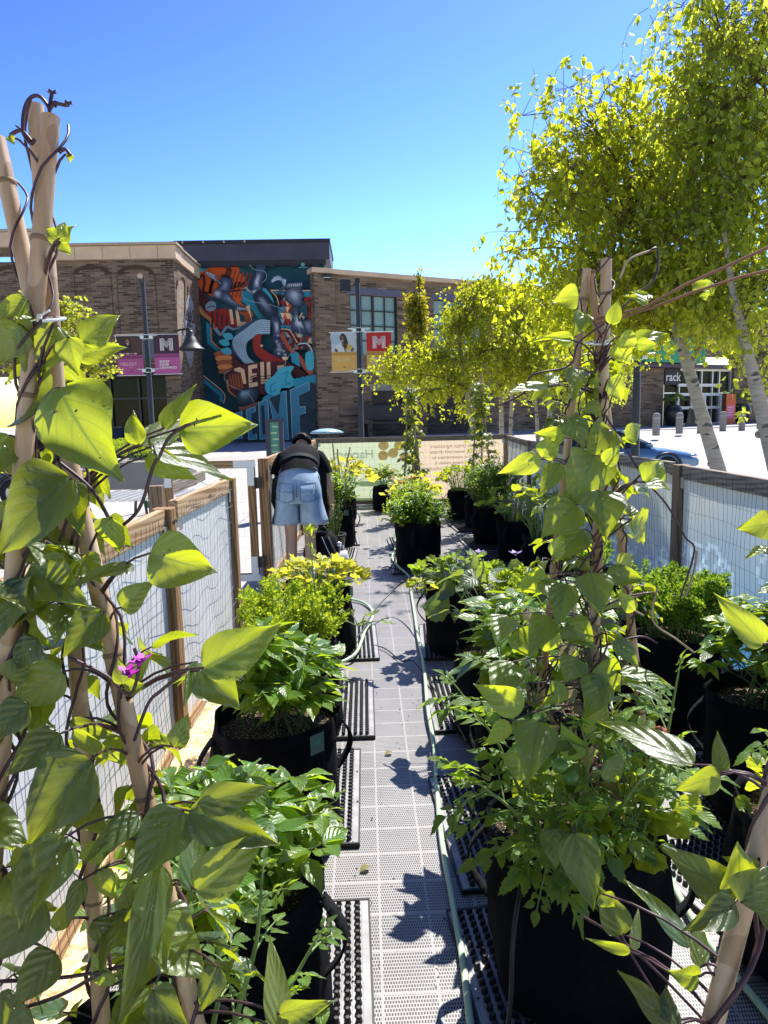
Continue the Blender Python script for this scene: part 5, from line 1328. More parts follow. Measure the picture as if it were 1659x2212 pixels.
def mat_proto(lab):
    r = thing('rubber_mat', lab, 'mat', (0, 0, 0), 0, 'knobbed rubber mats under the grow bags')
    W_, L_ = .50, .71
    b = MB(); b.box((0, 0, .007), (W_, L_, .010))
    for i in range(17): b.box((-W_/2+.02+i*.0288, 0, .0125), (.005, L_-.01, .003))
    b.build('base_sheet', MT['rubber_b'], r)
    e = MB(); e.box((0, -L_/2-.004, .007), (W_+.012, .008, .015)); e.box((0, L_/2+.004, .007), (W_+.012, .008, .015)); e.box((-W_/2-.003, 0, .0065), (.006, L_-.002, .014)); e.box((W_/2+.003, 0, .0065), (.006, L_-.002, .014)); e.build('edge', MT['rubber'], r)
    k = MB(); n = 7
    for i in range(16):
        for j in range(26):
            x, y = -W_/2+.034+i*.0288, -L_/2+.018+j*.027
            vs = [(x+rr*cos(2*pi*q/n), y+rr*sin(2*pi*q/n), z) for rr, z in ((.0098, .0125), (.0075, .027), (.0055, .030)) for q in range(n)]
            k.add(vs, [(a*n+q, a*n+(q+1) % n, (a+1)*n+(q+1) % n, (a+1)*n+q) for a in (0, 1) for q in range(n)]+[tuple(range(2*n, 3*n))], False)
    ko = k.build('knobs', MT['rubber'], r); tag(ko, kind='stuff')
    return r
MATS = [(-.27, 1.66, .02, 'under the tomato bag at the bottom left'), (-.31, 2.68, 0, 'under the nearest pepper bag on the left'), (-.24, 3.53, 0, 'under the dark green pepper bag'), (-.20, 4.62, .02, 'crossed by the looping pale hose'),
        (-.36, 6.95, .03, 'beside the white tote'), (-.38, 7.75, -.04, 'below the black basil bag'), (-.36, 8.7, .05, 'left of the path beyond the basil bag'), (-.40, 9.7, .02, 'near the yellow celery plant'), (-.42, 10.6, -.03, 'farthest along the left of the path'),
        (.50, 1.62, .08, 'under the big front tomato bag'), (.51, 2.42, .06, 'with the green hose along its edge'), (.56, 3.56, 0, 'under the broad eggplant leaves'), (.60, 4.58, -.06, 'under the squash bag with yellow leaves'),
        (.50, 7.05, -.04, 'under the central basil bag'), (.52, 8.4, .03, 'behind the central basil bag'), (1.25, 1.95, .30, 'in the sun right of the front tomato bag'), (1.35, 7.3, -.04, 'at the shaded celery bag'), (1.42, 8.2, .03, 'under the dark green herb bag'), (1.45, 9.5, .05, 'under the far bean bag'), (1.45, 10.3, 0, 'under the far lettuce bag'), (1.5, 3.3, .05, 'under the carrot bag'), (1.5, 2.5, 0, 'under the pepper bag at the right edge'), (.72, 10.5, .05, 'under the bean bag by the far banner'), (-.44, .95, 0, 'in the bottom left corner')]
m0 = None
for x, y, rz, l in MATS:
    lab = 'black knobbed rubber mat '+l
    if m0 is None: m0 = mat_proto(lab); m0.location = (x, y, 0); m0.rotation_euler = (0, 0, rz)
    else: dup(m0, (x, y, 0), rz, lab)

def wob(rs, a): return rs.uniform(-a, a)
def fence(name, lab, pts, posts, h, mats, nside, seed, rail_h=.09, wire='wire', sh=None, sag=.007, sheet_bot=.02, post_w=.09, mesh=(.055, .10)):
    """pts: foot line from one end to the other; posts at given indices; panel hangs under the top rail"""
    rs = random.Random(seed); r = thing(name, lab, 'fence', (pts[0][0], pts[0][1], 0), 0, 'fences round the garden'); O = V3(pts[0][0], pts[0][1], 0)
    P_ = [V3(p[0], p[1], 0)-O for p in pts]
    for i in posts:
        m = MB(); m.box((P_[i][0], P_[i][1], (h-.002)/2), (post_w, post_w, h-.002)); m.build('post', mats[0], r, .004)
    for a, b in zip(P_[:-1], P_[1:]):
        d = nrm(b-a); n = V3(d[1], -d[0], 0)*nside
        m = MB(); e = .047; m.bar(a+d*e+V3(0, 0, h-rail_h/2-.004), b-d*e+V3(0, 0, h-rail_h/2-.004), .042, rail_h); m.build('top_rail', mats[1], r, .004)
        m = MB(); m.bar(a+d*e+V3(0, 0, .04), b-d*e+V3(0, 0, .04), .042, .07); m.build('bottom_rail', mats[1], r, .004)
        L_ = np.linalg.norm(b-a)-.1
        for s in (0.07, L_+.03):
            k = MB(); c = a+d*s+n*.026+V3(0, 0, h-rail_h-.02); k.bar(c-V3(0, 0, .04), c+V3(0, 0, .03), .045, .004, n); k.build('bracket', MT['alu'], r)
        w = MB(); ph = rs.random()*6
        def pt(u, z): return a+d*(.05+u)+n*(.030+sag*sin(u*4+ph)*sin(pi*z/h)+.010*sin(u*11+z*7))+V3(0, 0, z)
        nu = int(L_/mesh[0]); nz = int((h-.12)/mesh[1])
        for i in range(nu+1):
            o = wob(rs, .008); w.tube([pt(min(L_, max(0, i*L_/nu+o+wob(rs, .006))), .03+(h-.06)*k/6) for k in range(7)], .0010, 3, False)
        for j in range(nz+1):
            z = .05+j*(h-.12)/nz; w.tube([pt(L_*k/10, z+wob(rs, .008)) for k in range(11)], .0010, 3, False)
        w.build('wire_mesh', MT[wire], r)
        if sh is not None:
            s = MB(); s.smooth = True
            if callable(sh): sh(s, a, d, n, L_, h)
            else:
                s.grid(lambda u, v: a+d*(.04+u*(L_+.02))+n*(.004+.004*sin(u*9+ph)*sin(v*3))+V3(0, 0, sheet_bot+(h-.05-sheet_bot)*v), 24, 6)
            s.build('vinyl_sheet', MT['sheet_l'] if not callable(sh) else MT['print_sheet'], r)
    return r
MT['print_sheet'] = sheet_col('printed_translucent_sheet', .55)
def blue_print(seed, top=(.46, .50, .47), bot=(.10, .30, .48)):
    def f(s, a, d, n, L_, h):
        rs = random.Random(seed); nu, nv = 60, 40; bl = [(rs.random()*L_, rs.uniform(.15, .75), rs.uniform(.05, .14), rs.uniform(.6, 1.3)) for _ in range(26)]
        for i in range(nu):
            for j in range(nv):
                u0, u1, v0, v1 = i/nu, (i+1)/nu, j/nv, (j+1)/nv; u, v = (u0+u1)/2, (v0+v1)/2
                t = min(1, max(0, v*1.25-.15+.10*sin(u*7+seed)+.06*sin(u*15+v*9))); c = [bot[k]*(1-t)+top[k]*t for k in range(3)]
                for (bx, bz, br, bi) in bl:
                    dd = math.hypot(u*L_-bx, v*h-bz)
                    if br*.72 < dd < br: c = [min(.8, x*1.35+.03) for x in c]
                    elif dd < br*.72 and bi > 1: c = [x*.85+.06 for x in c]
                s.col = tuple(c)
                q = lambda U, Vv: a+d*(.04+U*(L_+.02))+n*(.004+.007*sin(U*9+seed)*sin(Vv*3))+V3(0, 0, .02+(h-.07)*Vv)
                s.add([q(u0, v0), q(u1, v0), q(u1, v1), q(u0, v1)], [(0, 1, 2, 3)], True)
    return f
LW = (MT['wood_l'], MT['wood_ly']); RW = (MT['wood_r'], MT['wood_ry'])
fence('wooden_fence', 'near left fence of fresh brown posts with white sheet behind bean leaves', [(-.93, .45), (-.93, 3.17)], [0, 1], 1.15, LW, 1, 21, sh=True)
fence('wooden_fence', 'left fence panel between two fresh brown posts before the open gate', [(-.927, 3.27), (-.905, 4.56)], [1], 1.17, LW, 1, 22, wire='wire_w', sh=True)
fence('wooden_fence', 'left fence run beyond the gate behind the bending person', [(-.93, 6.36), (-.90, 9.3), (-.88, 12.36)], [0, 1], 1.20, LW, 1, 23, sh=True)
fence('wooden_fence', 'right fence nearest the camera with weathered rail and blue print', [(1.97, 2.2), (2.09, 4.5)], [0, 1], 1.19, RW, -1, 24, sh=blue_print(1), mesh=(.05, .10))
fence('wooden_fence', 'middle right fence seen through the bean trellis', [(2.095, 4.6), (2.15, 7.0), (2.22, 9.2)], [1, 2], 1.20, RW, -1, 25, sh=blue_print(4, (.44, .46, .39), (.22, .32, .40)), mesh=(.05, .10))
fence('wooden_fence', 'far right fence run angled out to the back corner', [(2.225, 9.3), (2.56, 12.34)], [], 1.20, RW, -1, 26, sh=blue_print(7, (.46, .47, .40), (.32, .38, .40)))
# far fence with its two printed banners seen from behind
RWX = (MT['wood_r'], MT['wood_rx'])
fence('wooden_fence', 'far end fence carrying the green and peach banners', [(-.88, 12.42), (.92, 12.42), (2.56, 12.42)], [0, 1, 2], 1.215, RWX, 1, 27, sh=None, mesh=(.10, .10))
fbn = V3(0, -1, 0)
def fb(name, lab, x0, x1, base, cat='banner'):
    m = MB(); m.col = base; z0, z1 = .06, 1.12; y = 12.44
    m.add([(x0, y, z0), (x1, y, z0), (x1, y, z1), (x0, y, z1)], [(0, 1, 2, 3)], False); return m, y-.004
m, y = fb('b', '', -.82, .87, (.58, .66, .44))
def orb(m, x, z, r, c, y):
    m.col = c; m.add([(x+r*cos(a*pi/9), y, z+r*.92*sin(a*pi/9)) for a in range(18)], [tuple(range(18))], False)
    m.col = (.40, .45, .20)
    for a in range(5): m.add([(x, y-.003, z+r*.45), (x+r*.5*cos(a*1.2+.4), y-.003, z+r*.45+r*.3*sin(a*1.2+.4)), (x+r*.42*cos(a*1.2+.7), y-.003, z+r*.45+r*.25*sin(a*1.2+.7))], [(0, 1, 2)], False)
for x, z in ((.34, 1.06), (.62, 1.05), (.33, .88), (.51, .92), (.38, .22), (.72, .84)): orb(m, x, z, .095, (.72, .50, .24), y)
m.col = (.42, .52, .30); m.add([(-.82, y, .06), (.87, y, .06), (.87, y, .12), (-.82, y, .12)], [(0, 1, 2, 3)], False); m.col = (.42, .55, .42); m.add([(-.3, y, .34), (.87, y, .30), (.87, y, .44), (-.3, y, .42)], [(0, 1, 2, 3)], False)
m.col = (.78, .80, .70); put_text(m, 'Harvest', .22, (.16, y-.004, .84), (1, 0, 0), (0, 0, 1), True, bold=.006); put_text(m, 'Explore', .22, (.38, y-.004, .48), (1, 0, 0), (0, 0, 1), True, bold=.006) if False else put_text(m, 'Ex', .22, (.33, y-.004, .48), (1, 0, 0), (0, 0, 1), True, bold=.006)
m.col = (.20, .26, .14); put_text(m, 'for', .10, (.30, y-.004, .22), (1, 0, 0), (0, 0, 1), True)
tag(m.build('printed_banner', MT['print_sheet']), 'pale green banner with tomatoes and reversed Harvest lettering', 'banner', 'banners on the far fence')
m, y = fb('b', '', .97, 2.50, (.78, .63, .45)); m.col = (.44, .28, .14)
for k, s in enumerate(('on Sustainable Urban Agriculture', 'optimizing soil, water and climate', 'innovation. Our commitment to', 'community well-being makes it', 'farmers, consumers, and producers', '', 'Scan the QR code to discover')):
    if s: put_text(m, s, .088, (2.36, y-.004, .99-k*.098), (1, 0, 0), (0, 0, 1), True)
tag(m.build('printed_banner', MT['print_sheet']), 'peach banner with reversed paragraph about sustainable farming', 'banner', 'banners on the far fence')
# gate swung outwards
g = thing('garden_gate', 'open wooden gate with steel corner plates left of the person', 'gate', (-1.0, 6.30, 0))
gz0, gz1, gw = .07, 1.19, .82
for x in (-.035, -gw+.035):
    m = MB(); m.box((x, 0, (gz0+gz1)/2), (.07, .045, gz1-gz0)); m.build('stile', MT['wood_l'], g, .004)
for z in (gz1-.036, gz0+.036):
    m = MB(); m.box((-gw/2, 0, z), (gw-.142, .044, .07)); m.build('crossbar', MT['wood_lx'], g, .004)
for x, sx in ((-.035, -1), (-gw+.035, 1)):
    for z, sz in ((gz1-.035, -1), (gz0+.035, 1)):
        m = MB(); m.box((x+sx*.055, -.026, z), (.20, .005, .062)); m.box((x, -.026, z+sz*.115), (.062, .005, .165)); m.col = (1, 1, 1)
        for k in range(4): m.ell((x+sx*(.0+.04*k), -.029, z+.015*(-1)**k), (.005, .002, .005), 6, 4); m.ell((x+.012*(-1)**k, -.029, z+sz*(.06+.035*k)), (.005, .002, .005), 6, 4)
        m.build('corner_plate', MT['white_fr'], g)
m = MB(); rs = random.Random(4)
for k in range(14): m.tube([(-.08-k*.05, .026, gz0+.06), (-.08-k*.05+.004, .028, .6), (-.08-k*.05, .026, gz1-.06)], .0010, 3, False)
for k in range(10): m.tube([(-.07, .026, gz0+.1+k*.105), (-gw+.07, .026, gz0+.1+k*.105+wob(rs, .01))], .0010, 3, False)
m.build('wire_mesh', MT['wire_w'], g)
for z in (.25, .98): m = MB(); m.box((.028, -.01, z), (.05, .03, .10)); m.tube([(0.0, -.028, z-.05), (0, -.028, z+.05)], .01, 8); m.build('hinge', MT['black'], g)
# outer fence in the yard left of the gate
of = thing('outer_fence', 'short grey outer fence with square post beyond the left fence', 'fence', onY(340, 1090, 6.6)*V3(1, 1, 0)+V3(0, 0, -.33)); ox = of.location
m = MB(); hz2 = onY(340, 1049, 6.6)[2]-ox[2]; m.box((0, 0, hz2/2), (.13, .13, hz2)); m.build('post', MT['wood_r'], of, .004)
m = MB(); e = onY(440, 1030, 8.6)-V3(*ox); m.bar((.06, .06, hz2-.06), (e[0], e[1], hz2-.06), .045, .12); m.build('top_rail', MT['wood_ry'], of, .004)
m = MB(); m.tube([(-.05, -.075, hz2-.13), (.5, .7, hz2-.17), (e[0]-.05, e[1]-.05, hz2-.12)], .006, 5); m.build('wire_strand', MT['wire_w'], of)
# hoses, tubes
def hose(name, lab, cat, pts, r, mat, ends=False):
    P_ = [V3(*p) for p in pts]; out = []; n = len(P_)
    for i in range(n-1):
        a, b, c, d = P_[max(i-1, 0)], P_[i], P_[i+1], P_[min(i+2, n-1)]
        for j in range(8):
            t = j/8; out.append(.5*((2*b)+(c-a)*t+(2*a-5*b+4*c-d)*t*t+(3*b-a-3*c+d)*t**3))
    out.append(P_[-1]); m = MB(); m.tube(out, r, 10); o = m.build(name, MT[mat]); return tag(o, lab, cat)
hose('garden_hose', 'pale green hose running along the right side of the path', 'hose', [(.38, 9.2, .016), (.33, 8.0, .03), (.27, 7.4, .03), (.31, 6.9, .04), (.40, 6.5, .016), (.375, 5.9, .016), (.355, 5.2, .016), (.335, 4.6, .03), (.325, 4.04, .035), (.292, 3.4, .036), (.285, 3.0, .016), (.245, 2.4, .016), (.240, 2.0, .016), (.238, 1.75, .016), (.225, 1.5, .016), (.20, 1.1, .016), (.17, .4, .016)], .0102, 'hose')
hose('garden_hose', 'pale hose looping out beside the fourth left grow bag', 'hose', [(-.22, 5.80, .014), (-.12, 5.72, .014), (-.03, 5.60, .014), (.03, 5.34, .014), (.01, 5.0, .03), (-.03, 4.75, .045), (-.08, 4.33, .045), (-.15, 4.20, .03), (-.30, 4.10, .014)], .0102, 'hose')
hose('garden_hose', 'hose coiled on the deck before the far green banner', 'hose', [(.9, 11.7, .016), (.4, 11.75, .016), (.0, 11.8, .016), (-.12, 11.95, .016), (.05, 12.1, .03), (.5, 12.05, .03), (.9, 12.0, .016)], .014, 'hose')
hose('garden_hose', 'pale hose passing right of the big front grow bag', 'hose', [(1.35, 3.9, .016), (1.20, 3.1, .016), (1.02, 2.4, .016), (.95, 1.9, .02), (.98, 1.5, .02), (1.0, 1.1, .02), (1.02, .5, .016)], .0102, 'hose')
hose('garden_hose', 'pale green hose on the strand board by the left fence', 'hose', [(-.66, .9, .016), (-.64, 1.3, .016), (-.66, 1.8, .016), (-.68, 2.3, .016), (-.70, 2.9, .016), (-.66, 3.6, .016)], .0102, 'hose')
hose('garden_hose', 'hose end curling out behind the central basil bag', 'hose', [(.76, 7.3, .016), (.86, 7.0, .016), (1.0, 6.6, .016), (1.05, 6.3, .016), (1.2, 5.6, .016), (1.3, 4.8, .016)], .0102, 'hose')
hose('drip_tube', 'thin black tube arching across the middle of the path', 'tube', [(-.19, 4.34, .05), (-.06, 4.65, .06), (.03, 4.98, .11), (.17, 5.3, .17), (.30, 5.35, .26), (.42, 5.1, .36), (.52, 4.6, .47)], .0055, 'cord')
hose('drip_tube', 'thin black tube hanging before the big front grow bag', 'tube', [(.37, 1.55, .46), (.315, 1.44, .36), (.298, 1.40, .2), (.27, 1.38, .05), (.24, 1.3, .02), (.22, .95, .02)], .0055, 'cord')
hose('drip_tube', 'black tube with loose loop beside central basil bag', 'tube', [(.33, 6.98, .40), (.30, 6.85, .25), (.26, 6.8, .1), (.20, 6.78, .03), (.15, 6.9, .02), (.20, 7.0, .02), (.27, 6.88, .02), (.33, 6.80, .02)], .005, 'cord')
hose('drip_tube', 'black tube trailing off onto the path shadow', 'tube', [(.02, 4.52, .012), (.10, 4.45, .012), (.20, 4.2, .012), (.28, 4.1, .03), (.40, 3.3, .05), (.42, 2.9, .1)], .004, 'cord')

# ------------------------------------------------------------------ grow bags
def bag_proto(seed, lab):
    rs = random.Random(seed); r = thing('grow_bag', lab, 'grow bag', (0, 0, 0), 0, 'black fabric grow bags')
    ph = [rs.random()*6 for _ in range(4)]; R, H = .222, .44
    def wb(i, t): return (.010*sin(3*t+ph[0]+i*.35)+.006*sin(7*t+ph[1]-i*.7)+.003*sin(13*t+i*1.3)+(.004*sin(21*t+ph[2]) if 3 < i < 9 else 0), (.010*sin(2*t+ph[2])+.005*sin(5*t+ph[3])) if i > 5 else 0)
    m = MB(); prof = [(.001, .004), (R*.93, .004), (R*.985, .02), (R*1.01, .06), (R*1.02, .12), (R*1.0, .20), (R*1.01, .26), (R*.985, .33), (R*.992, .385), (R*1.006, .392), (R, H-.012), (R*1.005, H), (R*.985, H+.002), (R*.975, H-.02), (R*.965, H-.08)]
    m.lathe(prof, 48, wob=wb); m.build('bag_body', MT['fabric'], r)
    m = MB(); m.lathe([(R*.966, H-.062), (R*.6, H-.048), (R*.3, H-.043), (.001, H-.04)], 28, wob=lambda i, t: (0, .008*sin(5*t+i*2))); m.build('soil', MT['soil'], r)
    for s in (0, pi):
        m = MB(); pts = [V3((R+.004+.055*sin(pi*k/10))*cos(s), (R+.004+.055*sin(pi*k/10))*sin(s), H-.05-.20*k/10) for k in range(11)]; w = V3(-sin(s), cos(s), 0)*.02
        for a, b in zip(pts[:-1], pts[1:]):
            o = V3(cos(s), sin(s), 0)*.005; m.add([a-w, a+w, b+w, b-w, a-w+o, a+w+o, b+w+o, b-w+o], [(3, 2, 1, 0), (4, 5, 6, 7), (0, 4, 7, 3), (2, 6, 5, 1)], True)
        m.build('handle', MT['fabric_g'], r)
    m = MB(); a = -pi/2+.35; c = V3(cos(a), sin(a), 0); t = V3(-sin(a), cos(a), 0); q = c*(R+.012)
    m.plate([q-t*.028+V3(0, 0, H-.07), q+t*.028+V3(0, 0, H-.07), q+t*.028+V3(0, 0, H-.005), q-t*.028+V3(0, 0, H-.005)], -c*.004); lo_ = m.build('label_patch', MT['tagc'], r)
    m = MB(); q = c*(R+.0135)
    for dx in (-.008, .008): m.add([q+V3(0, 0, H-.045), q+t*(dx*1.6)+V3(0, 0, H-.034), q+t*dx*.6+V3(0, 0, H-.016), q+t*dx*.1+V3(0, 0, H-.03)], [(0, 1, 2, 3)], False)
    m.build('leaf_mark', MT['tagl'], lo_)
    return r
BAGS = [('tomato_l', -.42, .98, .3, 1, 'grow bag in the bottom left corner holding the left bean poles'), ('pep1', -.35, 1.57, 2.9, 1, 'grow bag with the nearest bright pepper on the left'), ('pep2', -.35, 2.42, .4, 1.02, 'grow bag with dark green peppers and showing its soil'),
        ('art', -.38, 3.25, 1.2, 1, 'grow bag under the feathery light green herb'), ('lime', -.33, 4.44, .9, 1, 'grow bag before the person with lime squash leaves'), ('bas_l', -.36, 8.45, .2, 1, 'grow bag with basil right of the person'), ('cel_l', -.38, 10.5, .7, 1, 'grow bag with yellow celery and stakes near the far banner'),
        ('far', .32, 11.55, 0, .9, 'grow bag with small leafy plant close to the green banner'), ('bean_a', .72, 10.55, .4, 1, 'grow bag of the far bean tower before the banner'), ('nast', .58, 8.35, .2, 1, 'grow bag with orange nasturtiums behind the central basil'),
        ('basil', .53, 7.08, 1.3, 1.02, 'grow bag in the middle of the deck topped by flowering basil'), ('squash', .60, 4.42, pi, 1, 'grow bag with handle and squash leaves right of the path'), ('egg', .63, 3.2, 1.9, 1, 'grow bag hidden under broad eggplant leaves'), ('pep_c', .62, 2.42, 2.6, 1, 'grow bag with peppers between eggplant and front tomato'),
        ('front', .54, 1.70, 2.85, 1.03, 'largest looking grow bag in front right with bean poles and tomato'), ('lett', 1.45, 10.3, 0, 1, 'grow bag with lettuce at the far right corner'), ('bean_b', 1.60, 9.45, .5, 1, 'grow bag of the far right bean tower'), ('herb', 1.52, 8.2, .3, 1, 'grow bag under dark green bushy herb by right fence'),
        ('cel_r', 1.62, 7.25, .8, 1, 'grow bag with celery and a slanted stake'), ('nas2', 1.66, 6.2, .3, 1, 'grow bag with round nasturtium leaves by right fence'), ('dark', 1.50, 4.65, .9, 1.05, 'empty looking black grow bag behind the cream sack'), ('car', 1.48, 3.26, 2.2, 1.1, 'grow bag with feathery carrots and grey green patch'),
        ('pep_r', 1.52, 2.44, 2.7, 1.05, 'grow bag with small pepper at the right edge'), ('corner', .52, .80, .6, 1, 'grow bag at the foot of the leaning pole in the bottom right corner'),
        ('shade', 1.22, 1.72, 1.6, 1, 'grow bag in shade low at the right edge')]
bp = None; BG = {}
for key, x, y, rz, sc, l in BAGS:
    lab = 'black fabric '+l
    if bp is None: bp = bag_proto(5, lab); bp.location = (x, y, .013); bp.rotation_euler = (0, 0, rz); bp.scale = (sc, sc, sc)
    else: dup(bp, (x, y, .013), rz, lab, scale=(sc, sc, sc*(.97+.06*random.Random(key).random())))
    BG[key] = (x, y, .40*sc)
pot = thing('nursery_pot', 'small black plastic pot with rosemary between backpack and basil bag', 'pot', (-.36, 7.45, .013))
m = MB(); m.lathe([(.001, .003), (.10, .003), (.125, .26), (.135, .262), (.135, .29), (.122, .288), (.118, .25)], 24); m.build('pot_wall', MT['black'], pot)
m = MB(); m.lathe([(.118, .255), (.001, .262)], 20); m.build('soil', MT['soil'], pot)
# crumbs of spilled soil and leaf litter on the mats and path
rs = random.Random(77); m = MB()
for (cx0, cy0, sx, sy, n) in ((-.12, 1.72, .05, .12, 90), (-.10, 1.50, .06, .05, 60), (-.06, 3.5, .05, .12, 60), (.02, 4.5, .05, .1, 40), (.1, 2.6, .2, .9, 60), (.1, 6, .2, 2, 60), (.3, 1.9, .05, .2, 40), (.3, 3.5, .06, .3, 40)):
    for k in range(n):
        x, y, r_ = rs.gauss(cx0, sx), rs.gauss(cy0, sy), rs.uniform(.0015, .0055); z = .014 if abs(x) > .05 else .001
        vs = [(x+r_*rs.uniform(.6, 1.2)*cos(a*1.5708), y+r_*rs.uniform(.6, 1.2)*sin(a*1.5708), z) for a in range(4)]+[(x, y, z+r_*rs.uniform(.6, 1))]
        m.add(vs, [(0, 1, 4), (1, 2, 4), (2, 3, 4), (3, 0, 4)], False)
o = m.build('spilled_soil', MT['soil']); tag(o, 'dark crumbs of spilled soil scattered on mats and path', 'soil', None, 'stuff')
for k, (x, y, l) in enumerate(((.09, 3.02, 'small dry leaf lying on the path by the green hose'), (-.02, 2.2, 'small dry leaf fallen on the left side of the path'), (.13, 5.2, 'dry leaf on the path under the arching black tube'))):
    L_ = LV(k) if 'LV' in globals() else None
    L_.add((x, y, .006), nrm(V3(rs.uniform(-1, 1), rs.uniform(-1, 1), .1)), V3(0, 0, 1), .045, .03, (.9, .3)); tag(L_.build('fallen_leaf', TP['oval'], MT['lf_dry']), l, 'leaf')
# ------------------------------------------------------------------ plants in the bags
def R_(name, lab, cat, key, dz=0.0): x, y, z = BG[key]; return plant_root(name, lab, cat, x, y, z+dz)
r = R_('pepper_plant', 'bright glossy pepper bush nearest on the left', 'pepper plant', 'pep1'); shrub(r, 101, 'lf_pepper', 'pepper', 18, .27, .29, .10, .056, 16, .10, .45, sub=2, yel=.10, top=.55, edge=.5)
r = R_('pepper_plant', 'dark green pepper bush with soil showing below it', 'pepper plant', 'pep2'); shrub(r, 102, 'lf_pepper', 'pepper', 18, .36, .25, .11, .048, 15, .15, .5, sub=2, yel=.04, top=.8)
r = R_('feathery_herb', 'feathery light green herb bush left of the path', 'herb', 'art'); feathery(r, 103, 'lf_feather', 110, .33, .30, .5, 17, .021, r0=.17)
m = MB(); m.tube([(.10, -.08, 0), (.13, -.06, .3), (.11, -.05, .62)], [.004, .003, .002], 5); m.build('flower_stalk', MT['stem'], r)
L = LV(5); rs = random.Random(5)
for k in range(40): z = .2+.42*rs.random(); d = rdir(rs); L.add((.12+.01*d[0], -.055, z), nrm(d+V3(0, 0, .6)), rdir(rs), .035 if z < .58 else .05, .01, (1.1, .1))
for k in range(14): d = rdir(rs); L.add((.11, -.05, .62), nrm(d+V3(0, 0, .8)), rdir(rs), .045, .012, (1.1, .1))
L.build('stalk_leaves', TP['sliver'], MT['lf_feather'], r)
r = R_('squash_plant', 'lime yellow squash leaves just before the bending person', 'squash plant', 'lime'); broad(r, 104, 'lf_pale', 'lobed', 120, .22, .30, .095, .15, 'stem', .12, .15, .8)
for k, (dx, dy, z) in enumerate(((.30, -.10, -.04), (.34, -.25, -.14))):
    pass
r2 = plant_root('squash_plant', 'few lobed squash leaves reaching over the path mat', 'squash plant', -.06, 4.05, .30); broad(r2, 105, 'lf_squash', 'lobed', 6, .05, .13, .11, .03, 'stem', .05, .2, .5)
r = R_('basil_plant', 'leafy basil behind the rosemary pot', 'basil', 'bas_l'); shrub(r, 106, 'lf_basil', 'oval', 30, .48, .30, .045, .030, 22, .16, .2, sub=2, top=.35)
r = R_('celery_plant', 'tall yellow celery right of the person with two stakes', 'celery', 'cel_l'); broad(r, 107, 'lf_pale', 'lobed', 90, .52, .44, .15, .17, 'stem', .18, .2, .9)
for k, (a, b) in enumerate((((-.05, 0, 0), (-.10, .0, .78)), ((.0, .05, 0), (.16, .0, .72)), ((0, -.05, 0), (-.03, -.05, .70)))):
    s = MB(); s.tube([V3(*a), V3(*b)], .011, 7); x, y, z = BG['cel_l']; s.v = [(p[0]+x, p[1]+y, p[2]+z) for p in s.v]
    tag(s.build('bamboo_stake', MT['bamboo']), ('leftmost of three bamboo stakes in the yellow celery', 'bamboo stake leaning right in the yellow celery', 'middle one of three bamboo stakes in the yellow celery')[k], 'stake', 'stakes in the celery')
r = R_('leafy_plant', 'small light green plant before the far green banner', 'plant', 'far'); shrub(r, 108, 'lf_lime', 'oval', 18, .42, .26, .07, .045, 14, .12, .3, sub=1)
r = R_('nasturtium', 'nasturtium with orange flowers behind the central basil', 'nasturtium', 'nast'); broad(r, 109, 'lf_pale', 'round', 90, .42, .34, .085, .18, 'stem', .12, .15, .9)
rs = random.Random(8); flowers(r, 8, [(rs.uniform(-.3, .3), rs.uniform(-.3, -.05), rs.uniform(.34, .52)) for _ in range(9)], 'petal_o', .03)
r = R_('basil_plant', 'round flowering basil bush in the centre of the deck', 'basil', 'basil'); shrub(r, 110, 'lf_basil', 'oval', 64, .37, .38, .050, .033, 26, .18, .6, sub=3, top=.30, vv=.3, edge=.72)
rs = random.Random(9); m = MB()
L = LV(9)
for k in range(170):
    a, rr = rs.uniform(0, 6.28), .36*sqrt(rs.random()); z = .40*(1-.72*(rr/.38)**2)+.03
    for q in range(7): L.add((rr*cos(a), rr*sin(a), z+.012*q), nrm(rdir(rs)+V3(0, 0, .4)), rdir(rs), .016, .011, (1.35, .15))
L.build('flower_spikes', TP['sliver'], MT['lf_basil'], r)
r = R_('squash_plant', 'squash with yellowing leaves right of the path', 'squash plant', 'squash'); broad(r, 111, 'lf_squash', 'lobed', 60, .22, .30, .105, .17, 'stem', .05, .25, .8)
r2 = plant_root('squash_plant', 'withered yellow squash leaves hanging beside the bag handle', 'squash plant', .345, 4.36, .40); broad(r2, 112, 'lf_pale', 'lobed', 11, .08, .085, .085, .04, 'stem', .45, .15, 1.2)
r = R_('eggplant', 'eggplant with broad pale downy leaves', 'eggplant', 'egg'); broad(r, 113, 'lf_egg', 'egg', 44, .42, .27, .145, .12, 'stem_d', .05, .25, .9)
flowers(r, 3, [(.05, -.1, .50), (-.1, .05, .48)], 'petal_v', .028)
r2 = plant_root('carrot_plant', 'feathery carrot tuft between eggplant leaves', 'carrot', .62, 3.0, .62); feathery(r2, 114, 'lf_feather', 22, .24, .14, .5, 14, .018, r0=.06)
r = R_('pepper_plant', 'pepper with light leaves between eggplant and front tomato', 'pepper plant', 'pep_c'); shrub(r, 115, 'lf_pepper', 'pepper', 14, .50, .28, .12, .062, 12, .12, .5, sub=2, yel=.10, top=.6)
r = R_('lettuce', 'light green lettuce by the far right corner', 'lettuce', 'lett'); broad(r, 116, 'lf_lime', 'lobed', 70, .42, .36, .13, .17, 'stem', .1, .2, .9)
r = R_('bushy_herb', 'dark green bushy herb along the right fence', 'herb', 'herb'); shrub(r, 117, 'lf_carrot', 'oval', 60, .62, .40, .030, .021, 40, .18, .6, sub=3, top=.2, vv=.3)
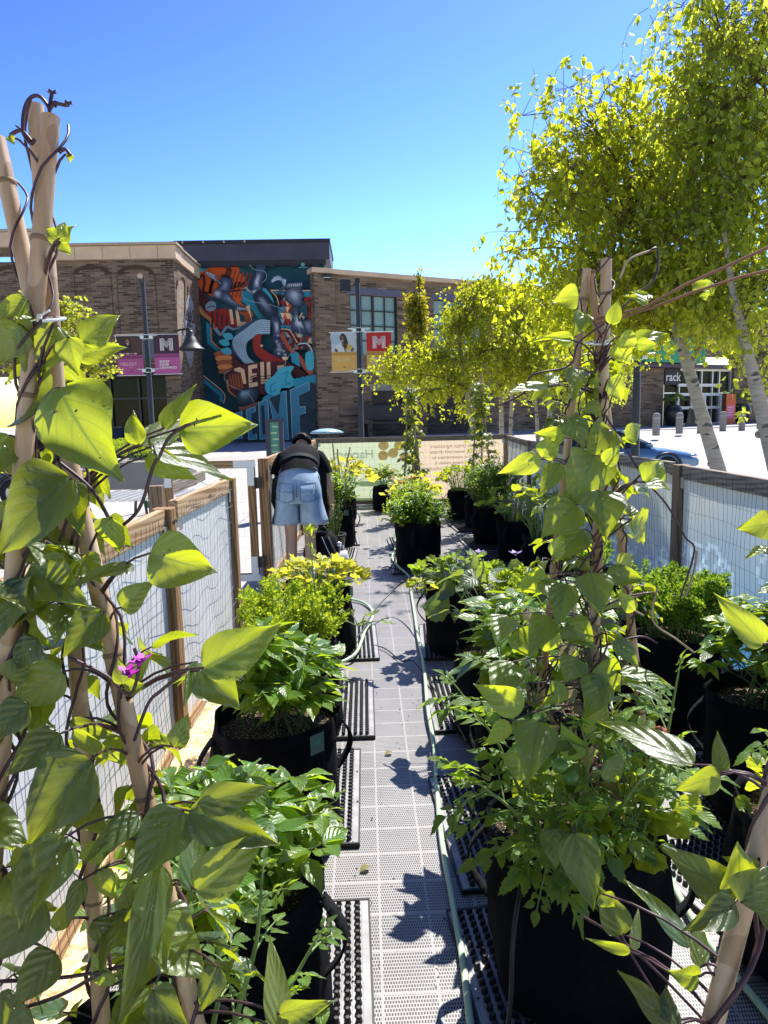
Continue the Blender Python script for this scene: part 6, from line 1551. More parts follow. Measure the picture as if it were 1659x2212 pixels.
r = R_('celery_plant', 'lime celery with slanted stake by the right fence', 'celery', 'cel_r'); broad(r, 118, 'lf_lime', 'lobed', 60, .40, .36, .10, .16, 'stem', .15, .25, 1.0)
s = MB(); s.tube([(1.54, 7.2, .36), (1.64, 7.2, 1.12)], .012, 7); tag(s.build('bamboo_stake', MT['bamboo']), 'grey stake slanting up from the celery by the right fence', 'stake')
for k, x in enumerate((1.83, 1.88)): s = MB(); s.tube([(x, 6.4, .3), (x, 6.4, 1.10)], .009, 7); tag(s.build('bamboo_stake', MT['bamboo']), ('left one of a pair of upright stakes by the right fence', 'right one of a pair of upright stakes by the right fence')[k], 'stake')
r = R_('nasturtium', 'nasturtium with round backlit leaves by the right fence', 'nasturtium', 'nas2'); broad(r, 119, 'lf_lime', 'round', 80, .55, .42, .10, .18, 'stem', .15, .25, 1.0)
r = R_('broad_leaf_plant', 'low dark plant in the bag behind the cream sack', 'plant', 'dark', .0); feathery(r, 120, 'lf_carrot', 60, .30, .26, .5, 14, .018)
r = R_('carrot_plant', 'dense feathery carrot tops before the blue fence print', 'carrot', 'car'); feathery(r, 121, 'lf_carrot', 170, .31, .30, .5, 18, .020, r0=.22)
r = R_('pepper_plant', 'small pepper with white blossoms at the right edge', 'pepper plant', 'pep_r'); shrub(r, 122, 'lf_pepper', 'pepper', 24, .44, .27, .085, .046, 18, .16, .45, sub=2, yel=.10, top=.85, edge=.6)
flowers(r, 6, [(.05, -.15, .2), (-.08, -.1, .12), (.02, -.18, .35)], 'petal_w', .02)
x, y, z = BG['shade']; r = plant_root('tomato_plant', 'sunlit tomato shoots at the lower right edge', 'tomato', x, y, z)
tomato(r, 123, [[(.02, -.1, 0), (.02, -.16, .2), (-.02, -.22, .42)], [(.05, 0, 0), (-.06, -.02, .22), (-.18, -.06, .30)], [(.1, .05, 0), (.16, .02, .3), (.12, -.05, .52)], [(-.08, -.12, 0), (-.16, -.2, .08), (-.26, -.3, .10)]], .05, 7, .14)
x, y, z = BG['shade']; r = plant_root('green_bean_plant', 'leafy seedlings round the tomato shoots at lower right', 'plant', x, y, z); broad(r, 133, 'lf_lime', 'round', 40, .16, .2, .075, .15, 'stem', .12, .25, 1.0)
r = plant_root('rosemary', 'rosemary sprigs in the small black pot', 'rosemary', -.36, 7.45, .27)
rs = random.Random(12); L = LV(12); m = MB(); m.smooth = True
for k in range(22):
    a, b = rs.uniform(0, 6.28), rs.uniform(.02, .15); h = rs.uniform(.22, .46); pts = curve((.04*cos(a), .04*sin(a), 0), (b*cos(a), b*sin(a), h), (0, 0, .03), 5); m.tube(pts, .003, 4)
    for j in range(60):
        f = rs.random()*4.99; i = int(f); p = pts[i]+(pts[i+1]-pts[i])*(f-i); L.add(p, nrm(rdir(rs)+V3(0, 0, .5)), rdir(rs), .026, .005, (rs.uniform(.8, 1.25), .02))
m.build('stems', MT['stem_d'], r); L.build('foliage', TP['sliver'], MT['lf_rose'], r)
r = plant_root('rosemary', 'small green herb standing before the basil bag', 'rosemary', -.28, 7.95, .0)
# tomato of the bottom left bag, arching out over the path side
x, y, z = BG['tomato_l']; r.name = 'tomato_plant'; r['label'] = 'sprawling tomato at the bottom left before the dark bag'; r['category'] = 'tomato'; r.location = (x, y, z)
tomato(r, 124, [[(.12, .02, 0), (.18, .06, .14), (.215, .10, .25), (.22, .14, .33)], [(.14, 0, 0), (.20, .03, .10), (.27, .08, .18), (.31, .10, .24)], [(.1, .05, 0), (.14, .12, .12), (.13, .18, .25), (.06, .22, .30)], [(.12, -.04, 0), (.20, -.05, .06), (.28, .0, .08), (.34, .02, .07)], [(0, .1, 0), (-.05, .16, .15), (-.06, .2, .25)]], .036, 6, .10,
       [((.05, .1, .10), .02, 0), ((.02, .08, .08), .017, 0)])
# tomato of the big front bag
x, y, z = BG['front']; r = plant_root('tomato_plant', 'tomato spilling over the front bag beside the bean poles', 'tomato', x, y, z)
tomato(r, 125, [[(-.1, -.08, 0), (-.16, -.05, .22), (-.19, -.02, .42), (-.22, .0, .56)], [(-.12, -.1, 0), (-.2, -.16, .18), (-.32, -.12, .26)], [(-.08, -.12, 0), (-.12, -.22, .16), (-.16, -.28, .10)], [(-.04, -.1, 0), (-.06, -.22, .22), (-.10, -.30, .22)],
                [(-.1, 0, 0), (-.2, .05, .25), (-.3, .1, .38)], [(0, -.1, 0), (.06, -.20, .24), (.12, -.24, .36)], [(.1, -.05, 0), (.18, -.1, .25), (.2, -.12, .48)], [(-.02, -.05, 0), (-.03, -.18, .32), (-.06, -.22, .40)]], .055, 10, .15,
       [((-.22, .02, .33), .02, 0), ((-.20, .03, .36), .018, 0), ((-.10, -.18, .30), .02, 0), ((-.08, -.20, .28), .019, 0), ((.17, -.1, .33), .022, 1), ((.20, -.08, .30), .018, 1)])
r = plant_root('green_bean_plant', 'low sunlit leafy growth inside the front bag', 'plant', x+.08, y-.02, z); broad(r, 126, 'lf_lime', 'round', 46, .20, .19, .085, .12, 'stem', .15, .25, 1.1)

def spl(pts, k=5):
    P_ = [V3(*p) for p in pts]; n = len(P_); out = []
    for i in range(n-1):
        a, b, c, d = P_[max(i-1, 0)], P_[i], P_[i+1], P_[min(i+2, n-1)]
        for j in range(k):
            t = j/k; out.append(.5*((2*b)+(c-a)*t+(2*a-5*b+4*c-d)*t*t+(3*b-a-3*c+d)*t**3))
    return out+[P_[-1]]
# ------------------------------------------------------------------ bamboo trellises and climbing beans
def pole(mb, nb, a, b, r, seed):
    a, b = V3(*a), V3(*b); n = 10; L_ = np.linalg.norm(b-a); d = (b-a)/L_; rs = random.Random(seed); s = .04
    bw = nrm(np.cross(d, V3(rs.random(), rs.random(), .1)))*rs.uniform(-.008, .008)
    pts = [a+(b-a)*k/n+bw*sin(pi*k/n) for k in range(n+1)]; mb.tube(pts, [r*(1.06-.12*k/n) for k in range(n+1)], 14)
    while s < L_:
        p = a+d*s+bw*sin(pi*s/L_); nb.tube([p-d*.004, p, p+d*.004], [r*1.02, r*1.12, r*1.02], 14, False); s += rs.uniform(.22, .32)
def trellis(lab, poles, tie, tie_r, seed, loc):
    r = thing('bamboo_trellis', lab, 'trellis', loc, 0, 'bamboo pole trellises'); O = V3(*loc)
    for k, (a, b, rad) in enumerate(poles):
        m, nb = MB(), MB(); m.smooth = nb.smooth = True; nb.mi = 1; pole(m, nb, V3(*a)-O, V3(*b)-O, rad, seed+k); n0 = len(m.v); m.v += nb.v; m.f += [tuple(n0+i for i in f) for f in nb.f]; m.m += nb.m; m.c += nb.c; m.s += nb.s; m.build('pole', [MT['bamboo'], MT['node']], r)
    if tie is not None:
        m = MB(); t = V3(*tie)-O; m.tube([t+V3(tie_r*cos(a*pi/8), tie_r*.9*sin(a*pi/8), .006*sin(a*pi/8)) for a in range(17)], .0026, 6); m.box(t+V3(tie_r*.2, -tie_r*.92, 0), (.006, .005, .007)); m.tube([t+V3(tie_r*.25, -tie_r, 0), t+V3(tie_r*.8, -tie_r*1.1, .008)], .0016, 5); m.build('cable_tie', MT['zip'], r)
    return r
def helix(a, b, rad, turns, ph, n=None, jit=.004, rs=None):
    a, b = V3(*a), V3(*b); d = nrm(b-a); x = nrm(np.cross(d, V3(.2, 1, 0))); y = np.cross(d, x); n = n or int(turns*14); out = []
    for k in range(n+1):
        t = k/n; an = ph+2*pi*turns*t; rr = rad*(1+.25*sin(5*t*turns+ph))
        out.append(a+(b-a)*t+x*rr*cos(an)+y*rr*sin(an)+rdir(rs)*jit*.3)
    return out
def trifol(L, m, p, out, rs, size, tint, drop=.5, st=.05, yel=.0):
    """one bean leaf: petiole with three leaflets that hang, blades facing outwards"""
    out = nrm(out); e = V3(*p)+out*st+V3(0, 0, st*.4)
    m.tube(curve(p, e, (0, 0, st*.15), 3), [.0022, .002, .0018, .0016], 4, False)
    sd = nrm(np.cross(out, V3(0, 0, 1)))
    for k, (a, s) in enumerate(((0, 1.0), (1, .88), (-1, .88))):
        d = nrm(out*(.75-.35*abs(a))+sd*a*.9+V3(0, 0, -drop*rs.uniform(.4, 1.5))+rdir(rs)*.22)
        n = nrm(V3(0, 0, .75)+out*.75+rdir(rs)*.45); sz = size*s*rs.uniform(.75, 1.15)
        m.tube([e, e+d*.012], .0015, 3, False)
        L.add(e+d*.012, d, n, sz, sz*rs.uniform(.74, .86), (tint*rs.uniform(.8, 1.2), max(0, rs.gauss(yel, .06))))
def hand(L, m, rows, dep0, rs, stalk=None, tv=1.0, ws=1.0):
    """leaves placed one by one: base and tip read off the picture, each with its own distance and tilt"""
    el = {'y': 6, 'g': 33, 'w': 62, 'm': 20}
    for row in rows:
        bx, by, tx, ty, w, k = row[:6]; dep = dep0+(row[6] if len(row) > 6 else 0)+rs.uniform(-.03, .03)
        p = atD(bx, by, dep); e = CR*(tx-bx)*dep/F_PX-CU*(ty-by)*dep/F_PX
        a = radians(el[k]+rs.uniform(-6, 6)); az = rs.uniform(.30, .65) if k == 'w' else rs.uniform(-.30, .30)
        n = V3(sin(az)*cos(a), -cos(az)*cos(a), sin(a)); fw = V3(0, 1, 0)
        if k == 'w': n = nrm(nrm(EYE-p)+SUNV+.10*rdir(rs))      # blades turned so that the sun glances off them
        kk = -np.dot(e, n)/np.dot(fw, n); le = np.linalg.norm(e); kk = max(-1.1*le, min(1.1*le, kk)); dv = e+fw*kk; ln = np.linalg.norm(dv)
        yel = {'y': .10, 'g': 0, 'w': 0, 'm': .04}[k]
        L.add(p, dv/ln, n, ln, w*dep/F_PX*.98*ws, (tv*rs.uniform(.9, 1.1)*{'y': 1.15, 'g': .74, 'w': .95, 'm': .95}[k], max(0, rs.gauss(yel, .05))))  # shade on 'g' blades and backlight on 'y' blades put into the tint
        if stalk is not None:
            q = stalk(p); m.tube(curve(q, p, (0, 0, .015), 4), [.0026, .0024, .0021, .0018, .0016], 5, False)

# ---- left trellis, nearest the camera
dl_ = 1.06
tieL = atD(95, 690, dl_); topA, topB, topC = atD(76, 228, dl_+.02), atD(110, 252, dl_-.01), atD(-8, 300, dl_+.05)
def ext(a, b, z): a, b = V3(*a), V3(*b); t = (z-a[2])/(b[2]-a[2]); return a+(b-a)*t
mA, mB_, mC = atD(48, 1250, dl_), atD(154, 1390, dl_+.06), atD(287, 1548, dl_-.02)
pC = (mC, atD(405, 2128, dl_+.02))
zs = .40
fA, fB, fC = ext(atD(102, 640, dl_), mA, zs), ext(atD(100, 700, dl_+.03), mB_, zs), ext(topC, atD(425, 2230, dl_+.03), zs)
trellis('bamboo tepee at the left edge overgrown by large bean leaves', [(fC, topC, .0145), (fB, topA, .0135), (fA, topB, .0145)], tieL, .030, 31, (fB[0], fB[1], zs))
m = MB(); m.smooth = True
V_ = thing('bean_vine', 'bean vine with large leaves on the left bamboo tepee', 'bean vine', (fB[0], fB[1], zs), 0, 'climbing beans'); O = V3(*V_.location)
rs = random.Random(41)
for (a, b, rad, tn, ph) in ((fC, topC, .021, 7, 0), (fB, topA, .020, 6, 2), (fA, topB, .021, 6.5, 1), (fC, tieL, .020, 5, 3), (fA, tieL, .020, 6, 4.4), (fA, tieL, .022, 4.2, 2.2), (fB, tieL, .019, 5, 4)):
    pts = [p-O for p in helix(a, b, rad, tn, ph, rs=rs)]; k = len(pts); m.tube(pts, [.0036-.0016*i/k for i in range(k)], 6)
for pts in ([(75, 300), (66, 310), (50, 285), (52, 240), (65, 212), (85, 208), (105, 232), (108, 255)], [(108, 235), (118, 222), (130, 225), (145, 228)], [(108, 232), (110, 215), (112, 205)], [(127, 330), (140, 322), (152, 335)], [(68, 305), (45, 282), (22, 292)],
            [(410, 1440), (350, 1490), (320, 1520), (290, 1600)], [(130, 1000), (200, 1060), (245, 1140), (250, 1150)], [(245, 1150), (300, 1100), (330, 1010), (345, 985)], [(345, 985), (370, 940), (430, 905), (480, 890)], [(0, 2120), (150, 2110), (300, 2080), (420, 2050)], [(40, 2180), (130, 2150), (220, 2100)], [(150, 1420), (230, 1460), (280, 1500), (300, 1440), (290, 1400)]):
    m.tube(spl([atD(x, y, dl_-.02)-O for x, y in pts]), .0028, 6)
m.build('stems', MT['vine'], V_)
LEFT = [(128, 520, 88, 482, 34, 'y'), (130, 522, 158, 478, 40, 'y'), (130, 525, 152, 550, 26, 'y'), (128, 515, 138, 465, 30, 'y'), (178, 738, 258, 660, 72, 'y'), (165, 768, 278, 742, 50, 'y'), (120, 700, 62, 838, 135, 'y', .03), (148, 730, 165, 815, 60, 'y'), (40, 700, -30, 800, 90, 'y'),
        (72, 695, 2, 622, 78, 'w'), (98, 880, -45, 835, 140, 'g'), (128, 838, 246, 1045, 190, 'm', -.05), (355, 925, 420, 803, 44, 'm', -.02), (388, 925, 562, 918, 118, 'y', .02), (308, 962, 400, 888, 64, 'w'), (328, 965, 492, 1040, 84, 'w', .03), (318, 985, 430, 1042, 62, 'y', .05), (300, 960, 280, 880, 46, 'y'),
        (155, 1035, -20, 1172, 158, 'g', -.04), (150, 1040, 190, 1160, 70, 'm'), (324, 1195, 470, 1252, 128, 'y', -.02), (242, 1118, 232, 1216, 68, 'y'), (70, 1218, 200, 1305, 104, 'm'), (288, 1222, 188, 1238, 46, 'w'), (263, 1312, 338, 1246, 62, 'y'), (60, 1250, -6, 1385, 96, 'g'), (224, 1322, 146, 1402, 86, 'g'),
        (134, 1452, 0, 1535, 96, 'y', .04), (60, 1520, -20, 1590, 80, 'g'), (196, 1642, 52, 1790, 170, 'g', -.05), (130, 1585, 30, 1650, 80, 'g'), (158, 1578, 278, 1672, 34, 'y'), (150, 1560, 270, 1600, 40, 'y'), (440, 1442, 622, 1362, 112, 'y', -.05), (432, 1448, 528, 1530, 92, 'g', -.04), (425, 1430, 415, 1500, 30, 'w', -.05), (262, 1480, 330, 1412, 50, 'y'), (266, 1484, 318, 1486, 40, 'y'), (264, 1478, 256, 1415, 36, 'y'),
        (374, 1612, 412, 1540, 44, 'y'), (370, 1612, 345, 1575, 26, 'y'), (142, 1808, 58, 1968, 140, 'g', -.04), (92, 1945, -20, 2062, 110, 'g', -.03), (396, 1752, 292, 1866, 118, 'g', -.04), (300, 1760, 210, 1800, 60, 'w'), (330, 1910, 216, 1822, 76, 'w'), (410, 1752, 622, 1828, 98, 'g', -.04), (430, 1735, 600, 1700, 70, 'm', -.02), (424, 1922, 588, 1812, 108, 'y', -.06), (420, 1928, 378, 1815, 66, 'w', -.05),
        (350, 1872, 324, 2064, 76, 'w', -.05), (120, 2058, 42, 2140, 88, 'g'), (178, 1900, 150, 1990, 48, 'g'), (60, 2175, -30, 2230, 120, 'g'), (604, 2225, 566, 2106, 62, 'w', -.08), (604, 2190, 728, 2172, 58, 'y', -.08), (10, 1090, -40, 1240, 90, 'y', .05), (20, 1470, 70, 1400, 60, 'y'), (80, 1380, 20, 1450, 70, 'g'), (220, 1830, 150, 1870, 50, 'y'), (215, 1880, 250, 1960, 46, 'y'), (60, 650, -20, 690, 50, 'y'), (160, 1340, 240, 1400, 60, 'g', .03),
        (200, 1990, 280, 2040, 50, 'g', .02), (120, 2010, 160, 1930, 40, 'y', .03), (240, 2130, 190, 2050, 50, 'y'), (20, 292, 30, 312, 20, 'y'), (152, 333, 150, 352, 16, 'y'), (470, 2090, 430, 2180, 60, 'g', -.05), (330, 2140, 420, 2200, 80, 'g', -.04), (40, 1320, 110, 1400, 80, 'y', .05), (20, 940, -30, 1060, 90, 'm', .05)]
L = LV(41); P2 = MB(); P2.smooth = True
axes = [(fC, topC), (fB, topA), (fA, topB)]
def stalkL(p):
    best = None
    for a, b in axes:
        t = max(0, min(1, np.dot(p-a, b-a)/np.dot(b-a, b-a))); q = a+(b-a)*t-V3(0, 0, .05)
        d = np.linalg.norm(q-p)
        if best is None or d < best[0]: best = (d, q)
    return best[1]
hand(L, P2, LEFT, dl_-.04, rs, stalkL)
L.rows = [(*(V3(*r_[:3])-O), *r_[3:]) for r_ in L.rows]; P2.v = [tuple(V3(*p)-O) for p in P2.v]
L2 = LV(42); 
for k in range(40):
    a, b = axes[k % 3]; t = rs.uniform(.02, .74); p = a+(b-a)*t-O; trifol(L2, P2, p, V3(rs.uniform(-.7, .6), rs.uniform(.1, 1), .1), rs, .075, .85, yel=.03)
for k in range(34):
    a, b = axes[(2, 2, 1, 0)[k % 4]]; t = rs.uniform(.0, .66); p = a+(b-a)*t-O; trifol(L2, P2, p, V3(rs.uniform(-1, .5), rs.uniform(-.7, .2), .1), rs, .080, .95, yel=.05)
L.rows += L2.rows
L.build('foliage', TP['bean'], MT['lf_bean'], V_); P2.build('petioles', MT['vine'], V_)
flowers(V_, 4, [atD(275, 1450, 1.0)-O, atD(308, 1425, 1.0)-O, atD(280, 1460, 1.0)-O, atD(300, 1435, 1.0)-O], 'petal_p', .013)
flowers(V_, 5, [atD(112, 204, dl_)-O, atD(147, 228, dl_)-O, atD(120, 230, dl_)-O, atD(45, 280, dl_)-O, atD(375, 1130, 1.0)-O], 'vine', .008, 'flower_bud')

# ---- right trellis in the big front bag
dr = 1.74
tieR = atD(1293, 741, dr); tR1, tR2, tR3 = atD(1310, 560, dr), atD(1268, 580, dr+.02), atD(1276, 585, dr+.04)
fR1, fR2, fR3 = V3(.560, 1.70, .40), V3(.47, 1.93, .40), V3(.765, 1.74, .40)
trellis('bamboo tepee in the big front bag tied with a white cable tie', [(fR1, tR1, .0145), (fR2, tR2, .0110), (fR3, tR3, .0110)], tieR, .030, 51, (.56, 1.7, .40))
V_ = thing('bean_vine', 'bean vine with dark twisted stems on the right bamboo tepee', 'bean vine', (.56, 1.7, .40), 0, 'climbing beans'); O = V3(*V_.location); rs = random.Random(52); m = MB(); m.smooth = True
for (a, b, rad, tn, ph) in ((fR1, tR1, .020, 12, 0), (fR1, tR1, .022, 9, 2), (fR2, tR2, .017, 9, 1), (fR3, tieR, .016, 7, 1), (fR1, tieR, .026, 5, 3), (fR2, tieR, .024, 5, 3.6), (fR1, tieR, .034, 4, 5.2), (fR2, tieR, .022, 7, .4), (fR1, tieR, .024, 8, 4)):
    pts = [p-O for p in helix(a, b, rad, tn, ph, rs=rs, jit=.01)]; k = len(pts); m.tube(pts, [.0034-.0016*i/k for i in range(k)], 6)
for pts in ([(1305, 700), (1250, 740), (1230, 790), (1150, 810), (1130, 850), (1062, 882)], [(1310, 900), (1390, 1030), (1440, 1090), (1480, 1160), (1500, 1190), (1470, 1290)], [(1400, 1010), (1330, 1080), (1300, 1120)], [(1365, 1120), (1290, 1180), (1250, 1230)], [(1310, 700), (1370, 640), (1415, 600), (1420, 538), (1400, 545)], [(1285, 1320), (1350, 1290), (1410, 1280)], [(1290, 1400), (1380, 1375), (1420, 1390)], [(1260, 1980), (1340, 2030), (1430, 2110), (1540, 2225)], [(1300, 1930), (1360, 2055), (1430, 2170)]):
    m.tube(spl([atD(x, y, dr-.06 if y < 1900 else 1.2)-O for x, y in pts]), .0026, 6)
m.build('stems', MT['vine'], V_)
for pts in ([(1420, 1270), (1410, 1340), (1460, 1380), (1500, 1410)], [(1480, 1290), (1500, 1230), (1505, 1190)], [(1400, 1280), (1350, 1300), (1390, 1330)], [(1340, 600), (1360, 560), (1410, 540)]): m = MB(); m.smooth = True; m.tube(spl([atD(x, y, dr-.05)-O for x, y in pts], 7), .0026, 6); m.build('dry_tendril', MT['vine_l'], V_)
RIGHT = [(1251, 640, 1194, 644, 50, 'y'), (1236, 735, 1138, 730, 30, 'w'), (1240, 738, 1170, 722, 30, 'y'), (1262, 678, 1235, 724, 36, 'g'), (1340, 726, 1378, 752, 40, 'y'), (1372, 738, 1450, 708, 34, 'm'), (1375, 742, 1425, 748, 26, 'y'), (1330, 742, 1366, 788, 46, 'y'), (1320, 700, 1340, 640, 30, 'y'), (1182, 832, 1082, 845, 40, 'w'), (1184, 826, 1220, 800, 30, 'g'), (1180, 836, 1140, 866, 26, 'm'),
         (1240, 795, 1226, 868, 40, 'g'), (1316, 818, 1362, 872, 50, 'y'), (1232, 905, 1262, 965, 56, 'g'), (1322, 930, 1256, 975, 60, 'g'), (1218, 945, 1150, 930, 36, 'y'), (1168, 992, 1066, 1024, 44, 'y'), (1172, 988, 1210, 930, 46, 'y'), (1282, 985, 1230, 1078, 90, 'g'), (1350, 942, 1408, 914, 36, 'y'), (1392, 1040, 1450, 992, 60, 'y'), (1396, 1042, 1440, 1050, 36, 'w'), (1292, 1060, 1300, 1158, 86, 'g', -.05), (1244, 1090, 1160, 1156, 78, 'g'), (1240, 1085, 1255, 1040, 46, 'g'),
         (1364, 1122, 1424, 1168, 70, 'm'), (1362, 1115, 1375, 1076, 30, 'g'), (1276, 1237, 1284, 1316, 72, 'g', -.05), (1310, 1240, 1402, 1252, 42, 'g'), (1332, 1222, 1394, 1204, 40, 'y'), (1258, 1145, 1188, 1210, 62, 'g'), (1192, 1200, 1226, 1150, 36, 'y'), (1222, 1262, 1190, 1346, 56, 'g'), (1186, 1330, 1132, 1400, 60, 'g'), (1300, 1462, 1250, 1532, 70, 'g'), (1292, 1436, 1346, 1496, 60, 'm'), (1340, 1452, 1446, 1456, 44, 'w'), (1345, 1458, 1425, 1496, 30, 'w'), (1225, 1345, 1280, 1390, 60, 'g'), (1180, 1240, 1110, 1290, 50, 'y'), (1170, 1255, 1215, 1300, 46, 'w'),
         (1095, 1330, 1060, 1370, 60, 'w'), (1105, 1430, 1050, 1490, 70, 'w'), (1120, 1360, 1160, 1420, 60, 'g'), (1085, 1490, 1180, 1455, 60, 'w'), (1130, 1530, 1020, 1490, 62, 'y', -.1), (1165, 1560, 1110, 1640, 80, 'w', -.1), (1240, 1800, 1262, 1930, 78, 'g', -.2), (1200, 1790, 1190, 1860, 60, 'g', -.15), (1270, 1590, 1330, 1520, 56, 'y'), (1250, 1640, 1210, 1560, 50, 'y'), (1220, 1480, 1170, 1520, 46, 'm'), (1370, 1320, 1330, 1270, 30, 'y'), (1210, 1000, 1160, 1070, 46, 'g'), (1330, 1380, 1380, 1440, 40, 'g'),
         (1150, 1660, 1080, 1640, 60, 'y', -.1), (1100, 1560, 1040, 1620, 40, 'y', -.1), (1310, 1640, 1350, 1700, 60, 'm', -.1), (1200, 1400, 1160, 1350, 44, 'y'), (1270, 870, 1300, 900, 36, 'g'), (1265, 1180, 1245, 1130, 40, 'g'), (1305, 1000, 1345, 960, 36, 'y'), (1245, 1420, 1215, 1470, 60, 'g')]
FRONT = [(1346, 2018, 1302, 1930, 66, 'g'), (1490, 2045, 1394, 1970, 60, 'w'), (1362, 2056, 1268, 2042, 26, 'y'), (1370, 2052, 1410, 1996, 24, 'w'), (1590, 1948, 1456, 1862, 92, 'g', -.15), (1588, 1950, 1452, 1978, 66, 'g', -.15), (1600, 1942, 1590, 1812, 92, 'y', -.12), (1602, 1950, 1680, 1880, 90, 'g', -.15), (1510, 2110, 1440, 2100, 62, 'y', -.1), (1512, 2090, 1552, 2018, 40, 'w', -.1), (1455, 2225, 1370, 2160, 60, 'w', -.15), (1440, 2215, 1470, 2150, 50, 'g', -.15),
         (1497, 1652, 1336, 1604, 92, 'w', -.02), (1556, 1674, 1452, 1712, 62, 'y', -.05), (1556, 1670, 1572, 1578, 34, 'g', -.05), (1668, 1130, 1590, 1142, 64, 'y', -.1), (1668, 1190, 1615, 1200, 46, 'w', -.1), (1648, 1392, 1532, 1266, 56, 'y', -.1), (1640, 1880, 1560, 1860, 40, 'y', -.1), (1655, 1940, 1680, 2040, 70, 'g', -.15), (1300, 1930, 1330, 1965, 40, 'm')]
L = LV(52); P2 = MB(); P2.smooth = True; axes = [(fR1, tR1), (fR2, tR2), (fR3, tieR)]
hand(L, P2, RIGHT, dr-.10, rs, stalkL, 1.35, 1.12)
L.rows = [(*(V3(*r_[:3])-O), *r_[3:]) for r_ in L.rows]; P2.v = [tuple(V3(*p)-O) for p in P2.v]
for k in range(64):
    a, b = axes[k % 3]; t = rs.uniform(.02, .86); p = a+(b-a)*t-O; trifol(L, P2, p, V3(rs.uniform(-1, 1), rs.uniform(-.3, 1), .1), rs, .062*(1-.25*t), 1, yel=.04, st=.04)
L.build('foliage', TP['bean'], MT['lf_bean'], V_); P2.build('petioles', MT['vine'], V_)
L = LV(53)
for k in range(60):
    a, b = axes[k % 2]; t = rs.uniform(.08, .42); p = a+(b-a)*t-O+V3(rs.uniform(-.08, .08), rs.uniform(-.1, .03), 0); L.add(p, nrm(V3(rs.uniform(-.4, .4), rs.uniform(-.4, .2), -1)), rdir(rs), rs.uniform(.04, .075), .035, (rs.uniform(.6, 1.2), 0))
L.build('withered_leaves', TP['dry'], MT['lf_dry'], V_)
# ---- third trellis, mostly out of frame at the right, and its vine
tN1 = atD(1790, 1290, .98); fN1 = ext(tN1, atD(1535, 2260, .93), .38)
fN2 = V3(fN1[0]+.22, fN1[1]+.10, fN1[2]); tN2 = tN1+V3(-.02, .01, .03); fN3 = V3(fN1[0]+.30, fN1[1]-.06, fN1[2])
trellis('bamboo pole pair leaning in at the bottom right corner', [(fN1, tN1, .0140), (fN3, tN1+V3(.03, .02, .02), .013)], None, .03, 61, tuple(fN1))
V_ = thing('bean_vine', 'bean leaves on the leaning pole at the bottom right', 'bean vine', tuple(fN1), 0, 'climbing beans'); O = V3(*V_.location); L = LV(62); P2 = MB(); P2.smooth = True; axes = [(fN1, tN1), (fN3, tN1)]
def stalkN(p):
    t = max(0, min(1, np.dot(p-fN1, tN1-fN1)/np.dot(tN1-fN1, tN1-fN1))); return fN1+(tN1-fN1)*t
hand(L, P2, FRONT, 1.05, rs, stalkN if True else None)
L.rows = [(*(V3(*r_[:3])-O), *r_[3:]) for r_ in L.rows]; P2.v = [tuple(V3(*p)-O) for p in P2.v]
m = MB(); m.smooth = True
for tn, ph, rd in ((3, 0, .019), (2.2, 2, .021)): m.tube([p-O for p in helix(fN1, tN1, rd, tn, ph, rs=rs)], .0034, 6)
m.build('stems', MT['vine'], V_); L.build('foliage', TP['bean'], MT['lf_bean'], V_); P2.build('petioles', MT['vine'], V_)
# two runners reaching across from the right trellis to the one beyond the frame
V_ = thing('bean_runner', 'reddish bean runners stretched from the right tepee to the frame edge', 'bean vine', tuple(atD(1325, 690, dr))); O = V3(*V_.location); m = MB(); m.smooth = True
m.tube([atD(x, y, d)-O for x, y, d in ((1285, 690, dr), (1325, 682, dr-.03), (1400, 660, 1.6), (1480, 615, 1.5), (1560, 580, 1.4), (1690, 520, 1.3))], .0032, 6); m.tube([atD(x, y, d)-O for x, y, d in ((1290, 700, dr), (1330, 690, dr-.03), (1400, 668, 1.6), (1500, 630, 1.5), (1600, 598, 1.4), (1700, 575, 1.3))], .0030, 6)
m.build('stems', plain('red_brown_runner', (.25, .11, .07), .5, .4), V_)
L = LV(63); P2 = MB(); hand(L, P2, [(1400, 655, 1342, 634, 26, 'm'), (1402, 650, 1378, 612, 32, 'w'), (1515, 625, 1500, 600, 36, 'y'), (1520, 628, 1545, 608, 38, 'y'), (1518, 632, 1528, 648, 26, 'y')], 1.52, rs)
L.rows = [(*(V3(*r_[:3])-O), *r_[3:]) for r_ in L.rows]; L.build('foliage', TP['bean'], MT['lf_bean'], V_)
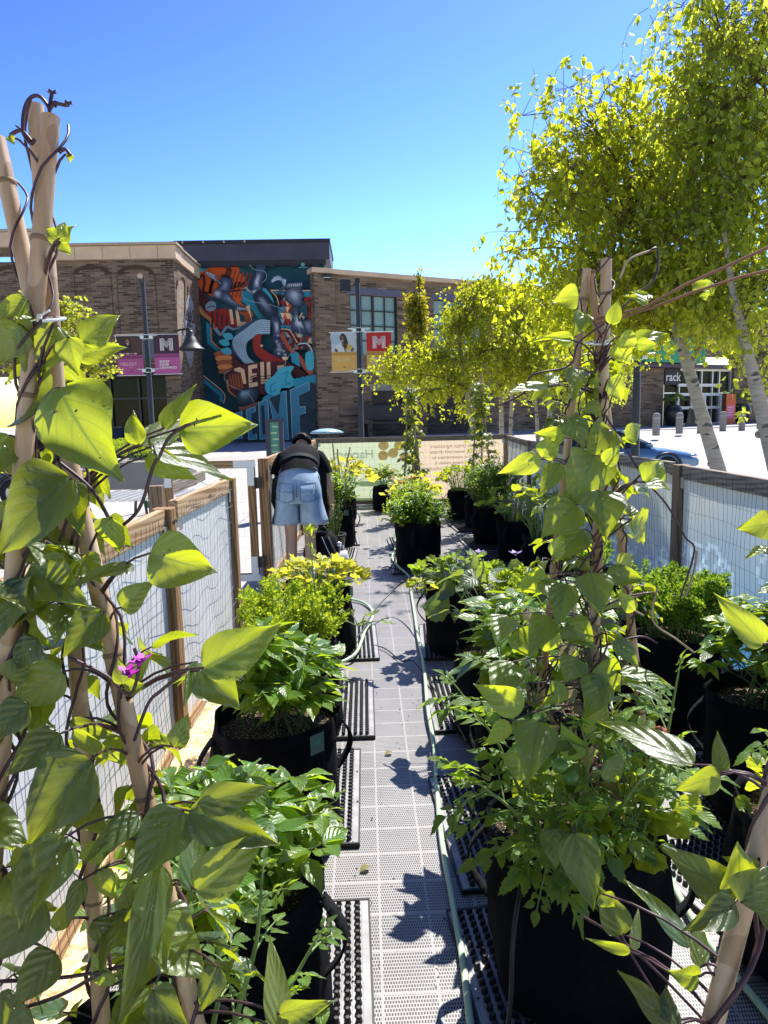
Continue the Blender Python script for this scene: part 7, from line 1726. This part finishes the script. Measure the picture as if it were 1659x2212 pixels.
# ---- the two far bean towers
def tower(key, lab_t, lab_v, topz, seed, n_lf):
    x, y, z = BG[key]; rs = random.Random(seed); t = V3(x-.02, y, topz)
    ft = [V3(x-.14, y-.05, z), V3(x+.15, y-.08, z), V3(x+.02, y+.14, z)]
    trellis(lab_t, [(f, t+V3(.03*(k-1), .01, .0+.06*k), .0115) for k, f in enumerate(ft)], t-V3(0, 0, .18), .026, seed, (x, y, z))
    v = thing('bean_vine', lab_v, 'bean vine', (x, y, z), 0, 'climbing beans'); O = V3(x, y, z); m = MB(); m.smooth = True; L = LV(seed); P2 = MB(); P2.smooth = True
    for f in ft:
        for q in range(2): m.tube([p-O for p in helix(f, t, .018, 7+q, q*2, rs=rs)], .003, 5)
    m.build('stems', MT['stem_d'], v)
    for k in range(n_lf):
        f = ft[k % 3]; s = rs.random()**.8; p = f+(t-f)*s-O; w = 1-.55*s; trifol(L, P2, p+V3(rs.gauss(0, .06), rs.gauss(0, .06), 0)*w, V3(rs.gauss(0, 1), rs.gauss(-.2, 1), .1), rs, .085, 1, yel=.05, st=.05)
    L.build('foliage', TP['bean_s'], MT['lf_bean'], v); P2.build('petioles', MT['stem_d'], v)
tower('bean_a', 'far bamboo tepee left of the other before the green banner', 'leafy bean tower left of the other by the far banner', 1.98, 71, 130)
tower('bean_b', 'far bamboo tepee before the peach banner', 'leafy bean tower right of the other before the peach banner', 1.98, 72, 130)
# ------------------------------------------------------------------ bending person, backpack, tote, sack
PX, PY_ = -.625, 6.42
pr_ = thing('person', 'person bending forward away from camera in black tee, cap and denim shorts', 'person', (PX, PY_, .013))
def skinned(name, verts, edges, radii, mat, parent, root=0, sub=2):
    me = bpy.data.meshes.new(name); me.from_pydata(verts, edges, []); o = bpy.data.objects.new(name, me); COL.objects.link(o)
    sk = o.modifiers.new('skin', 'SKIN'); sk.use_smooth_shade = True
    sv = me.skin_vertices[0].data if me.skin_vertices else None
    if sv is None:
        bm = bmesh.new(); bm.from_mesh(me); bm.verts.layers.skin.verify(); bm.to_mesh(me); bm.free(); sv = me.skin_vertices[0].data
    for i, r in enumerate(radii):
        sv[i].radius = r if hasattr(r, '__len__') else (r, r); sv[i].use_root = (i == root)
    ss = o.modifiers.new('sub', 'SUBSURF'); ss.levels = sub; ss.render_levels = sub
    dg = bpy.context.evaluated_depsgraph_get(); m2 = bpy.data.meshes.new_from_object(o.evaluated_get(dg))
    for p in m2.polygons: p.use_smooth = True
    bpy.data.objects.remove(o); bpy.data.meshes.remove(me); m2.name = name; m2.materials.clear(); m2.materials.append(mat)
    o = bpy.data.objects.new(name, m2); COL.objects.link(o); o.parent = parent; return o
HIP = (0, .02, .92)
bv = [HIP, (0, .10, 1.03), (0, .22, 1.12), (0, .36, 1.20), (0, .44, 1.245), (0, .49, 1.265), (0, .54, 1.275),        # 0..6 spine to head
      (-.085, .03, .86), (-.092, .06, .66), (-.088, .05, .46), (-.090, .01, .28), (-.088, -.02, .085), (-.095, .06, .035), (-.10, .16, .02),   # 7..13 left leg
      (.085, .03, .86), (.092, .06, .66), (.088, .05, .46), (.090, .01, .28), (.088, -.02, .085), (.095, .06, .035), (.10, .16, .02),         # 14..20
      (-.155, .36, 1.185), (-.215, .37, 1.07), (-.20, .40, .93), (-.16, .50, .78), (-.15, .53, .72),        # 21..25 left arm
      (.155, .36, 1.185), (.225, .35, 1.07), (.270, .32, .92), (.285, .38, .75), (.285, .41, .69)]          # 26..30 right arm
be = [(0, 1), (1, 2), (2, 3), (3, 4), (4, 5), (5, 6), (0, 7), (7, 8), (8, 9), (9, 10), (10, 11), (11, 12), (12, 13), (0, 14), (14, 15), (15, 16), (16, 17), (17, 18), (18, 19), (19, 20), (3, 21), (21, 22), (22, 23), (23, 24), (24, 25), (3, 26), (26, 27), (27, 28), (28, 29), (29, 30)]
br = [(.125, .105), (.125, .095), (.135, .10), (.13, .09), (.055, .055), (.065, .075), (.080, .092), .088, .080, .058, .058, .036, .036, .022, .088, .080, .058, .058, .036, .036, .022, .052, .042, .036, .026, .024, .052, .042, .036, .026, .024]
skinned('body', bv, be, br, MT['skin'], pr_)
def hand5(cx, cy, cz, side):
    vs = [(cx, cy, cz), (cx, cy+.02, cz-.05), (cx, cy+.03, cz-.075)]; ed = [(0, 1), (1, 2)]; rd = [(.020, .024), (.018, .032), (.014, .034)]
    for k, (dy, ln) in enumerate(((-.030, .055), (-.010, .070), (.010, .075), (.030, .066))):
        b = len(vs); vs += [(cx, cy+.03+dy, cz-.085), (cx-side*.006, cy+.035+dy*1.1, cz-.085-ln*.5), (cx-side*.020, cy+.036+dy*1.1, cz-.085-ln)]; ed += [(2, b), (b, b+1), (b+1, b+2)]; rd += [.0095, .0085, .0072]
    b = len(vs); vs += [(cx-side*.005, cy-.03, cz-.045), (cx-side*.016, cy-.045, cz-.075), (cx-side*.022, cy-.045, cz-.10)]; ed += [(1, b), (b, b+1), (b+1, b+2)]; rd += [.012, .010, .008]
    return vs, ed, rd
for s, c in ((-1, (-.15, .53, .72)), (1, (.285, .41, .69))):
    v_, e_, r_2 = hand5(*c, s); skinned('hand', v_, e_, r_2, MT['skin'], pr_, 0, 1)
def loft(mb, rings, close=False, cap0=False, cap1=False):
    n = len(rings[0]); vs = [p for r_ in rings for p in r_]
    fs = [(i*n+j, i*n+(j+1) % n, (i+1)*n+(j+1) % n, (i+1)*n+j) for i in range(len(rings)-1) for j in range(n)]
    if cap0: fs.append(tuple(range(n-1, -1, -1)))
    if cap1: fs.append(tuple((len(rings)-1)*n+j for j in range(n)))
    mb.add(vs, fs, True)
def ring(c, ax, rx, ry, n=28, wv=0.0, ph=0.0, k=6):
    """ellipse about c, normal ax; rx across the body, ry front to back"""
    ax = nrm(ax); x = V3(1, 0, 0); x = nrm(x-ax*np.dot(x, ax)); y = np.cross(ax, x)
    return [V3(*c)+x*(rx*(1+wv*sin(k*t+ph))*cos(t))+y*(ry*(1+wv*sin(k*t+ph+1))*sin(t)) for t in [2*pi*j/n for j in range(n)]]
# denim shorts: hip tube and two flared legs
m = MB()
up = V3(0, .30, .95)
loft(m, [ring((0, .115, 1.035), (0, .6, .8), .176, .135, 36), ring((0, .09, 1.0), (0, .5, .85), .192, .148, 36), ring((0, .045, .95), (0, .3, .95), .200, .165, 36, .008, 1, 9), ring((0, .015, .89), (0, .1, 1), .208, .178, 36, .012, 2, 7), ring((0, .02, .82), (0, 0, 1), .214, .178, 36, .016, 3, 8), ring((0, .03, .765), (0, 0, 1), .220, .170, 36, .018, 4, 7)])
for s in (-1, 1):
    def hr(z, cx, rx, ry, cy, wv=.0): return ring((s*cx, cy, z), (0, 0, 1), rx, ry, 30, wv, s*1.0, 5)
    loft(m, [hr(.80, .106, .108, .170, .025), hr(.74, .110, .112, .166, .032, .02), hr(.66, .120, .122, .162, .04, .03), hr(.60, .128, .130, .162, .043, .035), hr(.565, .131, .133, .160, .045, .045), hr(.567, .131, .127, .153, .045, .045), hr(.64, .124, .118, .150, .04, .02)])
sh_ = m.build('shorts', MT['denim'], pr_)
d = MB(); d.smooth = True
def backp(x, z, o=.008):
    """point on the seat of the shorts"""
    zz = [(.80, .182, .02), (.89, .180, .015), (.95, .165, .045), (1.0, .148, .09), (1.035, .135, .115)]
    ry = np.interp(z, [a[0] for a in zz], [a[1] for a in zz]); cy = np.interp(z, [a[0] for a in zz], [a[2] for a in zz]); rx = np.interp(z, [.8, .89, .95, 1.0, 1.035], [.232, .222, .208, .192, .176])
    return V3(x, cy-ry*sqrt(max(.02, 1-(x/rx)**2))-o-.010, z)
d.tube([backp(0, 1.03-.025*k) for k in range(9)], .005, 5)
for s in (-1, 1):
    d.tube([backp(s*x, .985-.02*(1-x/.17)) for x in (.01, .05, .09, .13, .16)], .004, 5)
d.tube([ring((0, .112, 1.03), (0, .6, .8), .180, .139, 36)[j] for j in range(18, 37) if j < 36], .010, 6)
d.build('seams', MT['denim_d'], sh_)
for s in (-1, 1):
    p = MB(); p.smooth = True; x0, x1 = s*.035, s*.165
    P_ = lambda u, v: backp(x0+(x1-x0)*u, .955-.155*v-(.018*(1-abs(2*u-1)) if v > .9 else 0), .012)
    p.grid(P_, 8, 8); p.build('back_pocket', MT['denim'], sh_)
    t = MB(); t.smooth = True
    e = [P_(u, v)-V3(0, .003, 0) for u, v in [(0, k/8) for k in range(9)]+[(k/8, 1) for k in range(1, 9)]+[(1, 1-k/8) for k in range(1, 9)]]; t.tube(e, .0022, 4); t.tube([P_(k/8, .02)-V3(0, .003, 0) for k in range(9)], .003, 4)
    t.tube([P_(k/10, .42+.22*(abs(sin(pi*k/5)) if False else (1-abs(1-abs(2*k/10-1)*2)))*.6)-V3(0, .003, 0) for k in range(11)], .0020, 4); t.build('pocket_stitching', MT['denim_d'], sh_)
f = MB(); rs = random.Random(3)
for k in range(26):
    a = backp(.075+.08*rs.random(), .955+.012*rs.random(), .018); f.tube([a, a+V3(rs.uniform(-.008, .008), -.004, -.012-.02*rs.random())], .0022, 3)
for k in range(12): a = backp(.150+.004*rs.random(), .95-.09*k/12, .020); f.tube([a, a+V3(rs.uniform(-.01, .006), -.003, -.016)], .0028, 3)
for s in (-1, 1):
    for k in range(60):
        t = 2*pi*k/60; a = V3(s*.131+.133*cos(t), .045+.160*sin(t), .567); f.tube([a, a+V3(rs.uniform(-.006, .006), rs.uniform(-.004, .004), -.008-.010*rs.random())], .0013, 3)
f.build('frayed_edge', MT['fray'], sh_)
# black tee with short sleeves
m = MB(); rs = random.Random(6)
sp = [((0, .065, 1.00), (0, .62, .78), .180, .146), ((0, .10, 1.045), (0, .65, .75), .174, .138), ((0, .155, 1.09), (0, .8, .6), .180, .134), ((0, .24, 1.135), (0, .88, .47), .190, .132), ((0, .315, 1.17), (0, .92, .4), .192, .124), ((0, .375, 1.20), (0, .95, .33), .165, .105), ((0, .42, 1.222), (0, .96, .3), .102, .080), ((0, .435, 1.228), (0, .96, .3), .074, .070)]
loft(m, [ring(c, ax, rx, ry, 40, .018 if i < 4 else .008, i*1.7, 7+i % 3) for i, (c, ax, rx, ry) in enumerate(sp)], cap1=False)
for s in (-1, 1):
    arm = [(s*.12, .36, 1.19), (s*.175, .365, 1.165), (s*.215, .365, 1.10), (s*.238, .362, 1.035), (s*.245, .36, 1.000)]; rr = [.085, .088, .085, .084, .088]; rg = []
    for i, c in enumerate(arm):
        ax = nrm(V3(*arm[min(i+1, 4)])-V3(*arm[max(i-1, 0)])); x = nrm(np.cross(ax, V3(0, 1, 0))); y = np.cross(ax, x)
        rg.append([V3(*c)+x*rr[i]*.72*(1+.04*sin(5*t+i))*cos(t)+y*rr[i]*(1+.04*sin(4*t+i))*sin(t) for t in [2*pi*j/20 for j in range(20)]])
    loft(m, rg)
m.build('tee_shirt', MT['tee'], pr_)
m = MB(); m.smooth = True                       # apron band, bow and hanging tails
rg0, rg1 = ring((0, .150, 1.093), (0, .75, .65), .186, .141, 40), ring((0, .180, 1.112), (0, .8, .6), .189, .141, 40)
loft(m, [rg0, rg1])
m.plate([(-.19, -.02, 1.02), (-.235, -.02, .99), (-.262, .02, .78), (-.225, .03, .66), (-.205, .03, .70)], (.0, .012, .0)); m.plate([(.165, .08, 1.06), (.19, .02, 1.0), (.215, .02, .90), (.195, .03, .88)], (0, .012, 0))
m.build('apron_band', MT['apron'], pr_)
m = MB(); m.grid(lambda u, v: V3(-.25+.5*u, .235+.02*sin(u*9)+.04*v, 1.06-.50*v), 12, 10); m.build('apron_front', MT['tee'], pr_)
# head details (turned down and away)
m = MB(); hc = V3(0, .525, 1.28); m.lathe([(.001, .092), (.055, .080), (.088, .045), (.098, .0), (.099, -.022), (.094, -.024)], 24); 
Rx = Matrix.Rotation(radians(-38), 3, 'X'); m.v = [tuple(V3(*(Rx @ Vector(p)))+hc+V3(0, .005, .03)) for p in m.v]; capo = m.build('cap', MT['tee'], pr_)
m = MB(); m.grid(lambda u, v: V3(.085*(2*u-1)*(1-.25*v*v), .09+.075*v*(1-.35*(2*u-1)**2), -.02-.015*v-.02*(2*u-1)**2), 10, 5); m.v = [tuple(V3(*(Rx @ Vector(p)))+hc+V3(0, .005, .03)) for p in m.v]; m.build('cap_visor', MT['tee'], capo)
m = MB(); m.tube([V3(*(Rx @ Vector((.05*cos(a), -.094+.0*a, -.005+.035*sin(a)))))+hc+V3(0, .002, .03) for a in [pi*k/8 for k in range(9)]], .006, 5); m.build('cap_strap', MT['dkgrey'], capo)
m = MB(); rs = random.Random(2)
for k in range(90):
    a = rs.uniform(pi*1.05, pi*1.95); p = hc+V3(.084*cos(a), .070*sin(a), -.005+rs.uniform(-.01, .02)); m.tube([p, p+V3(rs.uniform(-.01, .01), -.012, -.02), p+V3(rs.uniform(-.015, .015), -.005, -.045)], [.004, .0035, .0015], 4)
m.build('hair', MT['hair'], pr_)
for s in (-1, 1):
    m = MB(); m.ell(hc+V3(s*.083, -.01, -.02), (.012, .022, .032), 10, 8); m.build('ear', MT['skin'], pr_)
    m = MB(); m.ell(hc+V3(s*.03, .088, -.030), (.013, .008, .010), 8, 6); m.build('eye', MT['eye'], pr_)
m = MB(); m.ell(hc+V3(0, .102, -.045), (.013, .022, .022), 8, 6); m.build('nose', MT['skin'], pr_)
m = MB(); m.ell(hc+V3(0, .080, -.082), (.024, .010, .008), 8, 6); m.build('mouth', MT['lip'], pr_)
for s in (-1, 1):
    m = MB(); m.smooth = True; m.ell((s*.095, .05, .035), (.050, .14, .036), 14, 8); m.box((s*.095, .05, .012), (.09, .26, .022)); m.build('shoe', MT['white_fr'], pr_, .004)
    m = MB(); m.lathe([(.046, .07), (.045, .15), (.043, .15)], 14, (s*.088, -.02, 0)); m.build('sock', MT['tote'], pr_)
# backpack, slumped on the deck, and the tote against it
bk = thing('backpack', 'black backpack slumped on the deck by the person', 'backpack', (-.47, 6.62, .013))
m = MB(); m.smooth = True; rs = random.Random(7)
loft(m, [ring((.0+.01*i, .01*i, z), (0, 0, 1), rx, ry, 28, .04, i*1.3, 5) for i, (z, rx, ry) in enumerate([(.004, .14, .11), (.03, .17, .14), (.14, .185, .15), (.28, .175, .14), (.38, .14, .11), (.44, .08, .07)])], cap0=True, cap1=True); m.build('pack_body', MT['tee'], bk)
m = MB(); m.smooth = True; loft(m, [ring((.03, -.14, z), (0, 0, 1), rx, ry, 20, .03, i, 4) for i, (z, rx, ry) in enumerate([(.02, .10, .03), (.06, .12, .05), (.18, .12, .05), (.23, .09, .03)])], cap0=True, cap1=True); m.build('front_pocket', MT['tee'], bk)
for x, mt in ((.16, 'dkgrey'), (.10, 'alu')):
    m = MB(); m.tube([(x-.06, -.12, .42), (x, -.2, .30), (x+.05, -.16, .18), (x+.07, -.1, .06)], .011 if mt == 'dkgrey' else .004, 6, flat=.4); m.build('strap', MT[mt], bk)
m = MB(); m.tube([(.04+.05*cos(pi*k/8), 0, .43+.07*sin(pi*k/8)) for k in range(9)], .009, 6); m.build('grab_loop', MT['dkgrey'], bk)
bt = thing('water_bottle', 'dark round lidded bottle tucked in the backpack side', 'bottle', (-.275, 6.62, .16)); m = MB(); m.lathe([(.001, 0), (.035, 0), (.038, .02), (.038, .13), (.028, .16), (.001, .16)], 18); m.build('flask', MT['dkgrey'], bt); m = MB(); m.lathe([(.030, .16), (.030, .19), (.001, .20)], 18); m.build('lid', MT['alu'], bt)
to = thing('tote_bag', 'white cotton tote lettered ANG slouching before the backpack', 'tote bag', (-.31, 6.30, .013), .12)
m = MB(); m.smooth = True
loft(m, [ring((.02*i, .012*i, z), (0, 0, 1), rx, ry, 32, .05, i*1.1, 6) for i, (z, rx, ry) in enumerate([(.003, .12, .07), (.02, .145, .085), (.10, .14, .085), (.19, .105, .06), (.26, .055, .035), (.30, .03, .02)])], cap0=True, cap1=True); m.build('bag_cloth', MT['tote'], to)
m = MB(); put_text(m, 'ANG', .075, (-.035, -.115, .085), (1, 0, .02), (0, .25, .97), bold=.002); m.build('lettering', MT['black'], to)
m = MB(); m.tube([(.06, .05, .28), (.07, .08, .36), (.10, .12, .34), (.12, .12, .22)], .008, 6, flat=.4); m.build('handle', MT['tote'], to)
sk_ = thing('canvas_sack', 'crumpled cream canvas sack lying before the black bag right of beans', 'sack', (1.12, 3.62, .013)); m = MB(); m.smooth = True; rs = random.Random(9)
def sackp(u, v):
    t = 2*pi*u; ph = pi*v; r = .17*sin(ph)**.7*(1+.10*sin(3*t+2)+.06*sin(7*t+5*v)+.05*sin(11*t-7*v)); return V3(r*cos(t)*1.15, r*sin(t)*.8, .30-.30*cos(ph)*(1+.05*sin(4*t)))
m.grid(sackp, 48, 24); m.build('cloth', MT['sack'], sk_)
m = MB(); m.tube([(-.13, -.06, .46), (-.04, -.12, .50), (.05, -.10, .44), (.11, -.04, .30)], [.02, .024, .02, .015], 8); m.build('fold', MT['sack'], sk_)
